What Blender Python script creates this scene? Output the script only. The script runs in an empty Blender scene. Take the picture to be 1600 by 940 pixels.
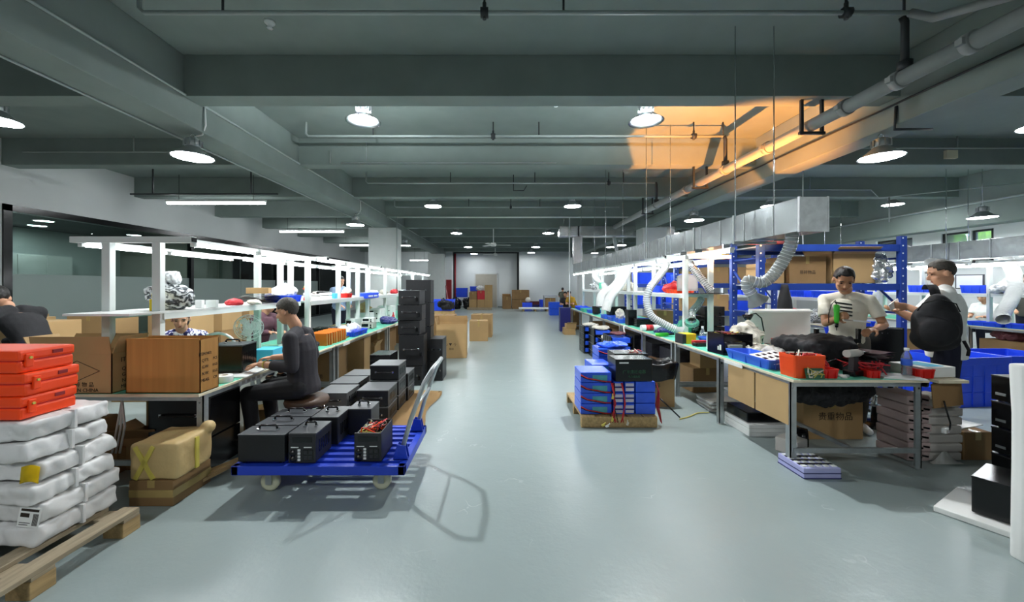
import bpy, bmesh, math, random
from mathutils import Vector, Matrix, Euler
from mathutils.bvhtree import BVHTree
PI = math.pi
S = bpy.context.scene
COL = S.collection
rnd = random.Random(7)

# ------------------------------------------------------------ camera, world, exposure
F = 600.0                    # focal length in pixels of the 1600 x 940 frame
VX, VY, EYE = 783.0, 446.0, 1.5
cam_data = bpy.data.cameras.new('camera')
cam = bpy.data.objects.new('camera', cam_data)
COL.objects.link(cam)
cam.location = (0, 0, EYE)
cam.rotation_euler = (PI / 2, 0, 0)
cam_data.sensor_width = 36.0
cam_data.lens = F / 1600 * 36
cam_data.shift_x = (800 - VX) / 1600
cam_data.shift_y = (VY - 470) / 1600
cam_data.clip_start = 0.05
S.camera = cam
world = bpy.data.worlds.new('world')
S.world = world
world.use_nodes = True
world.node_tree.nodes['Background'].inputs[0].default_value = (0.75, 0.88, 1.0, 1)
world.node_tree.nodes['Background'].inputs[1].default_value = 7.0
vs = S.view_settings
vs.view_transform = 'Standard'
vs.look = 'None'
vs.gamma = 1
vs.use_curve_mapping = False
vs.exposure = 0.5
S.cycles.use_denoising = True
S.cycles.max_bounces = 8
S.cycles.sample_clamp_indirect = 6.0
HIGHBAY, CORE, TUBE, BATTEN = 66.0, 4000.0, 30.0, 34.0
WARM = 1700.0

def gx(px, y): return (px - VX) * y / F
def gz(py, y): return EYE - (py - VY) * y / F

# ------------------------------------------------------------ materials (all procedural)
def lin(c):
    if isinstance(c, str):
        c = [int(c[i:i + 2], 16) / 255 for i in (0, 2, 4)]
    return tuple(v / 12.92 if v <= 0.04045 else ((v + 0.055) / 1.055) ** 2.4 for v in c) + (1.0,)

def mat(name, col, rough=0.5, metal=0.0, var=0.08, scale=6.0, bump=0.0, bscale=40.0, spec=0.5, trans=0.0, emit=0.0,
        ecol=None, stretch=None, coat=0.0, rvar=0.0, alpha=1.0, ior=1.45):
    m = bpy.data.materials.new(name)
    m.use_nodes = True
    nt = m.node_tree
    b = nt.nodes['Principled BSDF']
    c = lin(col)
    b.inputs['Roughness'].default_value = rough
    b.inputs['Metallic'].default_value = metal
    b.inputs['Specular IOR Level'].default_value = spec
    b.inputs['IOR'].default_value = ior
    b.inputs['Transmission Weight'].default_value = trans
    b.inputs['Coat Weight'].default_value = coat
    b.inputs['Alpha'].default_value = alpha
    b.inputs['Base Color'].default_value = c
    if var or bump or rvar:
        tc = nt.nodes.new('ShaderNodeTexCoord')
        mp = nt.nodes.new('ShaderNodeMapping')
        nt.links.new(tc.outputs['Object'], mp.inputs[0])
        if stretch: mp.inputs['Scale'].default_value = stretch
    if var or rvar:
        n = nt.nodes.new('ShaderNodeTexNoise')
        n.inputs['Scale'].default_value = scale
        n.inputs['Detail'].default_value = 5
        nt.links.new(mp.outputs[0], n.inputs['Vector'])
        r = nt.nodes.new('ShaderNodeMapRange')
        r.inputs[1].default_value, r.inputs[2].default_value = 0.3, 0.7
        r.inputs[3].default_value, r.inputs[4].default_value = 1 - var, 1 + var
        nt.links.new(n.outputs[0], r.inputs[0])
        mx = nt.nodes.new('ShaderNodeVectorMath')
        mx.operation = 'SCALE'
        mx.inputs[0].default_value = c[:3]
        nt.links.new(r.outputs[0], mx.inputs['Scale'])
        nt.links.new(mx.outputs[0], b.inputs['Base Color'])
        if rvar:
            r2 = nt.nodes.new('ShaderNodeMapRange')
            r2.inputs[1].default_value, r2.inputs[2].default_value = 0.3, 0.7
            r2.inputs[3].default_value, r2.inputs[4].default_value = rough - rvar, rough + rvar
            nt.links.new(n.outputs[0], r2.inputs[0])
            nt.links.new(r2.outputs[0], b.inputs['Roughness'])
    if bump:
        n2 = nt.nodes.new('ShaderNodeTexNoise')
        n2.inputs['Scale'].default_value = bscale
        n2.inputs['Detail'].default_value = 4
        nt.links.new(mp.outputs[0], n2.inputs['Vector'])
        bp = nt.nodes.new('ShaderNodeBump')
        bp.inputs['Strength'].default_value = bump
        bp.inputs['Distance'].default_value = 0.01
        nt.links.new(n2.outputs[0], bp.inputs['Height'])
        nt.links.new(bp.outputs[0], b.inputs['Normal'])
    if emit:
        b.inputs['Emission Color'].default_value = lin(ecol or col)
        b.inputs['Emission Strength'].default_value = emit
    return m

def film(name, tint, gloss=0.25, rough=0.1, body=0.0, bodycol='ffffff', bump=0.0, bscale=20):
    """thin clear sheet: tinted transparency + gloss + a little white body"""
    m = bpy.data.materials.new(name)
    m.use_nodes = True
    nt = m.node_tree
    nt.nodes.clear()
    o = nt.nodes.new('ShaderNodeOutputMaterial')
    t = nt.nodes.new('ShaderNodeBsdfTransparent'); t.inputs[0].default_value = lin(tint)
    g = nt.nodes.new('ShaderNodeBsdfGlossy'); g.inputs['Roughness'].default_value = rough
    d = nt.nodes.new('ShaderNodeBsdfDiffuse'); d.inputs[0].default_value = lin(bodycol)
    m1 = nt.nodes.new('ShaderNodeMixShader'); m1.inputs[0].default_value = body
    nt.links.new(t.outputs[0], m1.inputs[1]); nt.links.new(d.outputs[0], m1.inputs[2])
    m2 = nt.nodes.new('ShaderNodeMixShader')
    fr = nt.nodes.new('ShaderNodeLayerWeight'); fr.inputs[0].default_value = gloss
    nt.links.new(fr.outputs[0], m2.inputs[0])
    nt.links.new(m1.outputs[0], m2.inputs[1]); nt.links.new(g.outputs[0], m2.inputs[2])
    nt.links.new(m2.outputs[0], o.inputs[0])
    if bump:
        n2 = nt.nodes.new('ShaderNodeTexNoise'); n2.inputs['Scale'].default_value = bscale
        bp = nt.nodes.new('ShaderNodeBump'); bp.inputs['Strength'].default_value = bump; bp.inputs['Distance'].default_value = 0.02
        nt.links.new(n2.outputs[0], bp.inputs['Height'])
        for q in (g, d): nt.links.new(bp.outputs[0], q.inputs['Normal'])
    return m

def floor_material():
    m = mat('painted_floor', '929f9e', rough=0.3, var=0.012, scale=7, rvar=0.0, spec=0.42)
    nt = m.node_tree
    b = nt.nodes['Principled BSDF']
    tc = nt.nodes.new('ShaderNodeTexCoord')
    n = nt.nodes.new('ShaderNodeTexNoise'); n.inputs['Scale'].default_value = 3.0; n.inputs['Detail'].default_value = 5
    n3 = nt.nodes.new('ShaderNodeTexNoise'); n3.inputs['Scale'].default_value = 38.0; n3.inputs['Detail'].default_value = 2
    ad = nt.nodes.new('ShaderNodeMath'); ad.operation = 'MULTIPLY_ADD'; ad.inputs[1].default_value = 0.13
    for q in (n, n3): nt.links.new(tc.outputs['Object'], q.inputs['Vector'])
    nt.links.new(n3.outputs[0], ad.inputs[0]); nt.links.new(n.outputs[0], ad.inputs[2])
    # thin pale scuff lines, only in patches
    s1 = nt.nodes.new('ShaderNodeTexNoise'); s1.inputs['Scale'].default_value = 1.7; s1.inputs['Detail'].default_value = 4
    s2 = nt.nodes.new('ShaderNodeTexNoise'); s2.inputs['Scale'].default_value = 2.6
    for q in (s1, s2): nt.links.new(tc.outputs['Object'], q.inputs['Vector'])
    d = nt.nodes.new('ShaderNodeMath'); d.operation = 'SUBTRACT'; d.inputs[1].default_value = 0.5; nt.links.new(s1.outputs[0], d.inputs[0])
    a = nt.nodes.new('ShaderNodeMath'); a.operation = 'ABSOLUTE'; nt.links.new(d.outputs[0], a.inputs[0])
    r1 = nt.nodes.new('ShaderNodeMapRange'); r1.inputs[1].default_value = 0.0; r1.inputs[2].default_value = 0.006; r1.inputs[3].default_value = 1; r1.inputs[4].default_value = 0; nt.links.new(a.outputs[0], r1.inputs[0])
    r2 = nt.nodes.new('ShaderNodeMapRange'); r2.inputs[1].default_value = 0.58; r2.inputs[2].default_value = 0.72; r2.inputs[3].default_value = 0; r2.inputs[4].default_value = 0.4; nt.links.new(s2.outputs[0], r2.inputs[0])
    mu = nt.nodes.new('ShaderNodeMath'); mu.operation = 'MULTIPLY'; nt.links.new(r1.outputs[0], mu.inputs[0]); nt.links.new(r2.outputs[0], mu.inputs[1])
    mxc = nt.nodes.new('ShaderNodeMix'); mxc.data_type = 'RGBA'; mxc.inputs[7].default_value = lin('dfe6e5')
    src = b.inputs['Base Color'].links[0].from_socket
    nt.links.new(src, mxc.inputs[6]); nt.links.new(mu.outputs[0], mxc.inputs[0]); nt.links.new(mxc.outputs[2], b.inputs['Base Color'])
    bp = nt.nodes.new('ShaderNodeBump'); bp.inputs['Strength'].default_value = 0.2; bp.inputs['Distance'].default_value = 0.03
    nt.links.new(ad.outputs[0], bp.inputs['Height']); nt.links.new(bp.outputs[0], b.inputs['Normal'])
    return m

def wood_material(name, col, rough=0.65, var=0.25):
    return mat(name, col, rough=rough, var=var, scale=5, stretch=(9, 1, 9), bump=0.15, bscale=12)

def floral_material():
    m = mat('floral_print', 'e8e8ee', rough=0.8, var=0)
    nt = m.node_tree; b = nt.nodes['Principled BSDF']
    tc = nt.nodes.new('ShaderNodeTexCoord')
    v = nt.nodes.new('ShaderNodeTexVoronoi'); v.inputs['Scale'].default_value = 38
    nt.links.new(tc.outputs['Object'], v.inputs['Vector'])
    r = nt.nodes.new('ShaderNodeValToRGB')
    e = r.color_ramp.elements
    e[0].position, e[0].color = 0.0, lin('23244f')
    e[1].position, e[1].color = 1.0, lin('f0f0f2')
    x = e.new(0.42); x.color = lin('4a4c8c')
    x = e.new(0.5); x.color = lin('eeeef2')
    r.color_ramp.interpolation = 'CONSTANT'
    n = nt.nodes.new('ShaderNodeTexNoise'); n.inputs['Scale'].default_value = 30
    nt.links.new(tc.outputs['Object'], n.inputs['Vector'])
    nt.links.new(n.outputs[0], r.inputs[0]); nt.links.new(r.outputs[0], b.inputs['Base Color'])
    return m

def zebra_material():
    m = mat('dark_crinkled_film', 'c8cccf', rough=0.2, var=0, bump=1.0, bscale=24)
    nt = m.node_tree; b = nt.nodes['Principled BSDF']
    tc = nt.nodes.new('ShaderNodeTexCoord')
    w = nt.nodes.new('ShaderNodeTexWave'); w.bands_direction = 'Z'
    w.inputs['Scale'].default_value = 7; w.inputs['Distortion'].default_value = 16; w.inputs['Detail'].default_value = 3; w.inputs['Detail Scale'].default_value = 1.6
    nt.links.new(tc.outputs['Object'], w.inputs['Vector'])
    r = nt.nodes.new('ShaderNodeValToRGB')
    e = r.color_ramp.elements
    e[0].position, e[0].color = 0.15, lin('3f4347'); e[1].position, e[1].color = 0.85, lin('d8dcde')
    nt.links.new(w.outputs[0], r.inputs[0]); nt.links.new(r.outputs[0], b.inputs['Base Color'])
    return m

def stripe_material(name, c1, c2, n=60, axis=2):
    m = mat(name, c1, rough=0.8, var=0)
    nt = m.node_tree; b = nt.nodes['Principled BSDF']
    tc = nt.nodes.new('ShaderNodeTexCoord')
    w = nt.nodes.new('ShaderNodeTexWave'); w.inputs['Scale'].default_value = n / 6.28; w.bands_direction = 'XYZ'[axis]
    nt.links.new(tc.outputs['Object'], w.inputs['Vector'])
    r = nt.nodes.new('ShaderNodeMix'); r.data_type = 'RGBA'
    r.inputs[6].default_value = lin(c1); r.inputs[7].default_value = lin(c2)
    nt.links.new(w.outputs[0], r.inputs[0]); nt.links.new(r.outputs[2], b.inputs['Base Color'])
    return m

M = dict(
    floor=floor_material(),
    ceiling=mat('ceiling_paint', '7d8884', rough=0.75, var=0.06, scale=2.5),
    wall=mat('wall_paint', 'c3c6c6', rough=0.8, var=0.03, scale=1.5),
    far_wall=mat('far_wall_paint', 'd0d6d6', rough=0.75, var=0.03, scale=1.0),
    column=mat('column_paint', 'c6cac8', rough=0.75, var=0.03),
    conduit=mat('conduit_paint', '9aa3a1', rough=0.5, var=0.05),
    pipe=mat('pipe_paint', '8b8f8d', rough=0.45, var=0.1, scale=4),
    dark_iron=mat('dark_iron', '35383a', rough=0.5, metal=0.3),
    white_frame=mat('white_frame', 'd8dfdc', rough=0.4, var=0.03),
    white=mat('white_plastic', 'e8eae8', rough=0.4, var=0.03),
    cream=mat('cream_edge', 'ddd3b8', rough=0.6),
    green=mat('green_mat', '5cbfa2', rough=0.45, var=0.06),
    green2=mat('green_mat_worn', '5fb39c', rough=0.5, var=0.1),
    steel=mat('galvanised_steel', 'b4babb', rough=0.38, metal=0.75, var=0.1, scale=14),
    chrome=mat('chrome', 'd5d8da', rough=0.12, metal=1.0, var=0),
    duct_end_lit=mat('duct_end_lit_sheet', 'eef1f1', rough=0.45, metal=0.15, var=0.12, scale=16),  # duct's galvanised sheet, lamp light on the end face put into its colour
    duct=mat('duct_galvanised', '9fa5a6', rough=0.22, metal=0.92, var=0.16, scale=9, bump=0.12, bscale=6),
    foil=mat('aluminium_foil', 'd2d5d5', rough=0.2, metal=0.9, var=0.1, bump=0.8, bscale=30),
    hose=film('clear_hose', 'eef2f2', gloss=0.45, rough=0.15, body=0.45, bodycol='dfe5e4'),
    hose_wire=mat('hose_wire', 'e5e8e8', rough=0.35, metal=0.3, var=0),
    foilhose=mat('foil_hose', 'cfd3d3', rough=0.25, metal=0.85, var=0.12, scale=20),
    black=mat('black_powder_coat', '1d1e20', rough=0.45, var=0.08),
    black2=mat('black_case_top', '393c40', rough=0.4, var=0.06),
    charcoal=mat('charcoal_case', '66686a', rough=0.42, var=0.06),
    gloss=mat('black_gloss', '0d0e10', rough=0.2, var=0),
    dark=mat('dark_plastic', '2a2b2e', rough=0.5),
    rubber=mat('cream_rubber', 'cfd0b4', rough=0.6, var=0.06),
    screen=mat('dark_screen', '14181a', rough=0.15, var=0),
    card=mat('cardboard', 'a98a5e', rough=0.8, var=0.07, scale=3, bump=0.05),
    card2=mat('cardboard_orange', 'b07f42', rough=0.75, var=0.1, scale=4, stretch=(7, 7, 0.3)),
    card3=mat('cardboard_brown', '8b6d47', rough=0.8, var=0.1, scale=3),
    card4=mat('cardboard_light', 'b99a6c', rough=0.8, var=0.07, scale=3),
    card_in=mat('cardboard_inside', '7c6443', rough=0.85, var=0.06),
    ink=mat('black_ink', '2c241b', rough=0.8, var=0),
    paper=mat('paper_wrap', 'c2a875', rough=0.55, var=0.12, scale=5, bump=0.5, bscale=18),
    tape=mat('packing_tape', 'b39a62', rough=0.25, var=0.1),
    tapey=mat('yellow_tape', 'cfc05a', rough=0.35, var=0.1),
    orange=mat('orange_plastic', 'fb4a14', rough=0.4, var=0.04),
    orange2=mat('orange_panel', 'e2761f', rough=0.55, var=0.08),
    bin_orange=mat('orange_bin', 'f04e17', rough=0.4, var=0.04),
    red=mat('red_plastic', 'cf2019', rough=0.4, var=0.05),
    redw=mat('red_wire', 'b8242c', rough=0.5, var=0.1),
    darkred=mat('dark_red', '8d1c22', rough=0.5),
    maroon=mat('maroon_board', '5e2b30', rough=0.55, var=0.2, scale=12),
    yellow=mat('yellow_plastic', 'dcc221', rough=0.45, var=0.05),
    blue=mat('blue_plastic', '2350ea', rough=0.4, var=0.05),
    blue_tray=mat('blue_tray', '3a68dc', rough=0.4, var=0.05),
    cart_blue=mat('cart_blue', '1d3fbe', rough=0.4, var=0.06),
    rack_blue=mat('rack_blue', '203d8c', rough=0.4, var=0.05),
    cell_blue=mat('battery_wrap', '2d5be0', rough=0.22, var=0.08, scale=12, bump=0.25, bscale=25),
    cell_dark=mat('battery_navy', '262a6b', rough=0.3),
    cell_label=mat('battery_label', '4a9ba8', rough=0.4, var=0.1, scale=30),
    cell_end=mat('battery_end', 'c9c7d6', rough=0.4, var=0.1),
    cellw=mat('cell_pale', 'b2b4e2', rough=0.4, var=0.05),
    bag=mat('woven_bag', 'd9d9d8', rough=0.5, var=0.05, scale=8, bump=0.6, bscale=7),
    bagdark=mat('black_bag', '141416', rough=0.22, var=0, bump=0.8, bscale=14),
    crinkle=mat('crinkled_film', 'e2e6e8', rough=0.2, var=0.2, scale=25, bump=1.0, bscale=28),
    crinkle2=zebra_material(),
    pallet=wood_material('pallet_wood', '9a8c74'),
    pallet2=wood_material('pallet_wood_new', 'a98e62'),
    foam=mat('white_foam', 'e4e5e2', rough=0.75, var=0.03),
    foamp=mat('pinkish_foam', 'b09c99', rough=0.85, var=0.1),
    foamg=mat('grey_foam', 'b5b1ab', rough=0.85, var=0.06),
    cloth=mat('pale_cloth', 'd3cfc2', rough=0.9, var=0.08, bump=0.3, bscale=20),
    jacket=mat('black_cloth', '1b1b1e', rough=0.8, var=0.15, bump=0.4, bscale=16),
    shirt=mat('charcoal_shirt', '2e2c31', rough=0.85, var=0.12, bump=0.5, bscale=13),
    tee=mat('cream_tee', 'd2cdbd', rough=0.9, var=0.05, bump=0.5, bscale=14),
    tee2=mat('white_tee', 'e2e5e2', rough=0.9, var=0.03, bump=0.5, bscale=12),
    navy=mat('navy_trousers', '14172a', rough=0.85, var=0.1),
    greyt=mat('grey_trousers', '4f4c48', rough=0.85, var=0.1),
    plaid=stripe_material('plaid', '6c4652', '46303a', 160),
    bluesh=mat('blue_shirt', '8fa5c2', rough=0.85),
    yel_sh=mat('yellow_shirt', 'b8902c', rough=0.85),
    olive=mat('olive_shirt', '56594c', rough=0.85),
    floral=floral_material(),
    skin=mat('skin', 'c39274', rough=0.5, var=0.05, scale=9),
    skin2=mat('skin_tan', 'a97857', rough=0.5, var=0.05, scale=9),
    lips=mat('lips', '9a5a4c', rough=0.5, var=0),
    eye=mat('eye', '1a1412', rough=0.2, var=0),
    hair=mat('black_hair', '15120f', rough=0.5, var=0.3, scale=40, bump=0.5, bscale=80),
    hair2=mat('grey_hair', '3e3a34', rough=0.6, var=0.35, scale=50, bump=0.5, bscale=90),
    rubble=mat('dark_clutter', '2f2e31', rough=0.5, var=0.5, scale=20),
    lime=mat('lime_plastic', '46c83a', rough=0.4, var=0.04),
    cyan=mat('cyan_print', '4db3d6', rough=0.5, var=0.05),
    pcb=mat('circuit_board', '2d5f43', rough=0.4, var=0.2, scale=40),
    water=film('water_bottle', 'dfe8f2', gloss=0.35, rough=0.05, body=0.25, bodycol='dfe8f4'),
    glass=film('dark_glass', 'b8c6c2', gloss=0.18, rough=0.02, body=0.04, bodycol='5c6a68'),
    frost=film('frosted_film', 'bcc8c5', gloss=0.1, rough=0.3, body=0.6, bodycol='a9b5b2'),
    door=mat('door_paint', 'aaa699', rough=0.6, var=0.03),
    pipe_red=mat('red_pipe', '8f1f2b', rough=0.45),
    lens=mat('lamp_lens', 'eef6ff', rough=0.4, var=0, emit=HIGHBAY, ecol='f8fcff'),
    core=mat('lamp_core', 'ffffff', rough=0.4, var=0, emit=CORE, ecol='f9fdff'),
    tube=mat('tube_glow', 'ffffff', rough=0.4, var=0, emit=TUBE, ecol='f8fdff'),
    batten=mat('batten_glow', 'ffffff', rough=0.4, var=0, emit=BATTEN, ecol='f8fdff'),
    bulb=mat('added_warm_bulb', 'ffb060', rough=0.4, var=0, emit=12, ecol='ff9a3c'),
    acrylic=film('lamp_acrylic', 'e6ecee', gloss=0.4, rough=0.12, body=0.35, bodycol='c8d2d6'),
    stool=mat('worn_brown_vinyl', '4a3628', rough=0.5, var=0.15),
    leaf=mat('outside_leaves', '8cb822', rough=0.7, var=0.6, scale=6),
)

# ------------------------------------------------------------ mesh building
class MB:
    def __init__(s): s.bm = bmesh.new(); s.mi = 0
    def _new(s, verts, faces):
        vs_ = [s.bm.verts.new(v) for v in verts]
        out = []
        for f in faces:
            try:
                fc = s.bm.faces.new([vs_[i] for i in f]); fc.material_index = s.mi; out.append(fc)
            except ValueError: pass
        return vs_, out
    def box(s, x0, x1, y0, y1, z0, z1, bv=0.0, mx=None):
        v = [Vector((x, y, z)) for z in (z0, z1) for y in (y0, y1) for x in (x0, x1)]
        if mx is not None: v = [mx @ p for p in v]
        vv, ff = s._new(v, [(0, 2, 3, 1), (4, 5, 7, 6), (0, 1, 5, 4), (2, 6, 7, 3), (0, 4, 6, 2), (1, 3, 7, 5)])
        if bv:
            ed = list({e for f in ff for e in f.edges})
            r = bmesh.ops.bevel(s.bm, geom=ed, offset=bv, segments=2, affect='EDGES', profile=0.6)
            for f in r['faces']: f.material_index = s.mi
        return s
    def cbox(s, c, d, rz=0.0, bv=0.0, rx=0.0, ry=0.0):
        m = Matrix.Translation(c) @ Euler((rx, ry, rz)).to_matrix().to_4x4()
        return s.box(-d[0] / 2, d[0] / 2, -d[1] / 2, d[1] / 2, -d[2] / 2, d[2] / 2, bv, m)
    def cyl(s, p0, p1, r0, r1=None, n=10, cap=True):
        return s.tube([p0, p1], [r0, r0 if r1 is None else r1], n, cap)
    def tube(s, pts, r, n=8, cap=True, closed=False):
        pts = [Vector(p) for p in pts]
        k = len(pts)
        rs = r if isinstance(r, (list, tuple)) else [r] * k
        rings, up = [], None
        for i, p in enumerate(pts):
            a = pts[i - 1] if (i > 0 or closed) else p
            b = pts[(i + 1) % k] if (i < k - 1 or closed) else p
            t = (b - a)
            if t.length < 1e-9: t = Vector((0, 0, 1))
            t.normalize()
            if up is None:
                up = Vector((0, 0, 1)) if abs(t.z) < 0.9 else Vector((1, 0, 0))
            u = t.cross(up)
            if u.length < 1e-6: u = t.orthogonal()
            u.normalize(); w = u.cross(t).normalized(); up = w
            rings.append([s.bm.verts.new(p + (u * math.cos(q) + w * math.sin(q)) * rs[i]) for q in [2 * PI * j / n for j in range(n)]])
        m = k if closed else k - 1
        for i in range(m):
            A, B = rings[i], rings[(i + 1) % k]
            for j in range(n):
                f = s.bm.faces.new((A[j], A[(j + 1) % n], B[(j + 1) % n], B[j])); f.material_index = s.mi; f.smooth = True
        if cap and not closed:
            for R in (rings[0][::-1], rings[-1]):
                f = s.bm.faces.new(R); f.material_index = s.mi
        return s
    def lathe(s, prof, c=(0, 0, 0), n=20, mx=None, smooth=True):
        c = Vector(c)
        rings = []
        for r, z in prof:
            if r < 1e-6: rings.append([Vector((0, 0, z))])
            else: rings.append([Vector((r * math.cos(2 * PI * j / n), r * math.sin(2 * PI * j / n), z)) for j in range(n)])
        f_ = (lambda p: (mx @ p) + c) if mx is not None else (lambda p: p + c)
        R = [[s.bm.verts.new(f_(p)) for p in q] for q in rings]
        for A, B in zip(R, R[1:]):
            for j in range(n):
                a = [A[j % len(A)], A[(j + 1) % len(A)], B[(j + 1) % len(B)], B[j % len(B)]]
                u = []
                for q in a:
                    if q not in u: u.append(q)
                if len(u) > 2:
                    f = s.bm.faces.new(u); f.material_index = s.mi; f.smooth = smooth
        return s
    def ball(s, c, r, n=12, m=8, mx=None):
        r = (r, r, r) if not isinstance(r, (tuple, list)) else r
        X = Matrix.Translation(c) @ (mx.to_4x4() if mx is not None else Matrix.Identity(4)) @ Matrix.Diagonal((*r, 1))
        g = bmesh.ops.create_uvsphere(s.bm, u_segments=n, v_segments=m, radius=1, matrix=X)
        for f in {f for v in g['verts'] for f in v.link_faces}: f.smooth = True; f.material_index = s.mi
        return s
    def loft(s, rings, cap=True):
        """rings: lists of points with equal count"""
        R = [[s.bm.verts.new(Vector(p)) for p in q] for q in rings]
        n = len(R[0])
        for A, B in zip(R, R[1:]):
            for j in range(n):
                f = s.bm.faces.new((A[j], A[(j + 1) % n], B[(j + 1) % n], B[j])); f.material_index = s.mi; f.smooth = True
        if cap:
            for q in (R[0][::-1], R[-1]):
                f = s.bm.faces.new(q); f.material_index = s.mi
        return s
    def prism(s, poly, y0, y1, axis='y'):
        """poly in (x,z) extruded along y, or in (x,y) along z, or (y,z) along x"""
        k = len(poly)
        mk = {'y': lambda p, t: (p[0], t, p[1]), 'z': lambda p, t: (p[0], p[1], t), 'x': lambda p, t: (t, p[0], p[1])}[axis]
        v = [mk(p, y0) for p in poly] + [mk(p, y1) for p in poly]
        s._new(v, [tuple(range(k))[::-1], tuple(range(k, 2 * k))] + [(i, (i + 1) % k, (i + 1) % k + k, i + k) for i in range(k)])
        return s
    def sheet(s, nx, ny, fn, th=0.0):
        """grid surface fn(u,v)->point, thickened downward by th"""
        P = [[Vector(fn(i / nx, j / ny)) for i in range(nx + 1)] for j in range(ny + 1)]
        V = [[s.bm.verts.new(p) for p in q] for q in P]
        fs = []
        for j in range(ny):
            for i in range(nx):
                f = s.bm.faces.new((V[j][i], V[j][i + 1], V[j + 1][i + 1], V[j + 1][i])); f.smooth = True; f.material_index = s.mi; fs.append(f)
        if th: bmesh.ops.solidify(s.bm, geom=fs, thickness=th)
        return s
    def shake(s, a, seed=1, f=9.0):
        from mathutils import noise
        for v in s.bm.verts:
            v.co += noise.noise_vector(v.co * f + Vector((seed * 3.1, seed, 0))) * a
        return s
    def sub(s, cuts=2):
        bmesh.ops.subdivide_edges(s.bm, edges=s.bm.edges[:], cuts=cuts, use_grid_fill=True)
        return s
    def build(s, name, m, parent=None, smooth=None, keep_normals=False):
        if not keep_normals: bmesh.ops.recalc_face_normals(s.bm, faces=s.bm.faces)
        if smooth is not None:
            for f in s.bm.faces: f.smooth = smooth
        me = bpy.data.meshes.new(name)
        s.bm.to_mesh(me); s.bm.free()
        for q in (m if isinstance(m, (list, tuple)) else [m]):
            me.materials.append(M[q] if isinstance(q, str) else q)
        o = bpy.data.objects.new(name, me)
        COL.objects.link(o)
        if parent is not None: o.parent = parent
        return o

LABELS = set()
def tag(o, label=None, cat=None, group=None, kind=None):
    if label: o['label'] = label
    if cat: o['category'] = cat
    if group: o['group'] = group
    if kind: o['kind'] = kind
    return o
def empty(name, loc, rz=0.0, label=None, cat=None, group=None):
    o = bpy.data.objects.new(name, None)
    COL.objects.link(o)
    o.location = loc; o.rotation_euler = (0, 0, rz); o.empty_display_size = 0.1
    return tag(o, label, cat, group)
def kids(o): return [c for c in COL.objects if c.parent == o]
CH = {}
def copy_tree(o, loc=None, rz=None, label=None, parent=None, group=None):
    c = o.copy(); COL.objects.link(c)
    if parent is not None: c.parent = parent
    if loc is not None: c.location = loc
    if rz is not None: c.rotation_euler = (0, 0, rz)
    if label: c['label'] = label
    if group: c['group'] = group
    for q in list(o.children): copy_tree(q, parent=c)
    return c
def structure(o): o['kind'] = 'structure'; return o
def text(s_, size, loc, rot, m, parent, name='printed_text', ext=0.0006, align='CENTER', sx=1.0):
    cu = bpy.data.curves.new(name, 'FONT')
    cu.body = s_; cu.size = size; cu.extrude = ext; cu.align_x = align; cu.align_y = 'CENTER'
    cu.resolution_u = 2
    cu.materials.append(M[m])
    o = bpy.data.objects.new(name, cu)
    COL.objects.link(o)
    me = bpy.data.meshes.new_from_object(o)
    bpy.data.objects.remove(o); bpy.data.curves.remove(cu)
    me.name = name
    for v in me.vertices: v.co.x *= sx
    o = bpy.data.objects.new(name, me); COL.objects.link(o)
    o.parent = parent; o.location = loc; o.rotation_euler = rot
    return o
FRONT = (PI / 2, 0, 0)            # text that faces the camera (-y)
RIGHT = (PI / 2, 0, PI / 2)       # text that faces +x
LEFT = (PI / 2, 0, -PI / 2)       # text that faces -x
NTH = ['first', 'second', 'third', 'fourth', 'fifth', 'sixth', 'seventh', 'eighth', 'ninth', 'tenth', 'eleventh', 'twelfth', 'thirteenth', 'fourteenth']
# ------------------------------------------------------------ the building
SLAB, SOFFIT, GIRD = 4.18, 3.70, 3.39
XL, XR, YB, YF = -9.1, 11.8, -4.0, 26.5
def slab_box(name, m, *boxes, bv=0.0):
    b = MB()
    for q in boxes: b.box(*q, bv=bv)
    return structure(b.build(name, m))
slab_box('floor', 'floor', (-13.6, 12.0, YB, 27, -0.15, 0))
slab_box('ceiling', 'ceiling', (-13.6, 12.0, YB, 27, SLAB, SLAB + 0.15))
slab_box('wall_left', 'wall', (XL - 0.15, XL, YB, 7.0, 0, SLAB), (XL - 0.15, XL, 7.0, 23.0, 2.99, SLAB), (XL - 0.15, XL, 23.0, 27, 0, SLAB))
slab_box('wall_back', 'wall', (-13.6, 12.0, YB - 0.15, YB, 0, SLAB))
slab_box('wall_far', 'far_wall', (-13.6, -3.29, 25.6, 26.6, 0, SLAB), (1.56, 12.0, 25.6, 26.6, 0, SLAB), (-3.29, 1.56, 26.5, 26.65, 0, SLAB))
slab_box('wall_right', 'wall', (XR, XR + 0.15, YB, 9.2, 0, SLAB), (XR, XR + 0.15, 12.1, 27, 0, SLAB), (XR, XR + 0.15, 9.2, 12.1, 0, 2.1), (XR, XR + 0.15, 9.2, 12.1, 2.88, SLAB))
BEAM_Y = [-0.6, 1.93, 4.46, 6.99, 9.52, 12.2, 14.62, 17.15, 19.65, 22.2, 24.7]
for i, y in enumerate(BEAM_Y):
    slab_box('beam_%d' % (i + 1), 'ceiling', (XL, XR, y, y + 0.26, SOFFIT, SLAB), bv=0.008)
slab_box('girder_beam_left', 'ceiling', (-4.1, -3.685, YB, 25.6, GIRD, SLAB), bv=0.012)
slab_box('girder_beam_right', 'ceiling', (4.64, 4.99, YB, 25.6, GIRD, SLAB), bv=0.012)
slab_box('perimeter_beam_right', 'ceiling', (11.35, XR, YB, 25.6, 2.95, SLAB), bv=0.012)
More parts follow.
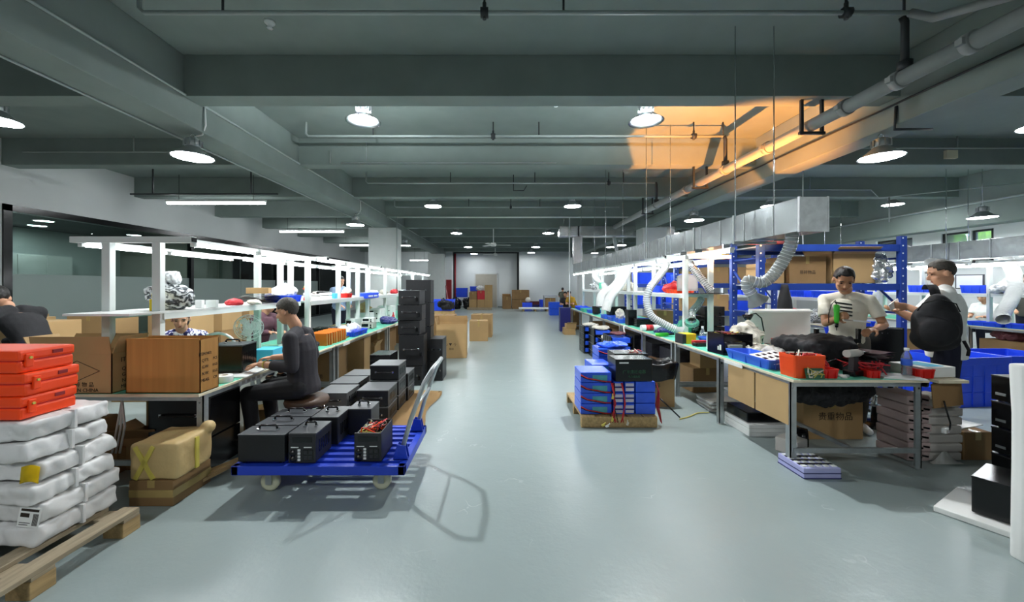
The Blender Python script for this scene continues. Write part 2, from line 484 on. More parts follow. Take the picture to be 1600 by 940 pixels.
for i, (x0, x1, y) in enumerate(((-4.33, -3.4, 12.5), (-4.33, -3.4, 22.7), (4.6, 5.4, 12.5), (4.6, 5.4, 22.7))):
    slab_box('column_%d' % (i + 1), 'column', (x0, x1, y, y + 0.6, 0, GIRD), bv=0.02)
slab_box('column_5', 'far_wall', (1.2, 1.56, 25.5, 25.75, 0, SLAB))
slab_box('baseboard_far', 'ceiling', (-3.29, 1.56, 26.47, 26.5, 0, 0.08))
slab_box('trim_1', 'dark_iron', (-3.3, 1.56, 26.42, 26.5, 3.72, 3.8), (-3.29, -3.2, 26.40, 26.5, 0, 3.75), (1.1, 1.22, 26.40, 26.5, 0, 3.75))

# far double door
d = empty('door_1', (-1.03, 26.5, 0)); structure(d)
b = MB(); b.box(-0.73, 0.73, -0.04, 0, 0, 2.28, bv=0.006).box(-0.004, 0.004, -0.045, -0.03, 0, 2.28)
structure(b.build('door_leaf', 'door', d))
b = MB(); b.box(-0.8, -0.73, -0.06, 0, 0, 2.35).box(0.73, 0.8, -0.06, 0, 0, 2.35).box(-0.8, 0.8, -0.06, 0, 2.28, 2.35)
structure(b.build('door_frame', 'column', d))
b = MB(); b.cyl((-0.08, -0.05, 1.0), (-0.08, -0.1, 1.0), 0.03).box(-0.16, -0.06, -0.11, -0.09, 0.985, 1.015)
structure(b.build('door_handle', 'steel', d))

# glazed shop front of the office along the left wall
w = empty('window_1', (XL, 7.0, 0)); structure(w)
b = MB()
b.box(-0.14, 0.03, 0, 16, 2.88, 3.0).box(-0.14, 0.03, 0, 0.13, 0, 3.0).box(-0.14, 0.03, 15.87, 16, 0, 3.0).box(-0.14, 0.03, 0, 16, 0, 0.08)
for y in (4.3, 8.6, 12.2): b.box(-0.1, 0.02, y - 0.05, y + 0.05, 0, 2.9)
structure(b.build('window_frame', 'gloss', w))
b = MB()
for y0, y1 in ((0.13, 2.05), (2.06, 4.25), (4.35, 6.5), (6.51, 8.55), (8.65, 12.15), (12.25, 15.87)): b.box(-0.06, -0.05, y0, y1, 0.08, 2.88)
structure(b.build('window_pane', 'glass', w))
b = MB()
for y0, y1 in ((0.13, 2.05), (2.06, 4.25), (4.35, 6.5), (6.51, 8.55), (8.65, 12.15)): b.box(-0.048, -0.045, y0, y1, 0.75, 1.72)
structure(b.build('window_film', 'frost', w))
slab_box('wall_office', 'far_wall', (-12.6, -12.5, YB, 25.6, 0, SLAB))
slab_box('wall_office_partition', 'door', (-12.5, XL - 0.15, 12.6, 12.75, 0, SLAB), (-12.5, -10.6, 16.5, 16.6, 0, 3.2))
slab_box('trim_2', 'dark', (XL - 3.3, XL - 0.2, 7.2, 23, 3.0, 3.05))
for k, (y, n) in enumerate(((8.3, 4), (13.3, 3))):
    c = empty('office_cupboard', (-12.49, y, 0), 0, 'pale office cupboard with %s tall doors behind the dark glass wall' % ('four' if n == 4 else 'three'), 'cupboard')
    b = MB(); b.box(0, 0.45, 0, n * 0.62, 0, 2.3, bv=0.004); b.build('body', 'white', c)
    for i in range(n):
        b = MB(); b.box(0.45, 0.47, i * 0.62 + 0.012, i * 0.62 + 0.61, 0.06, 2.28, bv=0.004); p = b.build('door', 'white', c)
        b = MB(); b.box(0.47, 0.485, i * 0.62 + 0.52, i * 0.62 + 0.54, 1.0, 1.25); b.build('handle', 'dark', p)
for k, (x, y) in enumerate(((-10.6, 8.9), (-10.9, 11.4), (-10.6, 14.5), (-11.6, 9.6), (-11.4, 13.0))):
    l = empty('office_downlight', (x, y, 3.0), 0, 'round office downlight %s from the near end, seen through the dark glass wall' % NTH[k], 'lamp', 'office downlights')
    b = MB(); b.lathe([(0.16, 0), (0.18, -0.012), (0.18, 0)], n=20); b.build('rim', 'white', l)
    b = MB(); b.lathe([(0, -0.004), (0.158, -0.004), (0.158, 0)], n=20); b.build('diffuser', 'lens', l)

# windows high in the right wall, trees outside
for k, (y0, y1) in enumerate(((9.22, 9.62), (9.66, 10.28), (11.0, 12.05))):
    w = empty('window_%d' % (k + 2), (XR, y0, 2.1)); structure(w)
    L = y1 - y0
    b = MB(); b.box(0.02, 0.1, 0, 0.04, 0, 0.78).box(0.02, 0.1, L - 0.04, L, 0, 0.78).box(0.02, 0.1, 0, L, 0.73, 0.78).box(0.02, 0.1, 0, L, 0, 0.05)
    if L > 0.9: b.box(0.02, 0.1, L / 2 - 0.02, L / 2 + 0.02, 0, 0.78)
    structure(b.build('window_frame', 'dark_iron', w))
    b = MB(); b.box(0.05, 0.056, 0.03, L - 0.03, 0.04, 0.74); structure(b.build('window_pane', 'water', w))
slab_box('trim_3', 'wall', (XR - 0.02, XR + 0.15, 9.62, 9.66, 2.1, 2.88), (XR - 0.02, XR + 0.15, 10.28, 11.0, 2.1, 2.88))
t = empty('tree', (14.2, 10.6, 0), 0, 'sunlit yellow-green tree outside the high windows of the far side wall', 'tree')
b = MB()
for i in range(60): b.ball((rnd.uniform(-.6, .6), rnd.uniform(-2.2, 2.2), rnd.uniform(1.6, 3.9)), rnd.uniform(.2, .45), 6, 5)
b.shake(0.12, 3, 5); b.build('foliage', 'leaf', t)
b = MB(); b.cyl((0, 0, 0), (0, 0, 2.2), .14, .09); b.build('trunk', 'pallet', t)

# ------------------------------------------------------------ pipes and conduits under the ceiling
def hanger_rod(p, x, y, z, top=SLAB, clamp=True):
    b = MB(); b.cyl((x, y, z), (x, y, top), 0.011, n=6)
    if clamp: b.cyl((x - 0.035, y, z), (x + 0.035, y, z), 0.045, n=10).cyl((x, y, z - 0.06), (x, y, z + 0.09), 0.018, n=8)
    b.build('hanger', 'dark_iron', p)
def branch_pipe(y, z, x0, x1, rods, clamps, label):
    p = empty('sprinkler_branch_pipe', (0, 0, 0), 0, label, 'pipe', 'sprinkler branch pipes')
    b = MB(); b.tube([(x0, y, SLAB), (x0, y, z + 0.04), (x0 + 0.04, y, z), (x1, y, z)], 0.019, 8); b.build('pipe', 'conduit', p)
    for x in rods: hanger_rod(p, x, y, z, clamp=False)
    for x in clamps: hanger_rod(p, x, y, z, clamp=True)
    return p
branch_pipe(3.45, 3.95, -3.25, 3.66, [-2.5, 0.56, 3.62], [-0.15, 3.1], 'grey sprinkler pipe under the slab ahead of the first beam, closest to the viewer')
branch_pipe(6.3, 3.95, -3.2, 3.66, [-2.1, 0.62, 3.64], [-0.13, 3.16], 'grey sprinkler pipe between the first and second ceiling beams')
branch_pipe(9.1, 3.93, -3.2, 3.66, [-1.2, 0.8, 2.9], [2.55], 'grey sprinkler pipe just ahead of the third ceiling beam')
branch_pipe(11.9, 3.93, -3.3, 3.66, [-1.0, 1.2], [0.3], 'grey sprinkler pipe ahead of the beam that meets the first columns')
m = empty('sprinkler_main_pipe', (0, 0, 0), 0, 'thick grey main sprinkler pipe hung beside the girder on the duct side', 'pipe')
b = MB(); b.cyl((3.68, 0.4, 3.4), (3.68, 12.4, 3.4), 0.07, n=18); b.build('pipe', 'pipe', m)
for y in (3.0, 3.55, 4.1, 5.3, 6.3, 7.6, 9.1):
    b = MB(); b.cyl((3.68, y - 0.035, 3.4), (3.68, y + 0.035, 3.4), 0.085, n=18).cbox((3.77, y, 3.4), (0.04, 0.05, 0.05)).cbox((3.59, y, 3.4), (0.04, 0.05, 0.05)); b.build('coupling', 'pipe', m)
for y in (3.5, 6.3, 9.1):
    b = MB(); b.tube([(3.68, y, 3.4), (3.68, y, 3.9), (3.66, y, 3.95)], 0.03, 10).cyl((3.68, y, 3.46), (3.68, y, 3.54), 0.055, n=12); b.build('riser', 'dark_iron', m)
for y in (4.55, 7.1, 9.65):
    b = MB(); b.cbox((3.56, y, 3.5), (0.03, 0.03, 0.42)).cbox((3.80, y, 3.5), (0.03, 0.03, 0.42)).cbox((3.68, y, 3.305), (0.3, 0.035, 0.03)); b.build('hanger', 'dark_iron', m)
b = MB(); b.cyl((3.68, 1.9, 3.4), (3.68, 2.0, 3.4), 0.09, n=18).tube([(3.72, 2.3, 3.45), (3.75, 2.8, 3.62), (3.72, 3.3, 3.8), (3.68, 3.45, 3.95)], 0.035, 10); b.build('elbow', 'pipe', m)

def conduit(pts, r, label, m_='conduit', name='conduit', ups=()):
    b = MB(); b.tube(pts, r, 6)
    for q in ups: b.cyl(q, (q[0], q[1], SLAB), r * .8, n=6)
    return tag(b.build(name, m_), label, 'conduit', 'ceiling conduits')
conduit([(-3.665, YB, 3.715), (-3.665, 12.3, 3.715)], 0.014, 'pale conduit running along the aisle side of the girder above the bench with the cart')
conduit([(-3.665, 4.75, 3.70), (-3.655, 4.75, 3.48), (-3.72, 4.78, 3.375), (-3.83, 4.8, 3.36)], 0.01, 'white lamp cable bent under the girder to the girder lamp over the cartons', 'white', 'lamp_cable')
conduit([(-3.665, 10.0, 3.70), (-3.655, 10.0, 3.48), (-3.72, 10.03, 3.375), (-3.83, 10.05, 3.36)], 0.01, 'white lamp cable bent under the girder near the first white column', 'white', 'lamp_cable')
conduit([(-4.09, YB, 3.375), (-4.09, 12.3, 3.375)], 0.012, 'thin pale conduit on the outer lower edge of the cart side girder')
conduit([(4.627, YB, 3.63), (4.627, 12.4, 3.63)], 0.012, 'dark conduit along the face of the girder lit orange', 'dark_iron')
conduit([(4.63, 4.5, 3.6), (4.61, 4.5, 3.33), (5.05, 4.5, 3.33)], 0.016, 'dark iron bracket under the orange-lit girder', 'dark_iron', 'girder_bracket')
conduit([(5.0, 6.9, 3.97), (11.3, 6.9, 3.97)], 0.014, 'pale conduit on the second beam beyond the orange-lit girder', ups=((6.0, 6.9, 3.97), (8.2, 6.9, 3.97)))
conduit([(5.0, 9.45, 3.86), (9.1, 9.45, 3.86), (9.3, 9.45, 3.66), (11.3, 7.4, 3.6)], 0.015, 'pale conduit that kinks down from the third beam towards the wall with the green windows', ups=((6.4, 9.45, 3.86), (7.6, 9.45, 3.86)))
conduit([(9.5, 9.4, 3.66), (9.5, 9.4, 3.05)], 0.015, 'short pale drop conduit over the far work line')
conduit([(11.3, 0, 3.47), (11.3, 20, 3.47)], 0.03, 'pale pipe along the perimeter beam above the green windows')
conduit([(-8.6, 6.9, 3.9), (-4.2, 6.9, 3.9)], 0.013, 'pale conduit along the second beam on the office side of the girder', ups=((-6.6, 6.9, 3.9), (-5.3, 6.9, 3.9)))
conduit([(-8.3, 8.6, 3.55), (-5.0, 8.6, 3.55)], 0.02, 'dark pipe under the slab near the office glass wall', 'dark_iron', ups=((-7.8, 8.6, 3.55), (-5.6, 8.6, 3.55)))
conduit([(-3.1, 6.97, 3.95), (-3.1, 6.97, 3.72)], 0.012, 'short pale conduit on the second beam beside the girder')
conduit([(-2.45, 6.97, 4.1), (-2.45, 6.97, 3.72)], 0.012, 'short pale conduit on the second beam behind the lamp')
conduit([(-2.9, 6.95, 3.72), (1.0, 6.95, 3.92)][:1] + [(1.0, 6.95, 3.72)], 0.01, 'thin pale conduit under the face of the second beam over the aisle')
conduit([(-3.3, 12.15, 3.66), (4.3, 12.15, 3.66)], 0.022, 'white pipe crossing the aisle at the first columns', 'white')
conduit([(-3.38, 12.45, 4.1), (-3.38, 12.45, 1.3)], 0.02, 'pale conduit down the corner of the first white column by the cart')
conduit([(-3.66, 12.6, 3.72), (-3.66, 22.5, 3.72)], 0.014, 'pale conduit along the girder beyond the first white column')
conduit([(2.35, 13.2, SLAB), (2.35, 13.2, 0)], 0.02, 'thin white pole from floor to ceiling at the far end of the bench with hoses', 'white', 'service_pole')
conduit([(0.3, 9.3, 4.18), (0.3, 9.3, 3.8), (0.55, 9.3, 3.8), (0.62, 9.3, 3.92)], 0.012, 'small bent conduit with white detector under the third bay', 'dark_iron')
conduit([(-3.15, 26.36, 0), (-3.15, 26.36, 3.7)], 0.06, 'dark red riser pipe in the corner beside the far door', 'pipe_red', 'riser_pipe')
conduit([(6.6, 8.4, SLAB), (6.6, 8.4, 1.98)], 0.012, 'thin white pole over the blue rack', 'white', 'service_pole')
for k, (x, y) in enumerate(((0.8, 5.6), (-2.35, 3.9))):
    b = MB(); b.lathe([(0, 0), (.05, 0), (.05, -.02), (.02, -.03), (.02, -.06), (.03, -.07), (0, -.075)], (x, y, SLAB), 12)
    tag(b.build('smoke_detector', 'white'), ['small white detector on the slab between the two bright aisle lamps', 'small white detector on the slab ahead of the first beam'][k], 'detector')
b = MB(); b.box(8.05, 8.25, 6.93, 6.99, 3.8, 3.95, bv=.005); tag(b.build('junction_box', 'cream'), 'cream junction box on the second beam beyond the orange-lit girder', 'box')
hb = empty('fire_hydrant_cabinet', (-3.29, 25.1, 0), 0, 'red fire hose cabinet on the wall beside the far door recess', 'cabinet')
b = MB(); b.box(-0.35, 0.0, 0.3, 0.5, 0.5, 1.9, bv=.01); b.build('body', 'pipe_red', hb)
b = MB(); b.box(-0.32, -0.03, 0.28, 0.3, 0.55, 1.85, bv=.005); b.build('door', 'darkred', hb)

# ------------------------------------------------------------ lamps
def highbay(kind, x, y, z, label, top):
    l = empty('highbay_lamp', (x, y, z), 0, label, 'lamp', 'high-bay lamps')
    if kind == 'clear':
        b = MB(); b.lathe([(0.075, 0.13), (0.09, 0.1), (0.15, 0.05), (0.215, 0.0), (0.222, -0.004), (0.216, -0.004), (0.147, 0.046), (0.085, 0.096)], n=28); b.build('shade', 'acrylic', l)
        b = MB(); b.lathe([(0, 0.09), (0.046, 0.09), (0.046, 0.11), (0, 0.11)], n=20); b.build('light_source', 'core', l)
    else:
        b = MB(); b.lathe([(0.07, 0.14), (0.085, 0.12), (0.15, 0.06), (0.22, 0.01), (0.228, 0.0), (0.215, 0.004), (0.1, 0.1)], n=28); b.build('shade', 'steel', l)
        b = MB(); b.lathe([(0, -0.004), (0.21, 0.0), (0.21, 0.004), (0, 0.008)], n=28); b.build('diffuser', 'lens', l)
    b = MB(); b.lathe([(0, 0.13), (0.08, 0.13), (0.08, 0.22), (0.05, 0.24), (0, 0.24)], n=18)
    for i in range(10):
        a = 2 * PI * i / 10; b.cbox((.085 * math.cos(a), .085 * math.sin(a), .175), (.03, .008, .08), a)
    b.build('heat_sink', 'steel', l)
    b = MB(); b.tube([(-.03, 0, .24), (-.03, 0, .28), (0, 0, .3), (.03, 0, .28), (.03, 0, .24)], .006, 6).cyl((0, 0, .29), (0, 0, top - z), .006, n=6); b.build('hook', 'chrome', l)
    return l
ROW = [-1.1, 4.96, 10.05, 15.25, 20.7, 25.2]
for i, y in enumerate(ROW):
    for sx, w_ in ((-1, 'above the cart side of the aisle'), (1, 'above the duct side of the aisle')):
        if i == 5 and sx > 0: continue
        highbay('clear' if i == 1 else 'metal', 1.78 * sx if sx < 0 else 1.87, y, 3.57 if i > 1 else 3.62, 'high-bay lamp over the aisle, %s of its row %s' % (NTH[i], w_), SLAB)
for i, y in enumerate((-1.1, 4.77, 10.1, 15.3)):
    highbay('metal', -3.83, y, 3.09, 'metal bell lamp under the girder over the cart side bench, %s from the viewer' % NTH[i], GIRD)
for i, y in enumerate((-1.1, 4.77, 9.4, 15.2)):
    highbay('metal', 4.72, y, 3.09, 'metal bell lamp under the orange-lit girder, %s from the viewer' % NTH[i], GIRD)
for x, y, z, t_ in ((-6.5, 4.96, 3.62, 'bell lamp in the office side bay, cut by the picture edge'), (7.05, 10.05, 3.57, 'bell lamp over the rack side bay, half behind the near duct end'),
                    (10.2, 10.0, 3.6, 'bell lamp over the far work line, beyond the blue rack post'), (10.15, 8.1, 2.93, 'bell lamp on a drop pipe near the green windows'), (7.05, 15.25, 3.57, 'added bell lamp in the rack side bay, far behind the ducts, outer row'), (5.9, 20.7, 3.57, 'added bell lamp in the rack side bay, deep behind the cross duct'), (6.0, 24.6, 3.57, 'added bell lamp brightening the far wall in the rack side bay'), (1.9, 24.3, 3.57, 'added bell lamp brightening the far wall near the pilaster'), (7.05, 5.0, 3.57, 'bell lamp over the rack bay, out past the white cabinet')):  # lamps far behind the ducts and before the far wall added to brighten it
    highbay('metal', x, y, z, t_, SLAB)
def batten(x0, x1, y, z, label):
    l = empty('batten_light', (0, 0, 0), 0, label, 'lamp', 'ceiling batten lights')
    b = MB(); b.box(x0, x1, y - .05, y + .05, z, z + .05, bv=.004)
    b.build('housing', 'white', l)
    xm = (x0 + x1) / 2
    for a, c in ((x0 + .02, xm - .01), (xm + .01, x1 - .02)):
        b = MB(); b.cyl((a, y, z - .028), (c, y, z - .028), .026, n=10); b.build('tube', 'batten', l)
    for x in (x0 + .3, x1 - .3):
        b = MB(); b.cyl((x, y, z + .05), (x, y, SLAB), .006, n=6); b.build('hanger', 'dark_iron', l)
batten(-8.1, -5.7, 9.3, 3.52, 'bright ceiling batten in the office side bay, closest of four')
batten(-8.2, -5.8, 14.2, 3.52, 'bright ceiling batten in the office side bay, second of four')
batten(-8.0, -5.6, 19.0, 3.52, 'bright ceiling batten in the office side bay, partly behind the first white column')
batten(-5.7, -4.5, 24.0, 3.1, 'short bright ceiling batten between the two white columns')
def fan_ceiling(x, y, z, r, a0, label):
    f = empty('ceiling_fan', (x, y, z), 0, label, 'fan', 'ceiling fans')
    b = MB(); b.cyl((0, 0, .08), (0, 0, SLAB - z), .018).lathe([(0, SLAB - z), (.06, SLAB - z), (.06, SLAB - z - .08), (0, SLAB - z - .1)], n=14); b.build('rod', 'white', f)
    b = MB(); b.lathe([(0, -.07), (.1, -.06), (.13, 0), (.1, .08), (0, .1)], n=18); b.build('motor', 'white', f)
    for i in range(3):
        a = a0 + i * 2 * PI / 3
        b = MB(); mx = Matrix.Rotation(a, 4, 'Z') @ Euler((.2, 0, 0)).to_matrix().to_4x4()
        b.box(.12, r, -.065, .065, -.012, -.004, mx=mx); b.build('blade', 'white', f)
fan_ceiling(-.32, 16.0, 3.2, .72, .15, 'white ceiling fan over the middle of the aisle, larger of two')
fan_ceiling(-.35, 22.9, 3.35, .72, 1.1, 'white ceiling fan deep over the aisle ahead of the far door')
# ------------------------------------------------------------ generic makers
def carton(loc, size, rz, label, m='card', flaps=None, group=None, inner=False, tape=True, lean=0.0, name='carton'):
    """closed carton, or an open one with four flaps: flaps = list of (side, lean_out_degrees, length)"""
    w, d, h = size
    c = empty(name, loc, rz, label, 'box', group)
    b = MB()
    if flaps is None:
        b.box(-w / 2, w / 2, -d / 2, d / 2, 0, h, bv=min(.006, w * .04)); b.build('body', m, c)
        if tape:
            b = MB(); b.box(-.025, .025, -d / 2 - .0012, d / 2 + .0012, h - .0005, h + .0012).box(-.025, .025, -d / 2 - .0015, -d / 2, h * .72, h); b.build('tape', 'tape', c)
    else:
        t = .006
        b.box(-w / 2, w / 2, -d / 2, d / 2, 0, t)
        b.box(-w / 2, w / 2, -d / 2, -d / 2 + t, 0, h).box(-w / 2, w / 2, d / 2 - t, d / 2, 0, h)
        b.box(-w / 2, -w / 2 + t, -d / 2, d / 2, 0, h).box(w / 2 - t, w / 2, -d / 2, d / 2, 0, h)
        b.build('body', m, c)
        for s_, a, L in flaps:
            b = MB(); a = math.radians(a)
            if s_ in 'fb':
                sg = -1 if s_ == 'f' else 1
                mx = Matrix.Translation((0, sg * d / 2, h)) @ Euler((-sg * a, 0, 0)).to_matrix().to_4x4()
                b.box(-w / 2 + .003, w / 2 - .003, -.003, .003, 0, L, mx=mx)
            else:
                sg = -1 if s_ == 'l' else 1
                mx = Matrix.Translation((sg * w / 2, 0, h)) @ Euler((0, sg * a, 0)).to_matrix().to_4x4()
                b.box(-.003, .003, -d / 2 + .003, d / 2 - .003, 0, L, mx=mx)
            b.build('flap', m, c)
    return c

def tray(loc, size, rz, label, m='blue_tray', name='plastic_tray', cat='tray', group=None, lip=.012, ribs=True, taper=.9, h_handle=False):
    w, d, h = size
    c = empty(name, loc, rz, label, cat, group)
    b = MB()
    def ring(k, z, ins=0):
        x, y = w / 2 * k - ins, d / 2 * k - ins
        r = min(.02, x * .3)
        pts = []
        for cx, cy, a0 in ((x - r, y - r, 0), (-x + r, y - r, 1), (-x + r, -y + r, 2), (x - r, -y + r, 3)):
            for q in range(3):
                a = (a0 + q / 2) * PI / 2
                pts.append((cx + r * math.cos(a), cy + r * math.sin(a), z))
        return pts
    b.loft([ring(taper, 0), ring(taper + (1 - taper) * .85, h * .85), ring(1, h * .86), ring(1, h), ring(1, h, lip), ring(taper, .008, lip)])
    b.build('body', m, c, smooth=False)
    if ribs:
        b = MB(); n = max(2, min(3, int(w / .1))); nd = max(2, min(3, int(d / .1))); kk = (1 + taper) / 2
        for i in range(n):
            x = -w / 2 * kk + w * kk * (i + .5) / n
            for sg in (-1, 1): b.cbox((x, sg * d / 2 * (kk + .01), h * .42), (.008, .012, h * .8))
        for i in range(nd):
            y = -d / 2 * kk + d * kk * (i + .5) / nd
            for sg in (-1, 1): b.cbox((sg * w / 2 * (kk + .01), y, h * .42), (.012, .008, h * .8))
        b.build('ribs', m, c)
    return c

def handle_bar(b, p0, p1, out, r=.007):
    p0, p1, out = Vector(p0), Vector(p1), Vector(out)
    k = (p1 - p0) * .08
    b.tube([p0, p0 + out * .8 + k * .3, p0 + out + k * 1.3, p1 + out - k * 1.3, p1 + out * .8 - k * .3, p1], r, 8)

def power_case(loc, size, rz, label, side='top', body='black', top='black2', group=None, name='power_case', vents=True):
    """steel power-supply case with a strap handle on 'top' or 'front'"""
    w, d, h = size
    c = empty(name, loc, rz, label, 'case', group)
    b = MB(); b.box(-w / 2, w / 2, -d / 2, d / 2, .008, h - .006, bv=.006)
    b.build('body', body, c)
    b = MB(); b.box(-w / 2 - .002, w / 2 + .002, -d / 2 - .002, d / 2 + .002, h - .012, h, bv=.004); b.build('lid', top, c)
    b = MB()
    if side == 'top': handle_bar(b, (-w * .2, 0, h), (w * .2, 0, h), (0, 0, .035), .008)
    else: handle_bar(b, (-w * .28, -d / 2, h * .55), (w * .28, -d / 2, h * .55), (0, -.03, 0), .008)
    hd = b.build('handle', 'gloss', c)
    for s_ in (-1, 1):
        b = MB()
        if side == 'top': b.cbox((s_ * w * .21, 0, h + .006), (.022, .022, .014), bv=.003)
        else: b.cbox((s_ * w * .29, -d / 2 - .006, h * .55), (.024, .014, .024), bv=.003)
        b.build('handle_bracket', 'chrome', hd)
    if vents:
        b = MB()
        for i in range(6): b.cbox((w / 2 + .001, -d * .3 + d * .6 * i / 5, h * .5), (.003, d * .05, h * .4))
        b.build('vent', 'gloss', c)
    b = MB()
    for sx in (-1, 1):
        for sy in (-1, 1): b.cyl((sx * w * .4, sy * d * .4, 0), (sx * w * .4, sy * d * .4, .012), .012, n=8)
    b.build('foot', 'rubber' if False else 'gloss', c)
    return c

def front_panel(c, w, d, h):
    """instrument panel on the -y face of a device"""
    b = MB(); b.box(-w / 2, w / 2, -d / 2 - .006, -d / 2, .004, h - .004, bv=.006); p = b.build('front_panel', 'dark', c)
    y = -d / 2 - .0075
    b = MB(); b.box(-w * .36, w * .36, y - .002, y + .002, h * .7, h * .86); b.build('screen', 'screen', p)
    b = MB()
    for x in (-.28, .2): b.box(w * x - w * .13, w * x + w * .15, y - .001, y + .002, h * .52, h * .55)
    b.build('label', 'white', p)
    for z in (.14, .34):
        b = MB(); b.lathe([(0, .012), (.014, .012), (.02, 0), (.026, 0)], (-w * .33, y, h * z), 16, Matrix.Rotation(PI / 2, 3, 'X')); b.build('socket', 'gloss', p)
    b = MB(); b.box(.02 * w, .42 * w, y - .002, y + .002, h * .1, h * .46, bv=.002); q = b.build('outlet', 'gloss', p)
    b = MB()
    for i in range(2):
        for j in range(2): b.cbox((w * (.13 + .18 * i), y - .002, h * (.19 + .18 * j)), (w * .13, .003, h * .13), bv=.001)
    b.build('socket_face', 'dark', q)
    for i in range(4):
        b = MB(); b.cbox((-w * .1, y - .003, h * (.13 + .105 * i)), (w * .1, .006, h * .075), bv=.002); b.build('switch', 'white', p)
    return p

def wires(parent, box, n, cols, seed, r=.004, name='wire'):
    R = random.Random(seed)
    x0, x1, y0, y1, z0, z1 = box
    for k, cm in enumerate(cols):
        b = MB()
        for i in range(n):
            p = [(R.uniform(x0, x1), R.uniform(y0, y1), R.uniform(z0, z1)) for _ in range(4)]
            q = []
            for j in range(9):       # smooth curve through four points
                t = j / 8 * 3; i0 = min(int(t), 2); f = t - i0; f = f * f * (3 - 2 * f)
                q.append(Vector(p[i0]).lerp(Vector(p[i0 + 1]), f))
            b.tube(q, r, 5)
        b.build(name, cm, parent)

def table(x0, x1, y0, y1, z, label, legs, front, m_top='green', mid=False, group='assembly bench tables'):
    """work table; front = the x of its aisle edge"""
    t = empty('work_table', ((x0 + x1) / 2, (y0 + y1) / 2, 0), 0, label, 'table', group)
    ox, oy = (x0 + x1) / 2, (y0 + y1) / 2
    b = MB(); b.box(x0 - ox, x1 - ox, y0 - oy, y1 - oy, z - .024, z - .003, bv=.002); tp = b.build('tabletop', 'cream', t)
    b = MB(); b.box(x0 - ox + .012, x1 - ox - .012, y0 - oy + .012, y1 - oy - .012, z - .004, z); b.build('mat', m_top, tp)
    for (x, y) in legs:
        b = MB(); sx = 1 if x > ox else -1
        b.box(x - ox - .025, x - ox + .025, y - oy - .004, y - oy + .004, 0, z - .024).box(x - ox - .004 + sx * .021, x - ox + .004 + sx * .021, y - oy - .004, y - oy + .05, 0, z - .024)
        b.box(x - ox - .035, x - ox + .035, y - oy - .03, y - oy + .04, 0, .006)
        L = b.build('leg', 'steel', t)
        b = MB(); b.cyl((x - ox, y - oy - .008, z - .08), (x - ox, y - oy - .004, z - .08), .009, n=8); b.build('bolt', 'chrome', L)
    xs = sorted({q[0] for q in legs}); ys = sorted({q[1] for q in legs})
    for y in (ys[0], ys[-1]):
        b = MB(); b.box(xs[0] - ox, xs[-1] - ox, y - oy - .01, y - oy + .01, .13, .17).box(xs[0] - ox, xs[-1] - ox, y - oy - .01, y - oy + .01, z - .065, z - .025); b.build('stretcher', 'steel', t)
    if mid:
        b = MB(); b.box((xs[0] + xs[-1]) / 2 - ox - .015, (xs[0] + xs[-1]) / 2 - ox + .015, ys[0] - oy, ys[-1] - oy, .135, .165); b.build('stretcher', 'steel', t)
    b = MB()
    for x in (xs[0], xs[-1]): b.box(x - ox - .015, x - ox + .015, ys[0] - oy, ys[-1] - oy, z - .06, z - .024)
    b.build('rail', 'steel', t)
    return t

def shelf_frame(x_front, x_back, y0, y1, zt, z_shelf, bench, posts, label, shelf=True, bars=(), arm=.26, sh_y0=None):
    """white post frame standing on a bench line, with shelf and lamp rails; posts = (x, y)"""
    f = empty('bench_shelf', ((x_front + x_back) / 2, y0, bench), 0, label, 'shelf', 'white bench shelf frames')
    ox, oy = (x_front + x_back) / 2, y0
    for x, y in posts:
        b = MB(); b.cbox((x - ox, y - oy, (zt - bench) / 2), (.068, .05, zt - bench), bv=.004); b.build('post', 'white_frame', f)
    a, c = min(x_front, x_back) - arm, max(x_front, x_back) + arm
    for y in bars:
        b = MB(); b.box(a - ox, c - ox, y - oy - .03, y - oy + .03, zt - bench - .05, zt - bench, bv=.004); br = b.build('top_bar', 'white_frame', f)
        b = MB()
        for x in (a, c): b.cbox((x - ox, y - oy, zt - bench - .025), (.012, .05, .036))
        b.build('end_cap', 'gloss', br)
    for x in (a + .03, c - .03):
        b = MB(); b.box(x - ox - .018, x - ox + .018, 0, y1 - y0, zt - bench - .045, zt - bench - .018); b.build('lamp_rail', 'white_frame', f)
    if shelf:
        s0 = (sh_y0 if sh_y0 is not None else y0) - oy
        b = MB(); b.box(min(x_front, x_back) - ox - .05, max(x_front, x_back) - ox + .04, s0, y1 - y0, z_shelf - bench - .018, z_shelf - bench, bv=.002); b.build('shelf_board', 'white', f)
        for x in (x_front, x_back):
            sg = 1 if x > ox else -1
            b = MB(); b.box(x - ox + sg * .035 - .012, x - ox + sg * .035 + .012, max(s0, 0), y1 - y0, z_shelf - bench - .066, z_shelf - bench - .018); b.build('shelf_rail', 'white_frame', f)
    return f

def tube_lamp(x, y0, y1, z, label):
    l = empty('tube_lamp', (x, (y0 + y1) / 2, z), 0, label, 'lamp', 'bench tube lamps')
    h = (y1 - y0) / 2
    b = MB(); b.prism([(-.028, 0), (.028, 0), (.02, .022), (-.02, .022)], -h, h); b.build('housing', 'white', l)
    b = MB(); b.cyl((0, -h + .03, -.016), (0, h - .03, -.016), .016, n=10); b.build('tube', 'tube', l)
    for sg in (-1, 1):
        b = MB(); b.cbox((0, sg * (h - .015), -.014), (.036, .03, .04), bv=.004); b.build('end_cap', 'white', l)
    return l

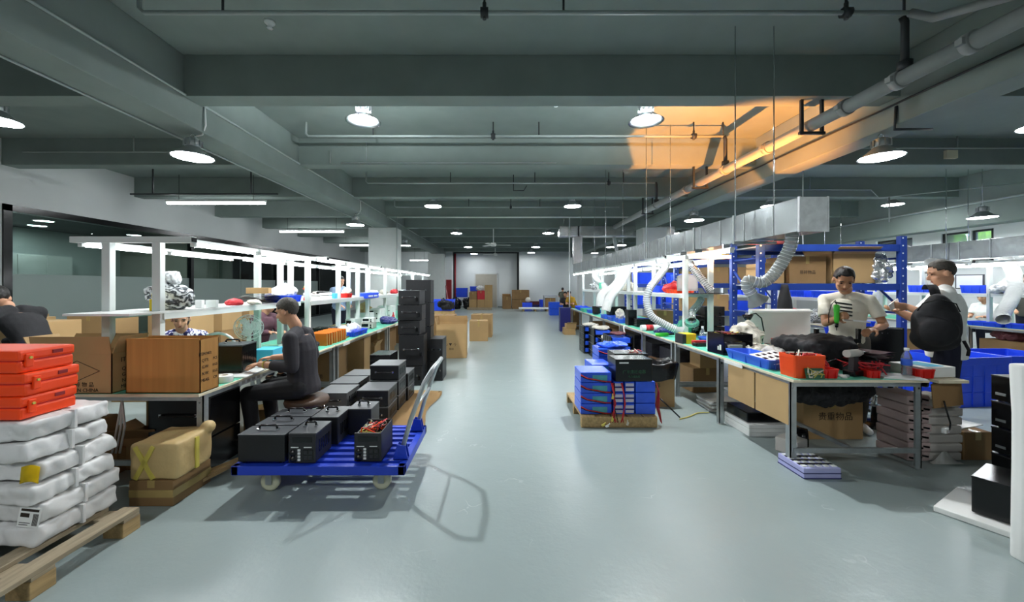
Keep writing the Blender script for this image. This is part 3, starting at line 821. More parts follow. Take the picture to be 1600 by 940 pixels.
def flex_hose(pts, r, label, m='hose', wire='hose_wire', nose=None, pitch=.028, name='flexible_hose'):
    """ribbed flexible hose along a smooth path"""
    P = [Vector(p) for p in pts]
    out = []
    for i in range(len(P) - 1):
        a = P[max(i - 1, 0)]; b_ = P[i]; c = P[i + 1]; e = P[min(i + 2, len(P) - 1)]
        n = max(3, int((c - b_).length / (pitch / 2)))
        for k in range(n):
            t = k / n
            out.append(.5 * ((2 * b_) + (c - a) * t + (2 * a - 5 * b_ + 4 * c - e) * t * t + (3 * b_ - a - 3 * c + e) * t ** 3))
    out.append(P[-1])
    h = empty(name, P[0], 0, label, 'hose', 'extraction hoses')
    q = [p - P[0] for p in out]
    b = MB(); b.tube(q, [r * (1.0 if i % 2 else .9) for i in range(len(q))], 14, cap=False); b.build('sleeve', m, h)
    b = MB()
    for i in range(0, len(q) - 1, 2):
        t = (q[i + 1] - q[i]).normalized(); u = t.orthogonal().normalized(); w = t.cross(u)
        b.tube([q[i] + (u * math.cos(a) + w * math.sin(a)) * r * .98 for a in [2 * PI * j / 12 for j in range(12)]], .0035, 4, closed=True)
    b.build('wire_coil', wire, h)
    if nose:
        b = MB(); t = (q[-1] - q[-3]).normalized(); R = t.to_track_quat('Z', 'Y').to_matrix()
        b.lathe([(r * .9, 0), (r * .9, .02), (nose, .1), (nose, .105), (r * .8, .02)], q[-1], 16, R); b.build('hood', m, h)
    return h

def cable(pts, r, label, m='gloss', name='cable', cat='cable'):
    P = [Vector(p) for p in pts]; out = []
    for i in range(len(P) - 1):
        a = P[max(i - 1, 0)]; b_ = P[i]; c = P[i + 1]; e = P[min(i + 2, len(P) - 1)]
        for k in range(6):
            t = k / 6
            out.append(.5 * ((2 * b_) + (c - a) * t + (2 * a - 5 * b_ + 4 * c - e) * t * t + (3 * b_ - a - 3 * c + e) * t ** 3))
    out.append(P[-1])
    b = MB(); b.tube(out, r, 6)
    return tag(b.build(name, m), label, cat)

def heap(name, loc, size, label, cat, m, seed=1, rough=.25, n=5, rz=0.0, f=7.0, floor=True, crease=.2):
    """soft crumpled heap: cloth, film or a bag"""
    w, d, h = size
    b = MB()
    b.ball((0, 0, h * .45), (w / 2, d / 2, h * .55), 22, 14)
    R = random.Random(seed)
    for i in range(n): b.ball((R.uniform(-.3, .3) * w, R.uniform(-.3, .3) * d, h * R.uniform(.3, .6)), (w * R.uniform(.2, .32), d * R.uniform(.2, .32), h * R.uniform(.3, .5)), 14, 9)
    b.shake(min(w, d, h) * rough, seed, f)
    if floor:
        for v in b.bm.verts: v.co.z = max(v.co.z, 0)
    o = voxel(b, name, m, max(.009, min(w, d, h) / 20), 2)
    from mathutils import noise
    k = min(w, d, h) * crease
    for v in o.data.vertices:
        p = v.co * (2.2 / max(min(w, d, h), .08)) + Vector((seed * 1.7, 0, seed))
        v.co += v.normal * k * (abs(noise.noise(p)) + .6 * abs(noise.noise(p * 2.1)) - .35)
        if floor: v.co.z = max(v.co.z, 0)
    o.location = loc; o.rotation_euler = (0, 0, rz)
    return tag(o, label, cat)

def voxel(b, name, m, size, smooth=4, parent=None):
    """turn overlapping closed shells into one continuous surface"""
    bmesh.ops.recalc_face_normals(b.bm, faces=b.bm.faces)
    me = bpy.data.meshes.new(name); b.bm.to_mesh(me); b.bm.free()
    o = bpy.data.objects.new(name, me); COL.objects.link(o)
    r = o.modifiers.new('r', 'REMESH'); r.mode = 'VOXEL'; r.voxel_size = size; r.use_smooth_shade = True
    if smooth:
        s_ = o.modifiers.new('s', 'SMOOTH'); s_.factor = .5; s_.iterations = smooth
    dg = bpy.context.evaluated_depsgraph_get()
    n = bpy.data.meshes.new_from_object(o.evaluated_get(dg), depsgraph=dg)
    o.modifiers.clear(); old = o.data; o.data = n; bpy.data.meshes.remove(old)
    n.name = name
    n.materials.clear()
    for q in (m if isinstance(m, (list, tuple)) else [m]): n.materials.append(M[q])
    for p in n.polygons: p.use_smooth = True
    if parent is not None: o.parent = parent
    return o

# ------------------------------------------------------------ people
def loft_ring(c, rx, ry, n=16, tilt=0.0, yaw=0.0):
    c = Vector(c); R = Euler((tilt, 0, yaw)).to_matrix()
    return [c + R @ Vector((rx * math.cos(a), ry * math.sin(a), 0)) for a in [2 * PI * i / n for i in range(n)]]
def caps(b, *chain):
    """chain of (point, radius): a tapering limb"""
    for (p, r) in chain: b.ball(p, r, 12, 8)
    for (p, r), (q, s_) in zip(chain, chain[1:]): b.tube([p, q], [r, s_], 12)
def hand(b, wrist, d, n, curl=.5, side=1, k=1.0):
    """palm, four fingers and a thumb; d = finger direction, n = palm normal (fingers curl towards it)"""
    d = Vector(d).normalized(); n = Vector(n); n = (n - d * n.dot(d)).normalized(); s_ = d.cross(n) * side
    w = Vector(wrist)
    X = Matrix((s_, d, n)).transposed()
    b.ball(w + d * .045 * k, (.041 * k, .05 * k, .015 * k), 12, 8, X)
    for i, (o, L) in enumerate(((-.03, .068), (-.01, .078), (.011, .073), (.03, .058))):
        p = w + d * .08 * k + s_ * o * k
        a = curl
        q = p + (d * math.cos(a * .6) + n * math.sin(a * .6)) * L * .45 * k
        e = q + (d * math.cos(a * 1.5) + n * math.sin(a * 1.5)) * L * .35 * k
        g = e + (d * math.cos(a * 2.2) + n * math.sin(a * 2.2)) * L * .25 * k
        caps(b, (p, .0095 * k), (q, .0088 * k), (e, .008 * k), (g, .007 * k))
    p = w + d * .03 * k - s_ * .034 * k
    q = p + (d * .6 - s_ * .6 + n * .45).normalized() * .04 * k
    e = q + (d * .85 - s_ * .1 + n * .5).normalized() * .032 * k
    caps(b, (p, .014 * k), (q, .011 * k), (e, .009 * k))
def person(name_label, loc, rz, J, skin='skin', hair='hair', top='tee', legs='navy', sleeve='short', hair_long=False, vox=.0085, build=1.0, bald=False,
           lower=True, hem=None, shoes='gloss', fl=None):
    """J: joint positions in the person's own frame, facing -y, right side at -x. Feet at z=0."""
    J = {k: Vector(v) for k, v in J.items()}
    P = empty('person', loc, rz, name_label, 'person')
    B = build
    sh = {s_: J['shoulder_' + s_] for s_ in 'lr'}
    mid = (sh['l'] + sh['r']) / 2
    ax = (sh['l'] - sh['r']); yaw = math.atan2(ax.y, ax.x)
    hy = math.atan2((J['hip_l'] - J['hip_r']).y, (J['hip_l'] - J['hip_r']).x)
    pel = (J['hip_l'] + J['hip_r']) / 2
    up = (mid - pel)
    tilt = math.atan2(-up.y, up.z)
    fw = Vector((math.sin(yaw), -math.cos(yaw), 0))
    def torso(b, e, top_k=1.0, low=0.0):
        L = [(-.10 + low, .165, .12), (.0, .175, .125), (.22, .15, .108), (.45, .158, .115), (.72, .178, .122), (.88, .165, .108), (1.0, .115, .085), (1.07, .062, .06)]
        R = []
        for t, rx, ry in L:
            if t > 1.03 * top_k + .03: continue
            c = pel + up * t
            R.append(loft_ring(c, (rx + e) * B, (ry + e) * B, 18, tilt * (.6 if t < .3 else 1), hy * (1 - t) + yaw * t))
        b.loft(R)
    head = J['head']; nk = J['neck']
    hd = Euler(J.get('head_rot', Vector((0, 0, 0)))).to_matrix()
    H = lambda x, y, z: head + hd @ Vector((x, y, z))
    b = MB()
    torso(b, 0)
    caps(b, (nk, .058), (H(0, .02, -.06), .052))
    b.ball(H(0, .012, .035), (.076, .096, .1), 20, 14, hd); b.ball(H(0, -.022, -.04), (.058, .07, .075), 18, 12, hd)
    b.ball(H(0, -.048, -.082), (.03, .03, .026), 12, 8, hd)
    b.tube([H(0, -.085, .02), H(0, -.108, -.018)], [.008, .014], 8); b.ball(H(0, -.104, -.022), .0135, 10, 8)
    for s_ in (-1, 1):
        b.ball(H(s_ * .08, .01, -.002), (.012, .022, .034), 10, 8, hd)
        b.ball(H(s_ * .034, -.072, .035), (.026, .014, .01), 10, 6, hd)
        b.ball(H(s_ * .042, -.055, -.02), (.022, .02, .02), 10, 6, hd)
    for s_ in 'lr':
        sg = 1 if s_ == 'l' else -1
        el, wr = J['elbow_' + s_], J['wrist_' + s_]
        caps(b, (sh[s_] - up * .04, .05 * B), (sh[s_].lerp(el, .45), .047 * B), (el, .041 * B), (el.lerp(wr, .3), .043 * B), (wr, .028 * B))
        d = J.get('hand_' + s_, wr - el); n_ = J.get('palm_' + s_, Vector((0, 0, -1)))
        hand(b, wr, d, n_, J.get('curl_' + s_, Vector((.55, 0, 0))).x, -sg)
        if lower:
            hp, kn, an = J['hip_' + s_], J['knee_' + s_], J['ankle_' + s_]
            caps(b, (hp, .092 * B), (hp.lerp(kn, .5), .075 * B), (kn, .056 * B), (kn.lerp(an, .3), .054 * B), (an, .038 * B))
            td = J.get('toe_' + s_, Vector((0, -1, 0))).normalized()
            caps(b, (an - Vector((0, 0, .03)) - td * .03, .04), (an + td * .13 - Vector((0, 0, .048)), .03))
    body = voxel(b, 'body', skin, vox, 3, P)
    # clothes
    b = MB(); torso(b, .016, 1.0, -.02 if hem is None else hem)
    for s_ in 'lr': caps(b, (mid.lerp(sh[s_], .3) + up * .035, .07 * B), (sh[s_] - up * .03, .064 * B))
    for s_ in 'lr':
        el, wr = J['elbow_' + s_], J['wrist_' + s_]
        caps(b, (sh[s_] - up * .025, .067 * B), (sh[s_].lerp(el, .4), .063 * B))
        if sleeve == 'short': b.tube([sh[s_].lerp(el, .3), sh[s_].lerp(el, .72)], [.066 * B, .068 * B], 14)
        else:
            caps(b, (sh[s_].lerp(el, .45), .066 * B), (el, .057 * B)); b.tube([el, el.lerp(wr, .62 if sleeve == 'rolled' else .95)], [.057 * B, .048 * B], 14)
    b.shake(.006, 5, 12)
    shirt = voxel(b, 'shirt', top, vox, 3, P)
    if lower:
        b = MB()
        b.loft([loft_ring(pel + up * t, (rx + .016) * B, (ry + .016) * B, 18, tilt * .5, hy) for t, rx, ry in ((-.12, .16, .12), (-.02, .172, .122), (.06, .168, .118), (.12, .155, .11))])
        for s_ in 'lr':
            hp, kn, an = J['hip_' + s_], J['knee_' + s_], J['ankle_' + s_]
            caps(b, (hp, .104 * B), (hp.lerp(kn, .5), .088 * B), (kn, .07 * B)); b.tube([kn, an + (kn - an) * .02], [.07 * B, .056 * B], 14)
        voxel(b, 'trousers', legs, vox * 1.1, 3, P)
        for s_ in 'lr':
            an = J['ankle_' + s_]; td = J.get('toe_' + s_, Vector((0, -1, 0))).normalized()
            b = MB(); caps(b, (an - Vector((0, 0, .035)) - td * .035, .046), (an + td * .06 - Vector((0, 0, .042)), .043), (an + td * .15 - Vector((0, 0, .05)), .034))
            for v in b.bm.verts: v.co.z = max(v.co.z, .004)
            voxel(b, 'shoe', shoes, .01, 2, P)
    # hair: the skull's cap a little larger, cut at the hairline
    b = MB(); b.ball(H(0, .016, .042), (.083, .102, .102), 26, 18, hd)
    if hair_long: b.ball(H(0, .06, -.03), (.075, .055, .11), 18, 12, hd)
    def line(y):
        P_ = [(-.12, .1), (-.07, .088), (-.045, .03), (-.005, .022), (.03, .0), (.05, -.045), (.13, -.06)]
        for (y0, z0), (y1, z1) in zip(P_, P_[1:]):
            if y <= y1: return z0 + (z1 - z0) * (y - y0) / (y1 - y0)
        return P_[-1][1]
    cut = []
    for v in b.bm.verts:
        q = hd.transposed() @ (v.co - head)
        if q.z < line(q.y) - (.08 if hair_long and q.y > -.03 else 0): cut.append(v)
    bmesh.ops.delete(b.bm, geom=cut, context='VERTS')
    bmesh.ops.recalc_face_normals(b.bm, faces=b.bm.faces)
    bmesh.ops.solidify(b.bm, geom=b.bm.faces[:], thickness=.008)
    b.shake(.004, 2, 40)
    b.build('hair', hair, P, smooth=True)
    for s_ in (-1, 1):
        fc = MB(); fc.ball(H(s_ * .034, -.079, .016), (.011, .008, .005), 8, 6, hd); fc.build('eye', 'eye', body)
        fc = MB(); fc.ball(H(s_ * .034, -.086, .04), (.02, .006, .004), 8, 6, hd); fc.build('eyebrow', hair, body)
    fc = MB(); fc.ball(H(0, -.089, -.054), (.022, .008, .006), 10, 6, hd); fc.build('mouth', 'lips', body)
    return P, shirt
# ------------------------------------------------------------ people (positions are offsets from the feet point, world axes)
shirt_man, tee_shirt = person('person in cream T-shirt with black chest stripes, standing at the bench holding a green driver', (3.62, 4.02, 0), 0, dict(
    hip_l=(.09, -.04, .93), hip_r=(-.08, .05, .93), knee_l=(.1, -.08, .5), knee_r=(-.06, .06, .5), ankle_l=(.1, -.04, .09), ankle_r=(-.07, .1, .09),
    toe_l=(-.3, -1, 0), toe_r=(-.6, -.8, 0), shoulder_l=(.12, -.12, 1.365), shoulder_r=(-.16, .09, 1.36), neck=(-.06, -.05, 1.465), head=(-.15, -.13, 1.555), head_rot=(.62, 0.05, -.5),
    elbow_l=(.17, -.22, 1.11), wrist_l=(-.07, -.37, 1.085), elbow_r=(-.24, -.02, 1.11), wrist_r=(-.33, -.29, 1.19), hand_l=(-1, -.25, -.1), palm_l=(0, .2, -1),
    hand_r=(-.55, -.7, .25), palm_r=(.7, -.5, 0), curl_r=(1.0, 0, 0), curl_l=(.7, 0, 0)), skin='skin2', top='tee', legs='greyt', shoes='white', vox=.0078, build=.88)
me = tee_shirt.data
bv = BVHTree.FromPolygons([v.co for v in me.vertices], [p.vertices for p in me.polygons])
fwv = Vector((-.42, -.9, 0)).normalized(); sdv = Vector((.9, -.42, 0)).normalized()
for k in range(4):
    b = MB(); c0 = Vector((-.09, -.05, 1.315 - k * .037))
    def fn(u, v, c0=c0):
        p = c0 + sdv * ((u - .5) * .125) + Vector((0, 0, (v - .5) * .017 + (u - .5) * -.02)) + fwv * .5
        h = bv.ray_cast(p, -fwv, 1.0)
        return (h[0] if h[0] else p - fwv * .4) + fwv * .003
    b.sheet(8, 2, fn); b.build('chest_stripe', 'gloss', tee_shirt)
g = empty('electric_screwdriver', (3.215, 3.68, 1.12), 0, 'green electric screwdriver held upright in the fist of the person in the striped T-shirt', 'tool')
b = MB(); b.lathe([(0, .02), (.014, .02), (.021, .05), (.02, .12), (.024, .15), (.024, .19), (.014, .2), (0, .2)], n=16); b.build('body', 'lime', g)
b = MB(); b.lathe([(0, -.05), (.003, -.05), (.004, -.02), (.012, -.02), (.015, .02), (0, .02)], n=12); b.build('nose', 'gloss', g)
b = MB(); b.tube([(0, 0, .2), (-.02, -.01, .24), (-.05, 0, .2), (-.06, .02, .1), (-.05, .03, .02)], .004, 6); b.build('cord', 'gloss', g)

bp_man, _ = person('person in white T-shirt with a black backpack, back turned, looking at a phone', (4.33, 3.74, 0), 0, dict(
    hip_l=(-.07, -.07, .93), hip_r=(.07, .07, .93), knee_l=(-.09, -.08, .5), knee_r=(.07, .08, .5), ankle_l=(-.07, -.1, .09), ankle_r=(.08, .06, .09),
    toe_l=(-.7, .6, 0), toe_r=(-.7, .6, 0), shoulder_l=(-.15, -.14, 1.42), shoulder_r=(.13, .15, 1.42), neck=(0, .02, 1.5), head=(-.02, .02, 1.615), head_rot=(.32, 0, -2.05),
    elbow_l=(-.22, -.15, 1.16), wrist_l=(-.32, .04, 1.29), elbow_r=(.02, .3, 1.15), wrist_r=(-.24, .22, 1.24), hand_l=(-.9, .35, .15), palm_l=(.3, .8, .3), curl_l=(.9, 0, 0), hand_r=(-1, 0, .1), palm_r=(0, -.3, 1)),
    skin='skin', hair='hair2', top='tee2', legs='navy', vox=.0085, hem=-.16, build=1.05)
ph = empty('mobile_phone', (3.92, 3.83, 1.31), .3, 'pale mobile phone held up by the person with the backpack', 'phone')
b = MB(); b.cbox((0, 0, 0), (.145, .008, .07), ry=-.45, bv=.003); b.build('body', 'white', ph)
b = MB(); b.cbox((0, .005, 0), (.13, .002, .06), ry=-.45); b.build('screen', 'screen', ph)
k = empty('backpack', (3.96, 3.50, .91), -.62, 'black backpack slung over the shoulder of the person in the white T-shirt', 'bag')
b = MB()
b.ball((0, 0, .22), (.165, .095, .23), 22, 14).ball((.02, .01, .33), (.115, .085, .19), 20, 12).ball((-.01, 0, .11), (.165, .095, .125), 18, 12).box(-.13, .13, -.07, .07, .05, .36, bv=.03).ball((0, -.075, .17), (.13, .06, .13), 18, 12)
b.shake(.018, 4, 7); voxel(b, 'body', 'jacket', .012, 3, k)
b = MB()
for j in range(9):
    pass
b.tube([(-.13, -.07, .36), (-.1, -.1, .43), (0, -.1, .47), (.1, -.1, .43), (.13, -.07, .36)], .005, 6); b.build('zip', 'gloss', k)
b = MB(); b.sheet(2, 12, lambda u, v: (-.03 + u * .07 - .01 * math.sin(v * 3), .02 + .25 * math.sin(v * 1.5) * v, .5 + .1 * math.sin(v * 2.6)), .012); b.build('strap', 'jacket', k)
b = MB(); b.tube([(.17, 0, .1), (.2, 0, .02), (.19, -.01, -.03)], .012, 8); b.build('strap_end', 'jacket', k)

seat_man, _ = person('person with shaved grey hair in charcoal shirt, seated on a stool working at the bench', (-1.92, 3.68, 0), 0, dict(
    hip_l=(.03, -.1, .545), hip_r=(.03, .1, .545), knee_l=(-.42, -.13, .5), knee_r=(-.4, .14, .5), ankle_l=(-.36, -.13, .09), ankle_r=(-.34, .14, .09),
    toe_l=(-1, 0, 0), toe_r=(-1, 0, 0), shoulder_l=(.0, -.19, 1.03), shoulder_r=(-.04, .19, 1.03), neck=(-.05, 0, 1.12), head=(-.13, 0, 1.245), head_rot=(.3, 0, -1.6),
    elbow_l=(.05, -.24, .77), wrist_l=(-.3, -.14, .775), elbow_r=(.0, .25, .79), wrist_r=(-.34, .12, .79), hand_l=(-1, .15, -.05), palm_l=(0, .1, -1), hand_r=(-1, -.1, -.05), palm_r=(0, 0, -1)),
    skin='skin', hair='hair2', top='shirt', legs='jacket', sleeve='rolled', vox=.0078)
b = MB(); b.lathe([(.034, 0), (.038, .006), (.034, .012), (.03, .006)], (0, 0, 0), 14, Euler((PI / 2, 0, PI / 2)).to_matrix()); br = b.build('bracelet', 'tapey', seat_man); br.location = (-.255, -.157, .776)
st = empty('stool', (-1.86, 3.68, 0), 0, 'round stool with worn brown seat under the person in the charcoal shirt', 'stool')
b = MB(); b.lathe([(0, .37), (.19, .37), (.2, .4), (.19, .43), (0, .435)], n=24); b.build('seat', 'stool', st)
for a in range(4):
    b = MB(); b.cyl((.14 * math.cos(a * PI / 2 + .7), .14 * math.sin(a * PI / 2 + .7), .37), (.19 * math.cos(a * PI / 2 + .7), .19 * math.sin(a * PI / 2 + .7), 0), .012, n=8); b.build('leg', 'chrome', st)
b = MB(); b.tube([(.172 * math.cos(a), .172 * math.sin(a), .14) for a in [2 * PI * i / 20 for i in range(20)]], .007, 6, closed=True); b.build('foot_ring', 'chrome', st)

def seated(label, loc, f, top, skin='skin', hair='hair', sleeve='short', lean=.05, vox=.012, hz=.5, long=False, down=.35, reach=.3):
    """person on a seat facing direction f (radians: 0 = towards the camera, positive turns to +x)"""
    R = Matrix.Rotation(f, 3, 'Z')
    q = lambda x, y, z: tuple(R @ Vector((x, y, z)))
    return person(label, loc, 0, dict(
        hip_l=q(.09, 0, hz), hip_r=q(-.09, 0, hz), knee_l=q(.1, -.4, hz - .02), knee_r=q(-.1, -.4, hz - .02), ankle_l=q(.1, -.38, .09), ankle_r=q(-.1, -.36, .09), toe_l=q(0, -1, 0), toe_r=q(0, -1, 0),
        shoulder_l=q(.18, -lean, hz + .5), shoulder_r=q(-.18, -lean, hz + .5), neck=q(0, -lean - .03, hz + .58), head=q(0, -lean - .1, hz + .695), head_rot=(down, 0, f),
        elbow_l=q(.23, -lean - .05, hz + .25), elbow_r=q(-.23, -lean - .05, hz + .25), wrist_l=q(.1, -reach - .05, hz + .27), wrist_r=q(-.1, -reach - .05, hz + .27), hand_l=q(-.2, -1, 0), hand_r=q(.2, -1, 0)),
        skin=skin, hair=hair, top=top, legs='navy', sleeve=sleeve, vox=vox, hair_long=long)[0]
seated('person in navy and white patterned blouse, seated behind the carton on the bench', (-3.72, 4.48, 0), .6, 'floral', long=True, hz=.42, vox=.01, lean=.03)
seated('person in maroon plaid shirt, leaning over behind the seated person in charcoal', (-3.95, 6.2, 0), 1.35, 'plaid', sleeve='long', lean=.15, hz=.5)
for lb, loc, rz, top, legs in (('person in light blue shirt, standing behind the cart side bench shelf', (-4.1, 9.7, 0), .9, 'bluesh', 'navy'), ('person in grey top at the far work line, cut by the picture edge', (10.75, 7.8, 0), -1.2, 'greyt', 'navy')):
    R = Matrix.Rotation(rz, 3, 'Z'); q = lambda x, y, z: tuple(R @ Vector((x, y, z)))
    person(lb, loc, 0, dict(hip_l=q(.09, 0, .93), hip_r=q(-.09, 0, .93), knee_l=q(.09, -.02, .5), knee_r=q(-.09, -.02, .5), ankle_l=q(.1, 0, .09), ankle_r=q(-.1, 0, .09), toe_l=q(0, -1, 0), toe_r=q(0, -1, 0),
        shoulder_l=q(.19, -.05, 1.41), shoulder_r=q(-.19, -.05, 1.41), neck=q(0, -.06, 1.49), head=q(0, -.1, 1.6), head_rot=(.35, 0, rz), elbow_l=q(.25, -.08, 1.14), elbow_r=q(-.25, -.08, 1.14),
        wrist_l=q(.12, -.3, 1.02), wrist_r=q(-.12, -.3, 1.02)), top=top, legs=legs, vox=.013, sleeve='long')
person('person in black top bending over behind the orange cases, face turned away', (-4.95, 4.0, 0), 0, dict(hip_l=(.13, -.09, .86), hip_r=(.13, .09, .86), knee_l=(.02, -.1, .46), knee_r=(.04, .1, .46), ankle_l=(.12, -.1, .09), ankle_r=(.14, .1, .09),
        toe_l=(-1, 0, 0), toe_r=(-1, 0, 0), shoulder_l=(-.12, -.19, 1.22), shoulder_r=(-.1, .19, 1.22), neck=(-.2, 0, 1.29), head=(-.32, .02, 1.36), head_rot=(.5, 0, -2.1), elbow_l=(-.14, -.27, .95), elbow_r=(-.2, .25, .95),
        wrist_l=(-.4, -.2, .88), wrist_r=(-.44, .15, .88)), top='jacket', legs='navy', vox=.011, sleeve='long')
seated('person in pale pink top, seated behind the far work line beside the green windows', (10.9, 8.6, 0), -1.4, 'tee2', long=True, hz=.55)
seated('person in olive top with back turned, seated at the desk by the far wall', (3.85, 24.1, 0), 2.9, 'olive', vox=.02, hz=.55)
seated('person in yellow top bending down at the far end of the hose bench', (3.3, 17.0, 0), -1.0, 'yel_sh', vox=.018, lean=.3, hz=.45)
seated('person in dark top beside the yellow top, at the far end of the hose bench', (3.02, 17.6, 0), -.4, 'shirt', vox=.018, lean=.25, hz=.4)
# ------------------------------------------------------------ cart side: benches, shelf frames, lamps
LX0, LX1, LZ = -3.4, -2.26, .69
for i, (y0, y1) in enumerate(((2.87, 5.24), (5.26, 7.7), (7.72, 10.2), (10.22, 13.4))):
    table(LX0, LX1, y0, y1, LZ, 'green-topped work table on the cart side, %s of four from the viewer' % NTH[i], [(x, y) for x in (-3.36, -2.295) for y in (y0 + .06, y1 - .05)], LX1)
LF = (-2.69, -3.12, 1.9, 1.29)
def lframe(y0, y1, posts, label, **k): return shelf_frame(LF[0], LF[1], y0, y1, LF[2], LF[3], LZ, posts, label, arm=.28, **k)
shelf_frame(-2.81, -3.22, 3.15, 5.3, LF[2], LF[3], LZ, [(-2.81, 3.15), (-3.22, 3.15), (-3.09, 4.87)], 'white shelf frame on the cart side bench, carrying the black plastic bag', bars=(3.15,), sh_y0=2.86, arm=.29)
lframe(5.34, 7.68, [(-2.69, 5.34), (-3.07, 5.34), (-3.07, 5.6), (-2.69, 6.34), (-2.69, 7.2)], 'white shelf frame on the cart side bench, carrying the small red tray', bars=(5.34,))
lframe(7.72, 10.1, [(-2.69, 7.72), (-3.07, 7.72), (-2.69, 8.9), (-3.07, 8.9)], 'white shelf frame on the cart side bench, beside the tall stack of black cases', bars=(7.72,))
lframe(10.14, 13.3, [(-2.69, 10.14), (-3.07, 10.14), (-2.69, 11.7), (-3.07, 13.2), (-2.69, 13.2)], 'white shelf frame at the far end of the cart side bench', bars=(10.14, 13.2))
for i in range(10):
    y = 3.03 + i * 1.0
    if i == 0: y += .14
    tube_lamp(-2.55 if i < 2 else -2.44, y, y + (.82 if i == 0 else .94), 1.855, '%s tube lamp from the viewer in the aisle-side row over the cart side bench' % NTH[i])
    tube_lamp(-3.48 if i < 2 else -3.37, y, y + (.82 if i == 0 else .94), 1.855, '%s tube lamp from the viewer in the office-side row over the cart side bench' % NTH[i])

# cartons on the near bench end
c = carton((-3.22, 3.0, LZ), (.6, .24, .3), 0, 'brown open carton marked MADE IN CHINA on the bench end behind the orange cases', 'card', flaps=[('f', 8, .13), ('b', 28, .13), ('l', 30, .14), ('r', 24, .14)])
b = MB(); D = [(-.17, 0), (0, .075), (.17, 0), (0, -.075)]
for p, q in zip(D, D[1:] + D[:1]): b.cyl((p[0] + .04, -.1212, p[1] + .17), (q[0] + .04, -.1212, q[1] + .17), .0022, n=4)
b.build('printed_diamond', 'ink', c)
text('易 碎 物 品', .04, (.07, -.1212, .065), FRONT, 'ink', c)
text('MADE IN CHINA', .038, (.06, -.1212, .025), FRONT, 'ink', c)
for i in range(4): text(('QTY:', 'G.W:', 'N.W:', 'MEAS:')[i], .04, (.3012, 0, .17 - i * .045), RIGHT, 'ink', c)
text('ITEM', .05, (.3012, 0, .24), RIGHT, 'ink', c)
b = MB(); b.cbox((-.1, -.125, .37), (.12, .002, .03), rx=-.12).build('label', 'white', c)
b = MB(); b.cbox((.02, -.125, .375), (.07, .002, .03), rx=-.12).build('label', 'tapey', c)
c = carton((-2.545, 2.985, LZ), (.56, .19, .4), 0, 'orange-brown ribbed open carton on the bench corner, printed on its aisle end', 'card2', flaps=[('b', 6, .01), ('f', 4, .012)])
for i, (a, e, g) in enumerate((('ITEM NO:', '', ''), ('QTY:', '', 'PCS'), ('G.W:', '', 'KGS'), ('N.W:', '', 'KGS'), ('MEAS:', '', 'CM'))):
    text(a, .034, (.2812, -.045, .29 - i * .05), RIGHT, 'ink', c, sx=.9)
    if g: text(g, .03, (.2812, .055, .29 - i * .05), RIGHT, 'ink', c, sx=.9)

# on the shelf of the first frame
SZ = 1.29
heap('plastic_bag', (-2.93, 3.4, SZ), (.34, .3, .24), 'knotted plastic bag of black parts on the shelf beside the near post', 'bag', 'crinkle2', 3, .16, 4)
heap('bag_knot', (-2.93, 3.42, SZ + .22), (.17, .12, .12), 'white twisted top of the knotted plastic bag on the shelf', 'bag', 'crinkle', 5, .3, 3)
g = empty('yellow_bottle', (-2.86, 3.18, SZ), 0, 'yellow glue bottle on the shelf behind the near post', 'bottle')
b = MB(); b.box(-.035, .035, -.025, .025, 0, .1, bv=.01).box(-.02, .02, -.02, .02, .1, .15, bv=.006); b.build('body', 'yellow', g)
b = MB(); b.lathe([(.018, .15), (.018, .18), (.006, .2), (0, .2)], n=12); b.build('cap', 'tapey', g)
for i, (x, y, w_, h_, m_, t_) in enumerate(((-2.84, 3.62, .03, .075, 'white', 'small white box stood on the shelf beside the plastic bag'), (-2.8, 3.72, .05, .07, 'white_frame', 'small pale green box on the shelf, second beside the plastic bag'))):
    b = MB(); b.box(-w_, w_, -.02, .02, 0, h_, bv=.003).box(-w_ * .3, w_ * .3, -.021, -.02, h_ * .1, h_ * .9); o = b.build('small_box', m_); o.location = (x, y, SZ); tag(o, t_, 'box')
heap('cloth', (-2.85, 4.1, SZ), (.2, .16, .065), 'crumpled red cloth on the shelf of the near frame', 'cloth', 'redw', 6, .4, 4)
heap('cloth', (-2.76, 4.28, SZ), (.16, .14, .05), 'crumpled white rag beside the red cloth on the shelf', 'cloth', 'cloth', 8, .4, 4)
for i in range(5):
    b = MB(); b.sheet(8, 5, lambda u, v, i=i: ((u - .5) * .34, (v - .5) * .26, .005 * math.sin(u * 6 + i) + .004 * math.cos(v * 7 - i)), .009)
    o = b.build('foam_sheet', 'foamg'); o.location = (-2.92 + .01 * (i % 3), 4.62 + .012 * (i % 2), SZ + .016 + i * .02); o.rotation_euler = (0, 0, .06 * (i - 2))
    tag(o, 'grey foam sheet in the pile on the shelf, %s from the bottom' % NTH[i], 'foam sheet', 'grey foam sheets on the shelf')
carton((-2.9, 4.6, SZ + .115), (.24, .12, .07), .25, 'small slim carton tilted on top of the grey foam sheets', 'card', tape=False)
t = tray((-2.79, 4.93, SZ), (.3, .36, .085), 0, 'blue plastic tray of clear film on the shelf above the seated person', 'blue')
heap('film_wrap', (-2.8, 4.93, SZ + .05), (.3, .34, .16), 'crumpled clear film heaped in the blue shelf tray', 'wrapping', 'crinkle', 11, .35, 6)
heap('film_wrap', (-2.85, 5.05, SZ + .14), (.16, .2, .09), 'upper tuft of crumpled clear film over the blue shelf tray', 'wrapping', 'crinkle', 15, .4, 4)
carton((-2.76, 5.2, SZ), (.12, .09, .07), 0, 'small white carton at the far end of the first shelf', 'white', tape=False)
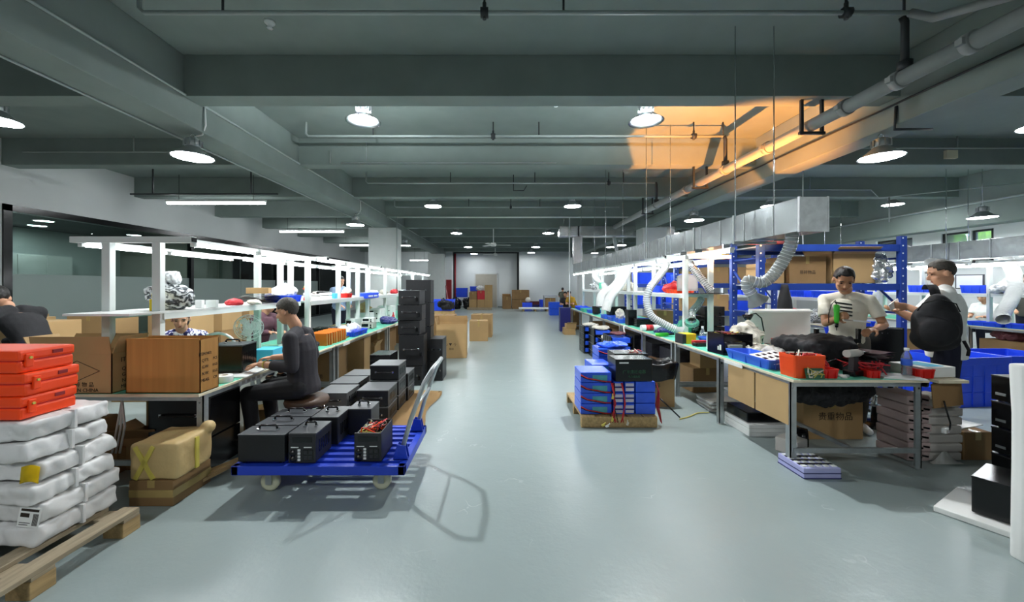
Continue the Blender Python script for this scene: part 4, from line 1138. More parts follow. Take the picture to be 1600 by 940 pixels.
# second frame shelf
tl = empty('dispenser', (-2.8, 5.52, SZ), 0, 'orange and red glue dispenser stand on the second shelf', 'tool')
b = MB(); b.lathe([(.05, 0), (.05, .02), (.025, .05), (.02, .12), (.03, .15), (.05, .17), (0, .19)], n=16); b.build('body', 'bin_orange', tl)
b = MB(); b.lathe([(.055, 0), (.06, .025), (.055, .03), (0, .03)], n=16); b.build('base', 'red', tl)
b = MB(); b.lathe([(0, .17), (.035, .175), (.035, .2), (0, .21)], n=12); b.build('cap', 'yellow', tl)
ch = empty('battery_holder', (-2.86, 6.0, SZ), 0, 'white rack of round cells on the second shelf', 'rack')
b = MB(); b.box(-.13, .13, -.2, .2, 0, .05, bv=.004).box(-.13, .13, -.2, .2, .06, .1, bv=.004); b.build('body', 'foam', ch)
for i in range(4):
    b = MB(); b.cyl((-.09 + .06 * i, -.2, .1), (-.09 + .06 * i, .18, .1), .022, n=10); b.build('cell', 'gloss' if i % 2 else 'foamg', ch)
carton((-2.74, 6.3, SZ), (.1, .14, .085), 0, 'cyan and white carton on the second shelf before the red tray', 'cyan', tape=False)
tray((-2.74, 6.75, SZ), (.17, .26, .075), 0, 'small red tray on the second shelf of the cart side bench', 'red')
heap('paper_scrap', (-2.76, 6.85, SZ + .05), (.14, .2, .1), 'crumpled white paper in the small red shelf tray', 'paper', 'cloth', 4, .4, 4)
sb = empty('shelf_bin', (-2.7, 7.75, SZ - .04), 0, 'long blue parts bin with a white strip at the far end of the second shelf', 'bin')
b = MB(); b.box(-.12, .12, -.35, .35, 0, .11, bv=.01); b.build('body', 'blue', sb)
b = MB(); b.box(.12, .123, -.28, -.02, .03, .06).box(.12, .123, .04, .26, .03, .06); b.build('label', 'white', sb)
for i in range(5):
    y = 8.4 + i * .8
    heap('parts_bag', (-2.8, y, SZ), (.2, .26, .11), 'small bag of parts on the third shelf, %s along' % NTH[i], 'bag', ('crinkle', 'cloth', 'redw', 'crinkle2', 'cell_dark')[i], i + 20, .3, 3)

# on the bench top around the seated person
dv = power_case((-2.53, 3.62, LZ + .012), (.3, .26, .255), .12, 'open black device case on the bench in front of the person in charcoal', 'top', 'gloss', 'black2', name='device_case')
b = MB(); b.cbox((-2.47, 3.6, LZ + .006), (.42, .5, .01), rz=.1); tag(b.build('work_pad', 'white'), 'pale work pad under the black device case on the bench', 'mat')
tr = empty('tape_roll', (-2.34, 3.24, LZ), 0, 'white roll of tape on the bench corner beside the ribbed carton', 'tape')
b = MB(); b.lathe([(.035, 0), (.065, 0), (.068, .005), (.068, .05), (.065, .055), (.035, .055), (.035, 0)], n=24); b.build('roll', 'white', tr)
b = MB(); b.lathe([(.03, .002), (.036, .002), (.036, .058), (.03, .058), (.03, .002)], n=24); b.build('core', 'cloth', tr)
bx = empty('label_box', (-2.28, 3.5, LZ - .065), 0, 'pale label strip on the front edge of the bench below the device case', 'label')
b = MB(); b.box(.0, .006, -.16, .16, 0, .05, bv=.001); b.build('plate', 'white', bx)
b = MB()
for i in range(4): b.box(.006, .007, -.13 + i * .07, -.09 + i * .07, .012, .04)
b.build('print', 'foamg', bx)
for k, (x, y) in enumerate(((-2.27, 5.6), (-2.27, 7.1), (-2.27, 8.3))):
    b = MB(); b.box(0, .006, -.12, .12, -.055, -.015, bv=.001); o = b.build('edge_label', 'white'); o.location = (x + .012, y, LZ); tag(o, 'white edge label on the cart side bench, %s beyond the seated person' % NTH[k], 'label')
fn_ = empty('desk_fan', (-3.02, 4.6, LZ), .9, 'white desk fan on the bench, tilted away in front of the brown cartons', 'fan')
b = MB(); b.lathe([(0, 0), (.12, 0), (.12, .02), (.03, .04), (.022, .2), (0, .2)], n=20); b.build('base', 'white', fn_)
RX = Euler((1.2, 0, 0)).to_matrix()
b = MB()
for r_, z_ in ((.15, 0), (.11, .025), (.06, .04), (.15, -.05), (.1, -.07)): b.tube([Vector((0, -.02, .32)) + RX @ Vector((r_ * math.cos(a), r_ * math.sin(a), z_)) for a in [2 * PI * i / 24 for i in range(24)]], .004, 5, closed=True)
for i in range(18):
    a = 2 * PI * i / 18
    b.tube([Vector((0, -.02, .32)) + RX @ Vector((r_ * math.cos(a), r_ * math.sin(a), z_)) for r_, z_ in ((.02, .045), (.08, .036), (.15, 0), (.1, -.07))], .0022, 4)
b.build('guard', 'white', fn_)
b = MB()
for i in range(3):
    a = i * 2 * PI / 3; mx = Matrix.Translation((0, -.02, .32)) @ RX.to_4x4() @ Matrix.Rotation(a, 4, 'Z') @ Euler((.4, 0, 0)).to_matrix().to_4x4()
    b.box(.02, .12, -.05, .05, -.012, -.009, mx=mx)
b.build('blade', 'foam', fn_)
b = MB(); b.cyl((0, 0, .2), (0, .0, .31), .02).ball((0, .05, .31), (.05, .07, .05), 12, 8); b.build('motor', 'white', fn_)
fr = empty('desk_fan', (-2.92, 3.95, LZ), .4, 'white desk fan with flat base lying behind the black device case', 'fan')
b = MB(); b.lathe([(0, 0), (.13, 0), (.14, .02), (.05, .035), (0, .04)], n=20); b.build('base', 'white', fr)
b = MB(); b.tube([(.16 * math.cos(a), 0, .16 + .16 * math.sin(a)) for a in [PI * i / 14 - .05 for i in range(15)]], .014, 8).box(-.15, .15, -.02, .02, .03, .06); b.build('guard', 'white', fr)
b = MB(); b.box(-.12, .12, -.05, .05, .06, .2, bv=.015); b.build('motor', 'gloss', fr)
carton((-2.5, 4.12, LZ), (.2, .22, .14), .1, 'blue and white carton on the bench behind the black device case', 'cyan', tape=False)
b = MB(); b.box(-.11, .11, -.09, .09, 0, .11, bv=.006).box(-.08, .08, -.092, -.09, .02, .06); o = b.build('parts_box', 'white'); o.location = (-2.52, 4.62, LZ); tag(o, 'white parts box with red bits on the bench past the device case', 'box')
heap('cloth', (-2.52, 4.62, LZ + .1), (.2, .16, .07), 'red and pink packets heaped on the white parts box', 'packet', 'redw', 9, .4, 5)
for k, (x, y) in enumerate(((-2.62, 4.35), (-2.5, 4.37), (-2.44, 4.3))):
    b = MB(); b.lathe([(0, 0), (.03, 0), (.03, .07), (.012, .09), (.012, .11), (0, .11)], n=14); o = b.build('bottle', ('cyan', 'blue_tray', 'white')[k]); o.location = (x, y, LZ)
    tag(o, ['cyan flux bottle on the bench beside the blue carton', 'blue flux bottle on the bench by the red packets', 'white flux bottle on the bench by the red packets'][k], 'bottle')
tray((-2.4, 4.1, LZ), (.26, .2, .03), .2, 'flat black parts tray on the bench beside the hands of the seated person', 'gloss')
wires(None, (-2.6, -2.3, 4.2, 4.8, LZ + .005, LZ + .05), 5, ('gloss',), 31, .005, 'cable_bundle')
tag(bpy.data.objects['cable_bundle'], 'tangle of black cables on the bench past the seated person', 'cable')
heap('cloth', (-2.5, 4.95, LZ), (.3, .3, .1), 'dark crumpled sleeve cloth on the bench behind the seated person', 'cloth', 'jacket', 12, .3, 4)
# row of orange boards standing on edge
for i in range(13):
    p = empty('orange_board', (-2.47 + .008 * (i % 3), 5.16 + i * .052, LZ), 0, 'orange board standing on edge in the row, %s from the seated person' % NTH[i], 'board', 'orange boards on edge')
    b = MB(); b.cbox((0, 0, .085), (.26, .018, .165), rx=.06 + .03 * rnd.random(), bv=.002); b.build('panel', 'orange2', p)
    b = MB(); b.cbox((.132, 0, .085), (.004, .022, .15), rx=.06, bv=.001); b.build('rim', 'card2', p)
tray((-2.47, 6.35, LZ), (.34, .62, .075), 0, 'blue tray of clear bags on the bench beyond the orange boards', 'blue')
for k, (x, y) in enumerate(((-2.5, 6.15), (-2.45, 6.42), (-2.52, 6.6))):
    heap('film_bag', (x, y, LZ + .04), (.2, .22, .12), 'clear bag in the blue bench tray, %s from the orange boards' % NTH[k], 'bag', 'crinkle', 40 + k, .35, 4)
carton((-2.75, 6.0, LZ), (.3, .25, .16), .1, 'black box on the bench behind the orange boards', 'gloss', tape=False, name='equipment_box')
carton((-2.85, 6.75, LZ), (.24, .3, .12), .1, 'tan paper bundle behind the blue bench tray', 'paper', tape=False, name='paper_bundle')
def instrument(x, y, z, s, rz, label, m_='foamg'):
    w, d, h = s
    c = empty('bench_instrument', (x, y, z), rz, label, 'instrument')
    b = MB(); b.box(-w / 2, w / 2, -d / 2, d / 2, .008, h, bv=.006); b.build('body', m_, c)
    b = MB(); b.box(-w * .4, w * .1, -d / 2 - .004, -d / 2, h * .4, h * .85); b.build('screen', 'screen', c)
    for i in range(2):
        b = MB(); b.lathe([(0, .014), (.012, .014), (.014, 0)], (w * .28, -d / 2, h * (.3 + .35 * i)), 12, Matrix.Rotation(PI / 2, 3, 'X')); b.build('knob', 'gloss', c)
    b = MB()
    for sx in (-1, 1): b.box(sx * w * .35 - .015, sx * w * .35 + .015, -d * .4, d * .4, 0, .008)
    b.build('foot', 'gloss', c)
    return c
instrument(-2.52, 7.3, LZ, (.24, .26, .11), .1, 'grey bench instrument past the blue tray, lower of two')
instrument(-2.52, 7.32, LZ + .11, (.22, .22, .09), .1, 'white bench instrument stacked on the grey one', 'white')
instrument(-2.75, 7.15, LZ, (.18, .3, .2), 0, 'pale test meter against the shelf posts past the blue tray', 'white_frame')
instrument(-2.85, 8.6, LZ, (.4, .3, .3), 0, 'white screened instrument near the black case stack', 'white')
instrument(-2.8, 9.4, LZ, (.35, .3, .32), 0, 'white panel instrument behind the black case stack', 'white')
heap('cloth', (-2.42, 8.2, LZ), (.3, .4, .14), 'blue and purple cable coil heaped on the bench near the black case stack', 'cable', 'cell_dark', 14, .4, 6)
b = MB(); b.lathe([(0, 0), (.03, 0), (.03, .14), (.012, .18), (.012, .22), (0, .22)], n=14); o = b.build('bottle', 'redw'); o.location = (-2.4, 8.55, LZ); tag(o, 'red bottle on the bench near the black case stack', 'bottle')
heap('glove_pile', (-2.85, 8.0, LZ + .25), (.3, .2, .2), 'tan gloves over a white box by the shelf posts', 'glove', 'paper', 17, .4, 5)
carton((-2.85, 8.0, LZ), (.32, .26, .25), 0, 'white box under the tan gloves by the shelf posts', 'white', tape=False)

# under the cart side bench
c = carton((-3.15, 3.75, 0), (.36, .3, .52), 0, 'brown carton marked with four characters under the bench, beside the black case', 'card3')
text('贵重物品', .075, (.02, -.1512, .3), FRONT, 'ink', c)
carton((-2.98, 3.28, 0), (.34, .3, .26), .1, 'low open carton under the bench in front of the marked carton', 'card3', flaps=[('f', 35, .1), ('l', 50, .1), ('r', 40, .1)])
carton((-3.2, 3.2, 0), (.3, .3, .2), 0, 'small carton on the floor under the bench end by the white sacks', 'card3')
bx2 = carton((-2.6, 3.28, 0), (.5, .36, .27), 0, 'black steel box on the floor under the bench carrying the black case', 'gloss', tape=False, name='steel_box')
power_case((-2.6, 3.28, .27), (.5, .36, .33), 0, 'big black case with front handle under the ribbed carton end of the bench', 'front', 'gloss', 'black', vents=False)
for k, (x, y, s_) in enumerate(((-2.98, 3.02, (.07, .07, .09)),)):
    pass
b = MB()
for i in range(3): b.tube([(-3.02 + .03 * i, 2.98, .2), (-3.0 + .03 * i, 3.0, .4), (-2.98, 3.02, .6), (-2.96 + .01 * i, 3.02, .66)], .008, 6)
tag(b.build('cable_bundle', 'foamg'), 'grey cables hanging under the bench end behind the sacks', 'cable')
heap('white_sack', (-3.3, 3.02, .45), (.3, .25, .22), 'white bundle tucked under the bench end behind the sacks', 'bundle', 'bag', 33, .2, 4, floor=True)
carton((-3.3, 3.02, .0), (.3, .28, .45), 0, 'brown carton holding up the white bundle under the bench end', 'card3')
c = carton((-2.38, 2.78, 0), (.3, .34, .175), 0, 'low taped carton on the floor at the bench corner', 'card3')
b = MB(); b.box(-.151, .151, -.171, .171, .06, .11).build('tape_band', 'tape', c)
wp = empty('wrapped_parcel', (-2.37, 2.78, .175), .03, 'paper-wrapped parcel with yellow tape on top of the low carton', 'parcel')
b = MB(); b.box(-.16, .16, -.17, .17, 0, .25, bv=.02).sub(3).shake(.012, 7, 9); b.ball((.14, .14, .25), (.05, .06, .05), 10, 8); voxel(b, 'wrap', 'paper', .011, 2, wp)
b = MB(); b.cbox((-.06, -.168, .12), (.03, .012, .25), ry=.5).cbox((-.06, -.168, .12), (.03, .012, .25), ry=-.5).cbox((.165, 0, .12), (.012, .03, .22)); b.build('tape', 'tapey', wp)
b = MB()
for i in range(3): b.cbox((-2.18 + .025 * i, 3.12 + .04 * i, .05 + .012 * i), (.05, .55, .02), rz=-.3 - .1 * i, rx=.04)
tag(b.build('cardboard_strips', 'card4'), 'loose cardboard strips on the floor behind the bench leg', 'cardboard', kind='stuff')
c = carton((-2.55, 4.05, 0), (.22, .2, .22), .2, 'small brown carton in the dark under the bench by the feet', 'card3')
c = carton((-2.66, 5.75, 0), (.5, .55, .6), 0, 'large open carton under the bench beyond the seated person', 'card3', flaps=[('r', 12, .12), ('f', 4, .03)])
text('中心物流', .07, (-.02, -.2762, .2), FRONT, 'ink', c)
c = carton((-2.5, 6.75, 0), (.3, .35, .58), 0, 'tall narrow brown carton under the bench before the black case stack', 'card', flaps=[('r', 10, .06), ('l', 15, .06)])
c = carton((-2.56, 7.4, 0), (.36, .36, .36), 0, 'open carton under the bench close to the black case stack', 'card', flaps=[('f', 40, .1), ('r', 30, .1)])
carton((-2.6, 8.4, 0), (.4, .5, .5), 0, 'brown carton under the bench behind the black case stack', 'card3')
for k in range(3):
    carton((-2.9, 9.4 + k * .9, 0), (.5, .6, .45 + .08 * k), 0, 'brown carton under the far part of the cart side bench, %s of three' % NTH[k], 'card3')

# cartons stacked along the office glass behind the bench
R9 = random.Random(5)
n = 0
for (x, y, lv, w_) in ((-4.75, 5.2, 2, .55), (-4.9, 5.9, 3, .6), (-5.0, 6.7, 3, .62), (-5.1, 7.6, 3, .6), (-5.6, 4.6, 3, .6), (-6.4, 5.0, 3, .62), (-6.2, 6.0, 3, .6), (-7.2, 5.6, 3, .65)):
    z = 0
    for j in range(lv):
        h_ = .33 + .06 * R9.random()
        carton((x, y, z), (w_, .5, h_), R9.uniform(-.06, .06), 'brown carton in the piles before the office glass: pile %s, %s from the floor' % (NTH[n], NTH[j]), ('card', 'card3', 'card')[j % 3], group='cartons along the office glass', tape=j % 2 == 0)
        z += h_
    n += 1
b = MB(); b.cbox((0, 0, .03), (.5, .3, .06), bv=.015).cbox((.1, .02, .075), (.3, .2, .03), bv=.01); o = b.build('black_parts_tray', 'gloss'); o.location = (-3.18, 4.0, LZ); tag(o, 'flat black parts stack on the bench behind the ribbed carton', 'parts')

# ------------------------------------------------------------ orange cases, sacks and pallet in front
p = empty('pallet', (-2.76, 2.0, 0), 0, 'weathered wooden pallet under the white sacks', 'pallet')
for k, x in enumerate((.47, .28, -.1, -.45)):
    b = MB(); b.box(x - .05, x + .05, -.62, .38, .105, .13, bv=.003); b.build('deck_board', 'pallet', p)
for y in (-.55, -.12, .33):
    b = MB(); b.box(-.5, .52, y - .05, y + .05, .085, .105, bv=.003); b.build('stringer_board', 'pallet', p)
    for x in (.46, 0, -.44):
        b = MB(); b.box(x - .06, x + .06, y - .055, y + .055, .0, .085, bv=.004); b.build('block', 'pallet2', p)
z = .132
for i in range(6):
    h_ = .108
    w_ = empty('white_sack', (-2.86 + (.0, -.012, -.02, -.035, -.06, -.07)[i], 2.22 + (0, .01, -.01, .015, 0, .01)[i], z), (.0, .03, -.02, .03, -.01, .02)[i],
               'white woven sack in the stack on the pallet, %s from the bottom' % NTH[i], 'sack', 'white sacks on the pallet')
    b = MB(); b.box(-.44, .44, -.215, .215, .004, h_ - .004, bv=.018).sub(3).shake(.022, i + 1, 5).shake(.012, i + 9, 15)
    o = voxel(b, 'sack', 'bag', .011, 2, w_)
    for v in o.data.vertices: v.co.z = min(max(v.co.z, .002), h_ - .001)
    b = MB(); b.box(-.452, .452, -.008, .008, .0, h_, bv=.002); b.build('strap', 'bag', w_)
    from mathutils import noise
    for v in o.data.vertices: v.co += v.normal * .012 * (1.6 * abs(noise.noise(v.co * 12 + Vector((i * 3, 0, 0)))) - .5); v.co.z = min(max(v.co.z, .001), h_)
    z += h_
sk = [o for o in COL.objects if o.name.startswith('white_sack') and o.get('group')]
b = MB(); b.sheet(5, 4, lambda u, v: ((u - .5) * .1, .004 * math.sin(u * 5), (v - .5) * .085 + .01 * math.sin(u * 3)), .001); o = b.build('yellow_tag', 'yellow', sk[3]); o.location = (.42, -.235, .05); o.rotation_euler = (-.1, 0, 0)
lb = MB(); lb.box(-.055, .055, -.002, 0, -.05, .05); o = lb.build('shipping_label', 'white', sk[1]); o.location = (.40, -.235, .05); o.rotation_euler = (-.08, .12, 0)
b = MB(); b.box(-.045, .045, -.003, -.002, .03, .042).box(-.045, .0, -.003, -.002, .0, .02)
for i in range(7): b.box(.02 + .004 * i, .022 + .004 * i, -.003, -.002, -.04, .02)
b.box(-.045, .01, -.003, -.002, -.03, -.027).box(-.045, .0, -.003, -.002, -.04, -.037); b.build('print', 'ink', o)
z += .004
for i in range(3):
    c = empty('orange_case', (-2.80, 2.17, z), (.0, .05, -.02)[i], 'bright orange plastic case, %s of the three stacked on the white sacks' % ('bottom', 'middle', 'top')[i], 'case', 'orange cases on the sacks')
    sx, sy = .25, .135
    k = (1.0, 1.02, .97)[i]
    b = MB(); b.box(-sx * k, sx * k, -sy * k, sy * k, 0, .062, bv=.012); b.build('base', 'orange', c)
    b = MB(); b.box(-sx * k - .004, sx * k + .004, -sy * k - .004, sy * k + .004, .066, .122, bv=.014); b.build('lid', 'orange', c)
    b = MB(); b.box(-sx * k + .006, sx * k - .006, -sy * k + .006, sy * k - .006, .06, .068); b.build('seal', 'red', c)
    for x in (-.14,):
        b = MB(); b.box(x - .022, x + .022, -sy * k - .012, -sy * k, .03, .1, bv=.004); q = b.build('latch', 'orange', c)
        b = MB(); b.cyl((x, -sy * k - .012, .075), (x, -sy * k - .02, .075), .006, n=8); b.build('pin', 'tapey', q)
    b = MB(); b.box(sx * k, sx * k + .008, .02, .07, .085, .105, bv=.002); b.build('badge', 'darkred', c)
    b = MB(); b.box(sx * k, sx * k + .012, -.105, -.07, .03, .1, bv=.004); q = b.build('latch', 'orange', c)
    b = MB(); b.cyl((sx * k + .012, -.087, .08), (sx * k + .02, -.087, .08), .007, n=8); b.build('pin', 'tapey', q)
    z += .124

# ------------------------------------------------------------ platform cart with cases
ct = empty('platform_cart', (-1.29, 3.1, 0), 0, 'blue platform cart with slatted deck, loaded with black cases', 'cart')
b = MB(); b.box(-.61, .61, -.4, -.35, .165, .23, bv=.005).box(-.61, .61, .35, .4, .165, .23, bv=.005).box(-.61, -.56, -.4, .4, .165, .23, bv=.005).box(.56, .61, -.4, .4, .165, .23, bv=.005)
b.box(-.02, .02, -.35, .35, .165, .2); b.build('deck_frame', 'cart_blue', ct)
for i in range(7):
    y = -.29 + i * .097
    b = MB(); b.box(-.57, .57, y - .022, y + .022, .2, .232, bv=.003); b.build('deck_slat', 'cart_blue', ct)
for x, y in ((-.4, -.28), (.41, -.26), (-.4, .28), (.41, .28)):
    w_ = MB(); w_.lathe([(.02, -.02), (.05, -.022), (.066, -.016), (.068, 0), (.066, .016), (.05, .022), (.02, .02)], (x, y, .068), 24, Euler((PI / 2, 0, 0)).to_matrix()); wh = w_.build('wheel', 'rubber', ct)
    b = MB(); b.cyl((x, y - .03, .068), (x, y + .03, .068), .016, n=12); b.build('hub', 'steel', wh)
    b = MB(); b.box(x - .022, x + .022, y - .034, y - .028, .055, .165).box(x - .022, x + .022, y + .028, y + .034, .055, .165).box(x - .045, x + .045, y - .045, y + .045, .155, .166); b.build('caster_fork', 'steel', ct)
hp = [(.545, -.27, .235), (.62, -.27, .5), (.72, -.26, .78), (.775, -.2, .875), (.79, 0, .89), (.775, .2, .875), (.72, .26, .78), (.62, .27, .5), (.545, .27, .235)]
b = MB(); b.tube(hp, .017, 12); b.build('handle', 'steel', ct)
b = MB(); b.tube([(.66, -.262, .61), (.675, 0, .61), (.66, .262, .61)][:1] + [(.665, .262, .61)], .011, 8); b.build('handle_bar', 'steel', ct)
for y in (-.27, .27):
    b = MB(); b.prism([(.5, .23), (.61, .23), (.59, .33), (.53, .34)], y - .03, y - .022).prism([(.5, .23), (.61, .23), (.59, .33), (.53, .34)], y + .022, y + .03).box(.5, .61, y - .03, y + .03, .228, .236); b.build('handle_socket', 'cart_blue', ct)
DZ = .232
for i in range(3):
    power_case((-1.715, 2.83 + i * .195, DZ), (.335, .17, .205), 0, 'black case with strap handle on the bench side of the cart, %s from the viewer' % NTH[i], 'top', 'black', 'black2', 'black cases on the cart')
d_ = power_case((-1.42, 2.87, DZ), (.195, .25, .215), 0, 'black device with control panel and strap handle at the cart edge, beside the handled case', 'top', 'black', 'black2', name='power_station'); front_panel(d_, .195, .25, .215)
power_case((-1.4, 3.19, DZ), (.21, .28, .225), 0, 'black case behind the panelled device on the cart', 'top', 'black', 'black2')
power_case((-1.2, 3.36, DZ), (.2, .22, .225), 0, 'plain black case at the back of the cart deck', 'top', 'black', 'black2', vents=False)
o_ = empty('open_power_station', (-.96, 2.91, DZ), 0, 'open black device with panel and exposed wires, alone at the handle end of the cart', 'device')
b = MB(); b.box(-.097, .097, -.14, .14, 0, .01).box(-.097, -.09, -.14, .14, 0, .19).box(.09, .097, -.14, .14, 0, .21).box(-.097, .097, .133, .14, 0, .21).box(-.097, .097, -.14, -.13, 0, .205); b.build('body', 'black', o_)
front_panel(o_, .195, .28, .21)
b = MB(); b.box(-.08, .08, -.1, .12, .01, .12, bv=.005); b.build('battery_pack', 'cell_dark', o_)
wires(o_, (-.08, .085, -.11, .12, .12, .235), 5, ('redw', 'gloss', 'tapey', 'cloth', 'orange'), 3, .0045)

# cases on the floor behind the cart
b = MB(); b.sheet(14, 10, lambda u, v: (-2.2 + u * 1.35 + .04 * math.sin(v * 9), 3.75 + v * 1.7 + .03 * math.sin(u * 11), .012 + .004 * math.sin(u * 8) * math.cos(v * 7)), .006)
tag(b.build('cardboard_sheet', 'card4'), 'flattened cardboard sheet on the floor under the cases behind the cart', 'cardboard')
k_ = 0
for i, y in enumerate((4.3, 4.72, 5.1)):
    for j in range(2):
        power_case((-1.38 if i < 2 else -1.36, y, .018 + j * .18), (.335, .36, .18), 0, 'black case with front handle behind the cart, %s row back, %s layer' % (NTH[i], ('lower', 'upper')[j]), 'front', 'black', 'charcoal', 'black cases on the cardboard sheet')
power_case((-1.38, 4.72, .378), (.335, .36, .18), 0, 'black case with front handle topping the piles behind the cart', 'front', 'black', 'charcoal')
for i, y in enumerate((4.3, 4.72, 5.12)):
    for j in range(2):
        power_case((-1.86 if i else -1.82, y, .018 + j * .165), (.33, .36, .165), 0, 'grey case with front handle behind the cart, bench-side pile, %s row back, %s' % (NTH[i], ('lower', 'upper')[j]), 'front', 'charcoal', 'charcoal', 'grey cases on the cardboard sheet')

# tall stack of black trolley cases
z = 0
for i, (w_, d__, h_, rz, nm) in enumerate(((.35, .4, .285, 0, 'bottom'), (.37, .38, .47, .06, 'tall case, second from the bottom'), (.33, .36, .215, -.05, 'middle'), (.36, .38, .235, .04, 'second from the top'), (.32, .36, .22, -.03, 'top'))):
    c = power_case((-1.36 - (.02 if i > 1 else 0), 5.95, z), (w_, d__, h_), rz, 'black handled case in the tall stack by the bench, %s' % nm, 'front', 'black', 'black', 'black cases in the tall stack', name='equipment_case', vents=False)
    b = MB(); b.cbox((w_ * .38, -d__ / 2 - .004, h_ * .4), (.03, .012, .06), bv=.003); b.build('latch', 'gloss', c)
    z += h_
z = 0
for i in range(4):
    c = power_case((-1.42, 6.75, z), (.42, .42, .4), .05 * (i % 2), 'black case in the stack hidden behind the tall stack, %s from the floor' % NTH[i], 'front', 'black', 'black', 'black cases in the rear stack', name='equipment_case', vents=False)
    z += .4
z = 0
for i, h_ in enumerate((.3, .36)):
    c = power_case((-1.02, 6.25, z), (.2, .42, h_), 0, 'dark case standing beside the tall black stack on the aisle, %s' % ('lower', 'upper')[i], 'front', 'black', 'black', name='equipment_case', vents=False); z += h_
carton((-1.75, 5.75, 0), (.3, .4, .5), 0, 'plain black box on the floor between the bench and the tall stack', 'gloss', tape=False, name='steel_box')

# cartons along the aisle further back
c = carton((-1.04, 8.2, 0), (.62, .55, .7), .05, 'big open carton in the aisle with three small printed marks', 'card', flaps=[('b', -8, .14), ('r', 14, .12), ('l', 12, .12)])
text('∪ ▼ ☂', .07, (0, -.2762, .28), FRONT, 'ink', c)
text('易碎', .05, (0, -.2762, .19), FRONT, 'ink', c)
c = carton((-1.32, 9.0, 0), (.5, .5, .82), 0, 'tall carton behind the open carton in the aisle', 'card3', tape=True)
c = carton((-.62, 10.6, 0), (.5, .5, .55), .06, 'carton further down the aisle, in front of another', 'card')
carton((-.56, 11.4, 0), (.6, .5, .66), -.05, 'larger carton behind it, last of the aisle cartons', 'card')
bc = tray((-1.6, 10.6, .82), (.62, .45, .3), 0, 'deep blue crate heaped with black cloth above the aisle cartons', 'blue')
carton((-1.6, 10.6, .0), (.66, .5, .55), 0, 'carton under the deep blue crate by the second column', 'card3')
carton((-1.6, 10.6, .55), (.6, .46, .26), 0, 'shallow carton directly below the deep blue crate', 'card4')
heap('cloth', (-1.5, 10.42, .85), (.4, .3, .3), 'black cloth heaped over the deep blue crate', 'cloth', 'jacket', 3, .25, 4)
b = MB(); b.cyl((-1.35, 11.0, .02), (-1.62, 11.25, 1.5), .016).cbox((-1.35, 11.0, .06), (.3, .08, .1), rz=.6); tag(b.build('broom', 'maroon'), 'broom leaning by the deep blue crate', 'broom')
# ------------------------------------------------------------ hose side: benches, frames, duct
RX0, RX1, RZ = 2.36, 3.46, .74
for i, (y0, y1) in enumerate(((3.1, 5.25), (5.27, 7.6), (7.62, 10.2), (10.22, 13.0))):
    ly = (y0 + .05, (y0 + y1) / 2, y1 - .05)
    table(RX0, RX1, y0, y1, RZ, 'green-topped work table on the hose side, %s of four from the viewer' % NTH[i], [(x, y) for x in (2.395, 3.42) for y in ly], RX0, mid=i == 0)
def rframe(y0, y1, posts, label, **k): return shelf_frame(2.72, 3.09, y0, y1, 1.95, 1.38, RZ, posts, label, arm=.29, **k)
rframe(5.67, 7.74, [(2.72, 5.67), (3.09, 5.67)], 'white shelf frame on the hose side bench, nearest to the rack with cartons', bars=(5.67,))
rframe(7.78, 10.26, [(2.72, 7.78), (3.09, 7.78), (2.72, 8.2)], 'white shelf frame on the hose side bench, second from the viewer', bars=(7.78,))
rframe(10.3, 12.66, [(2.72, 10.3), (3.09, 10.3), (2.72, 10.75)], 'white shelf frame on the hose side bench, third from the viewer', bars=(10.3,))
rframe(12.7, 12.95, [(2.72, 12.7), (3.09, 12.7)], 'last white shelf frame at the far end of the hose side bench', bars=(12.7,), shelf=False)
for i in range(9):
    y = 4.08 + i * 1.0
    for x, t_ in ((2.46, 'aisle-side'), (3.35, 'rack-side')):
        if i < 2 and x > 3: continue
        l = tube_lamp(x, y, y + .94, 1.885, '%s tube lamp from the viewer in the %s row over the hose side bench' % (NTH[i], t_))
        if i < 2:
            for q in (-.3, .3):
                b = MB(); b.box(-.006, .07, q - .012, q + .012, .02, .075); b.build('hanger', 'chrome', l)
du = empty('ventilation_duct', (2.645, 3.26, 1.96), 0, 'galvanised rectangular duct above the hose side bench, open square end facing the viewer', 'duct')
b = MB(); b.box(-.122, .122, 0, 10.2, 0, .29, bv=.004); b.build('duct_body', 'duct', du)
b = MB()
for i in range(11): b.box(-.132, .132, .9 + i * .86 - .012, .9 + i * .86 + .012, -.008, .299)
b.build('flange', 'steel', du)
for i in range(24):
    b = MB(); b.box(-.126, -.122, .3 + i * .43 - .006, .3 + i * .43 + .006, .004, .286); b.build('seam', 'steel', du)
b = MB(); b.box(-.124, .124, -.012, 0, -.002, .292, bv=.003).box(-.11, .11, -.016, -.012, .137, .143).box(-.126, -.114, -.018, .004, -.004, .294).box(.114, .126, -.018, .004, -.004, .294); b.build('end_cap', 'duct_end_lit', du)
for k, y in enumerate((3.97, 6.4, 8.9, 11.6)):
    h = empty('duct_hanger', (2.62, y, 0), 0, 'pair of thin threaded rods and bar carrying the near duct, %s from its near end' % NTH[k], 'hanger', 'duct hangers')
    for x in (-.2, .2):
        b = MB(); b.cyl((x, 0, 1.93), (x, 0, SLAB), .006, n=6); b.build('rod', 'chrome', h)
    b = MB(); b.box(-.22, .22, -.015, .015, 1.93, 1.955); b.build('bar', 'steel', h)
cd = empty('ventilation_duct', (4.0, 13.45, 3.2), 0, 'foil-clad cross duct high over the far end of the hose side bench', 'duct')
b = MB(); b.box(-1.98, -1.35, -.2, .2, 0, .36, bv=.02).box(-1.3, 2.0, -.2, .2, 0, .36, bv=.02).sub(2).shake(.008, 2, 6); b.build('duct_body', 'foil', cd)
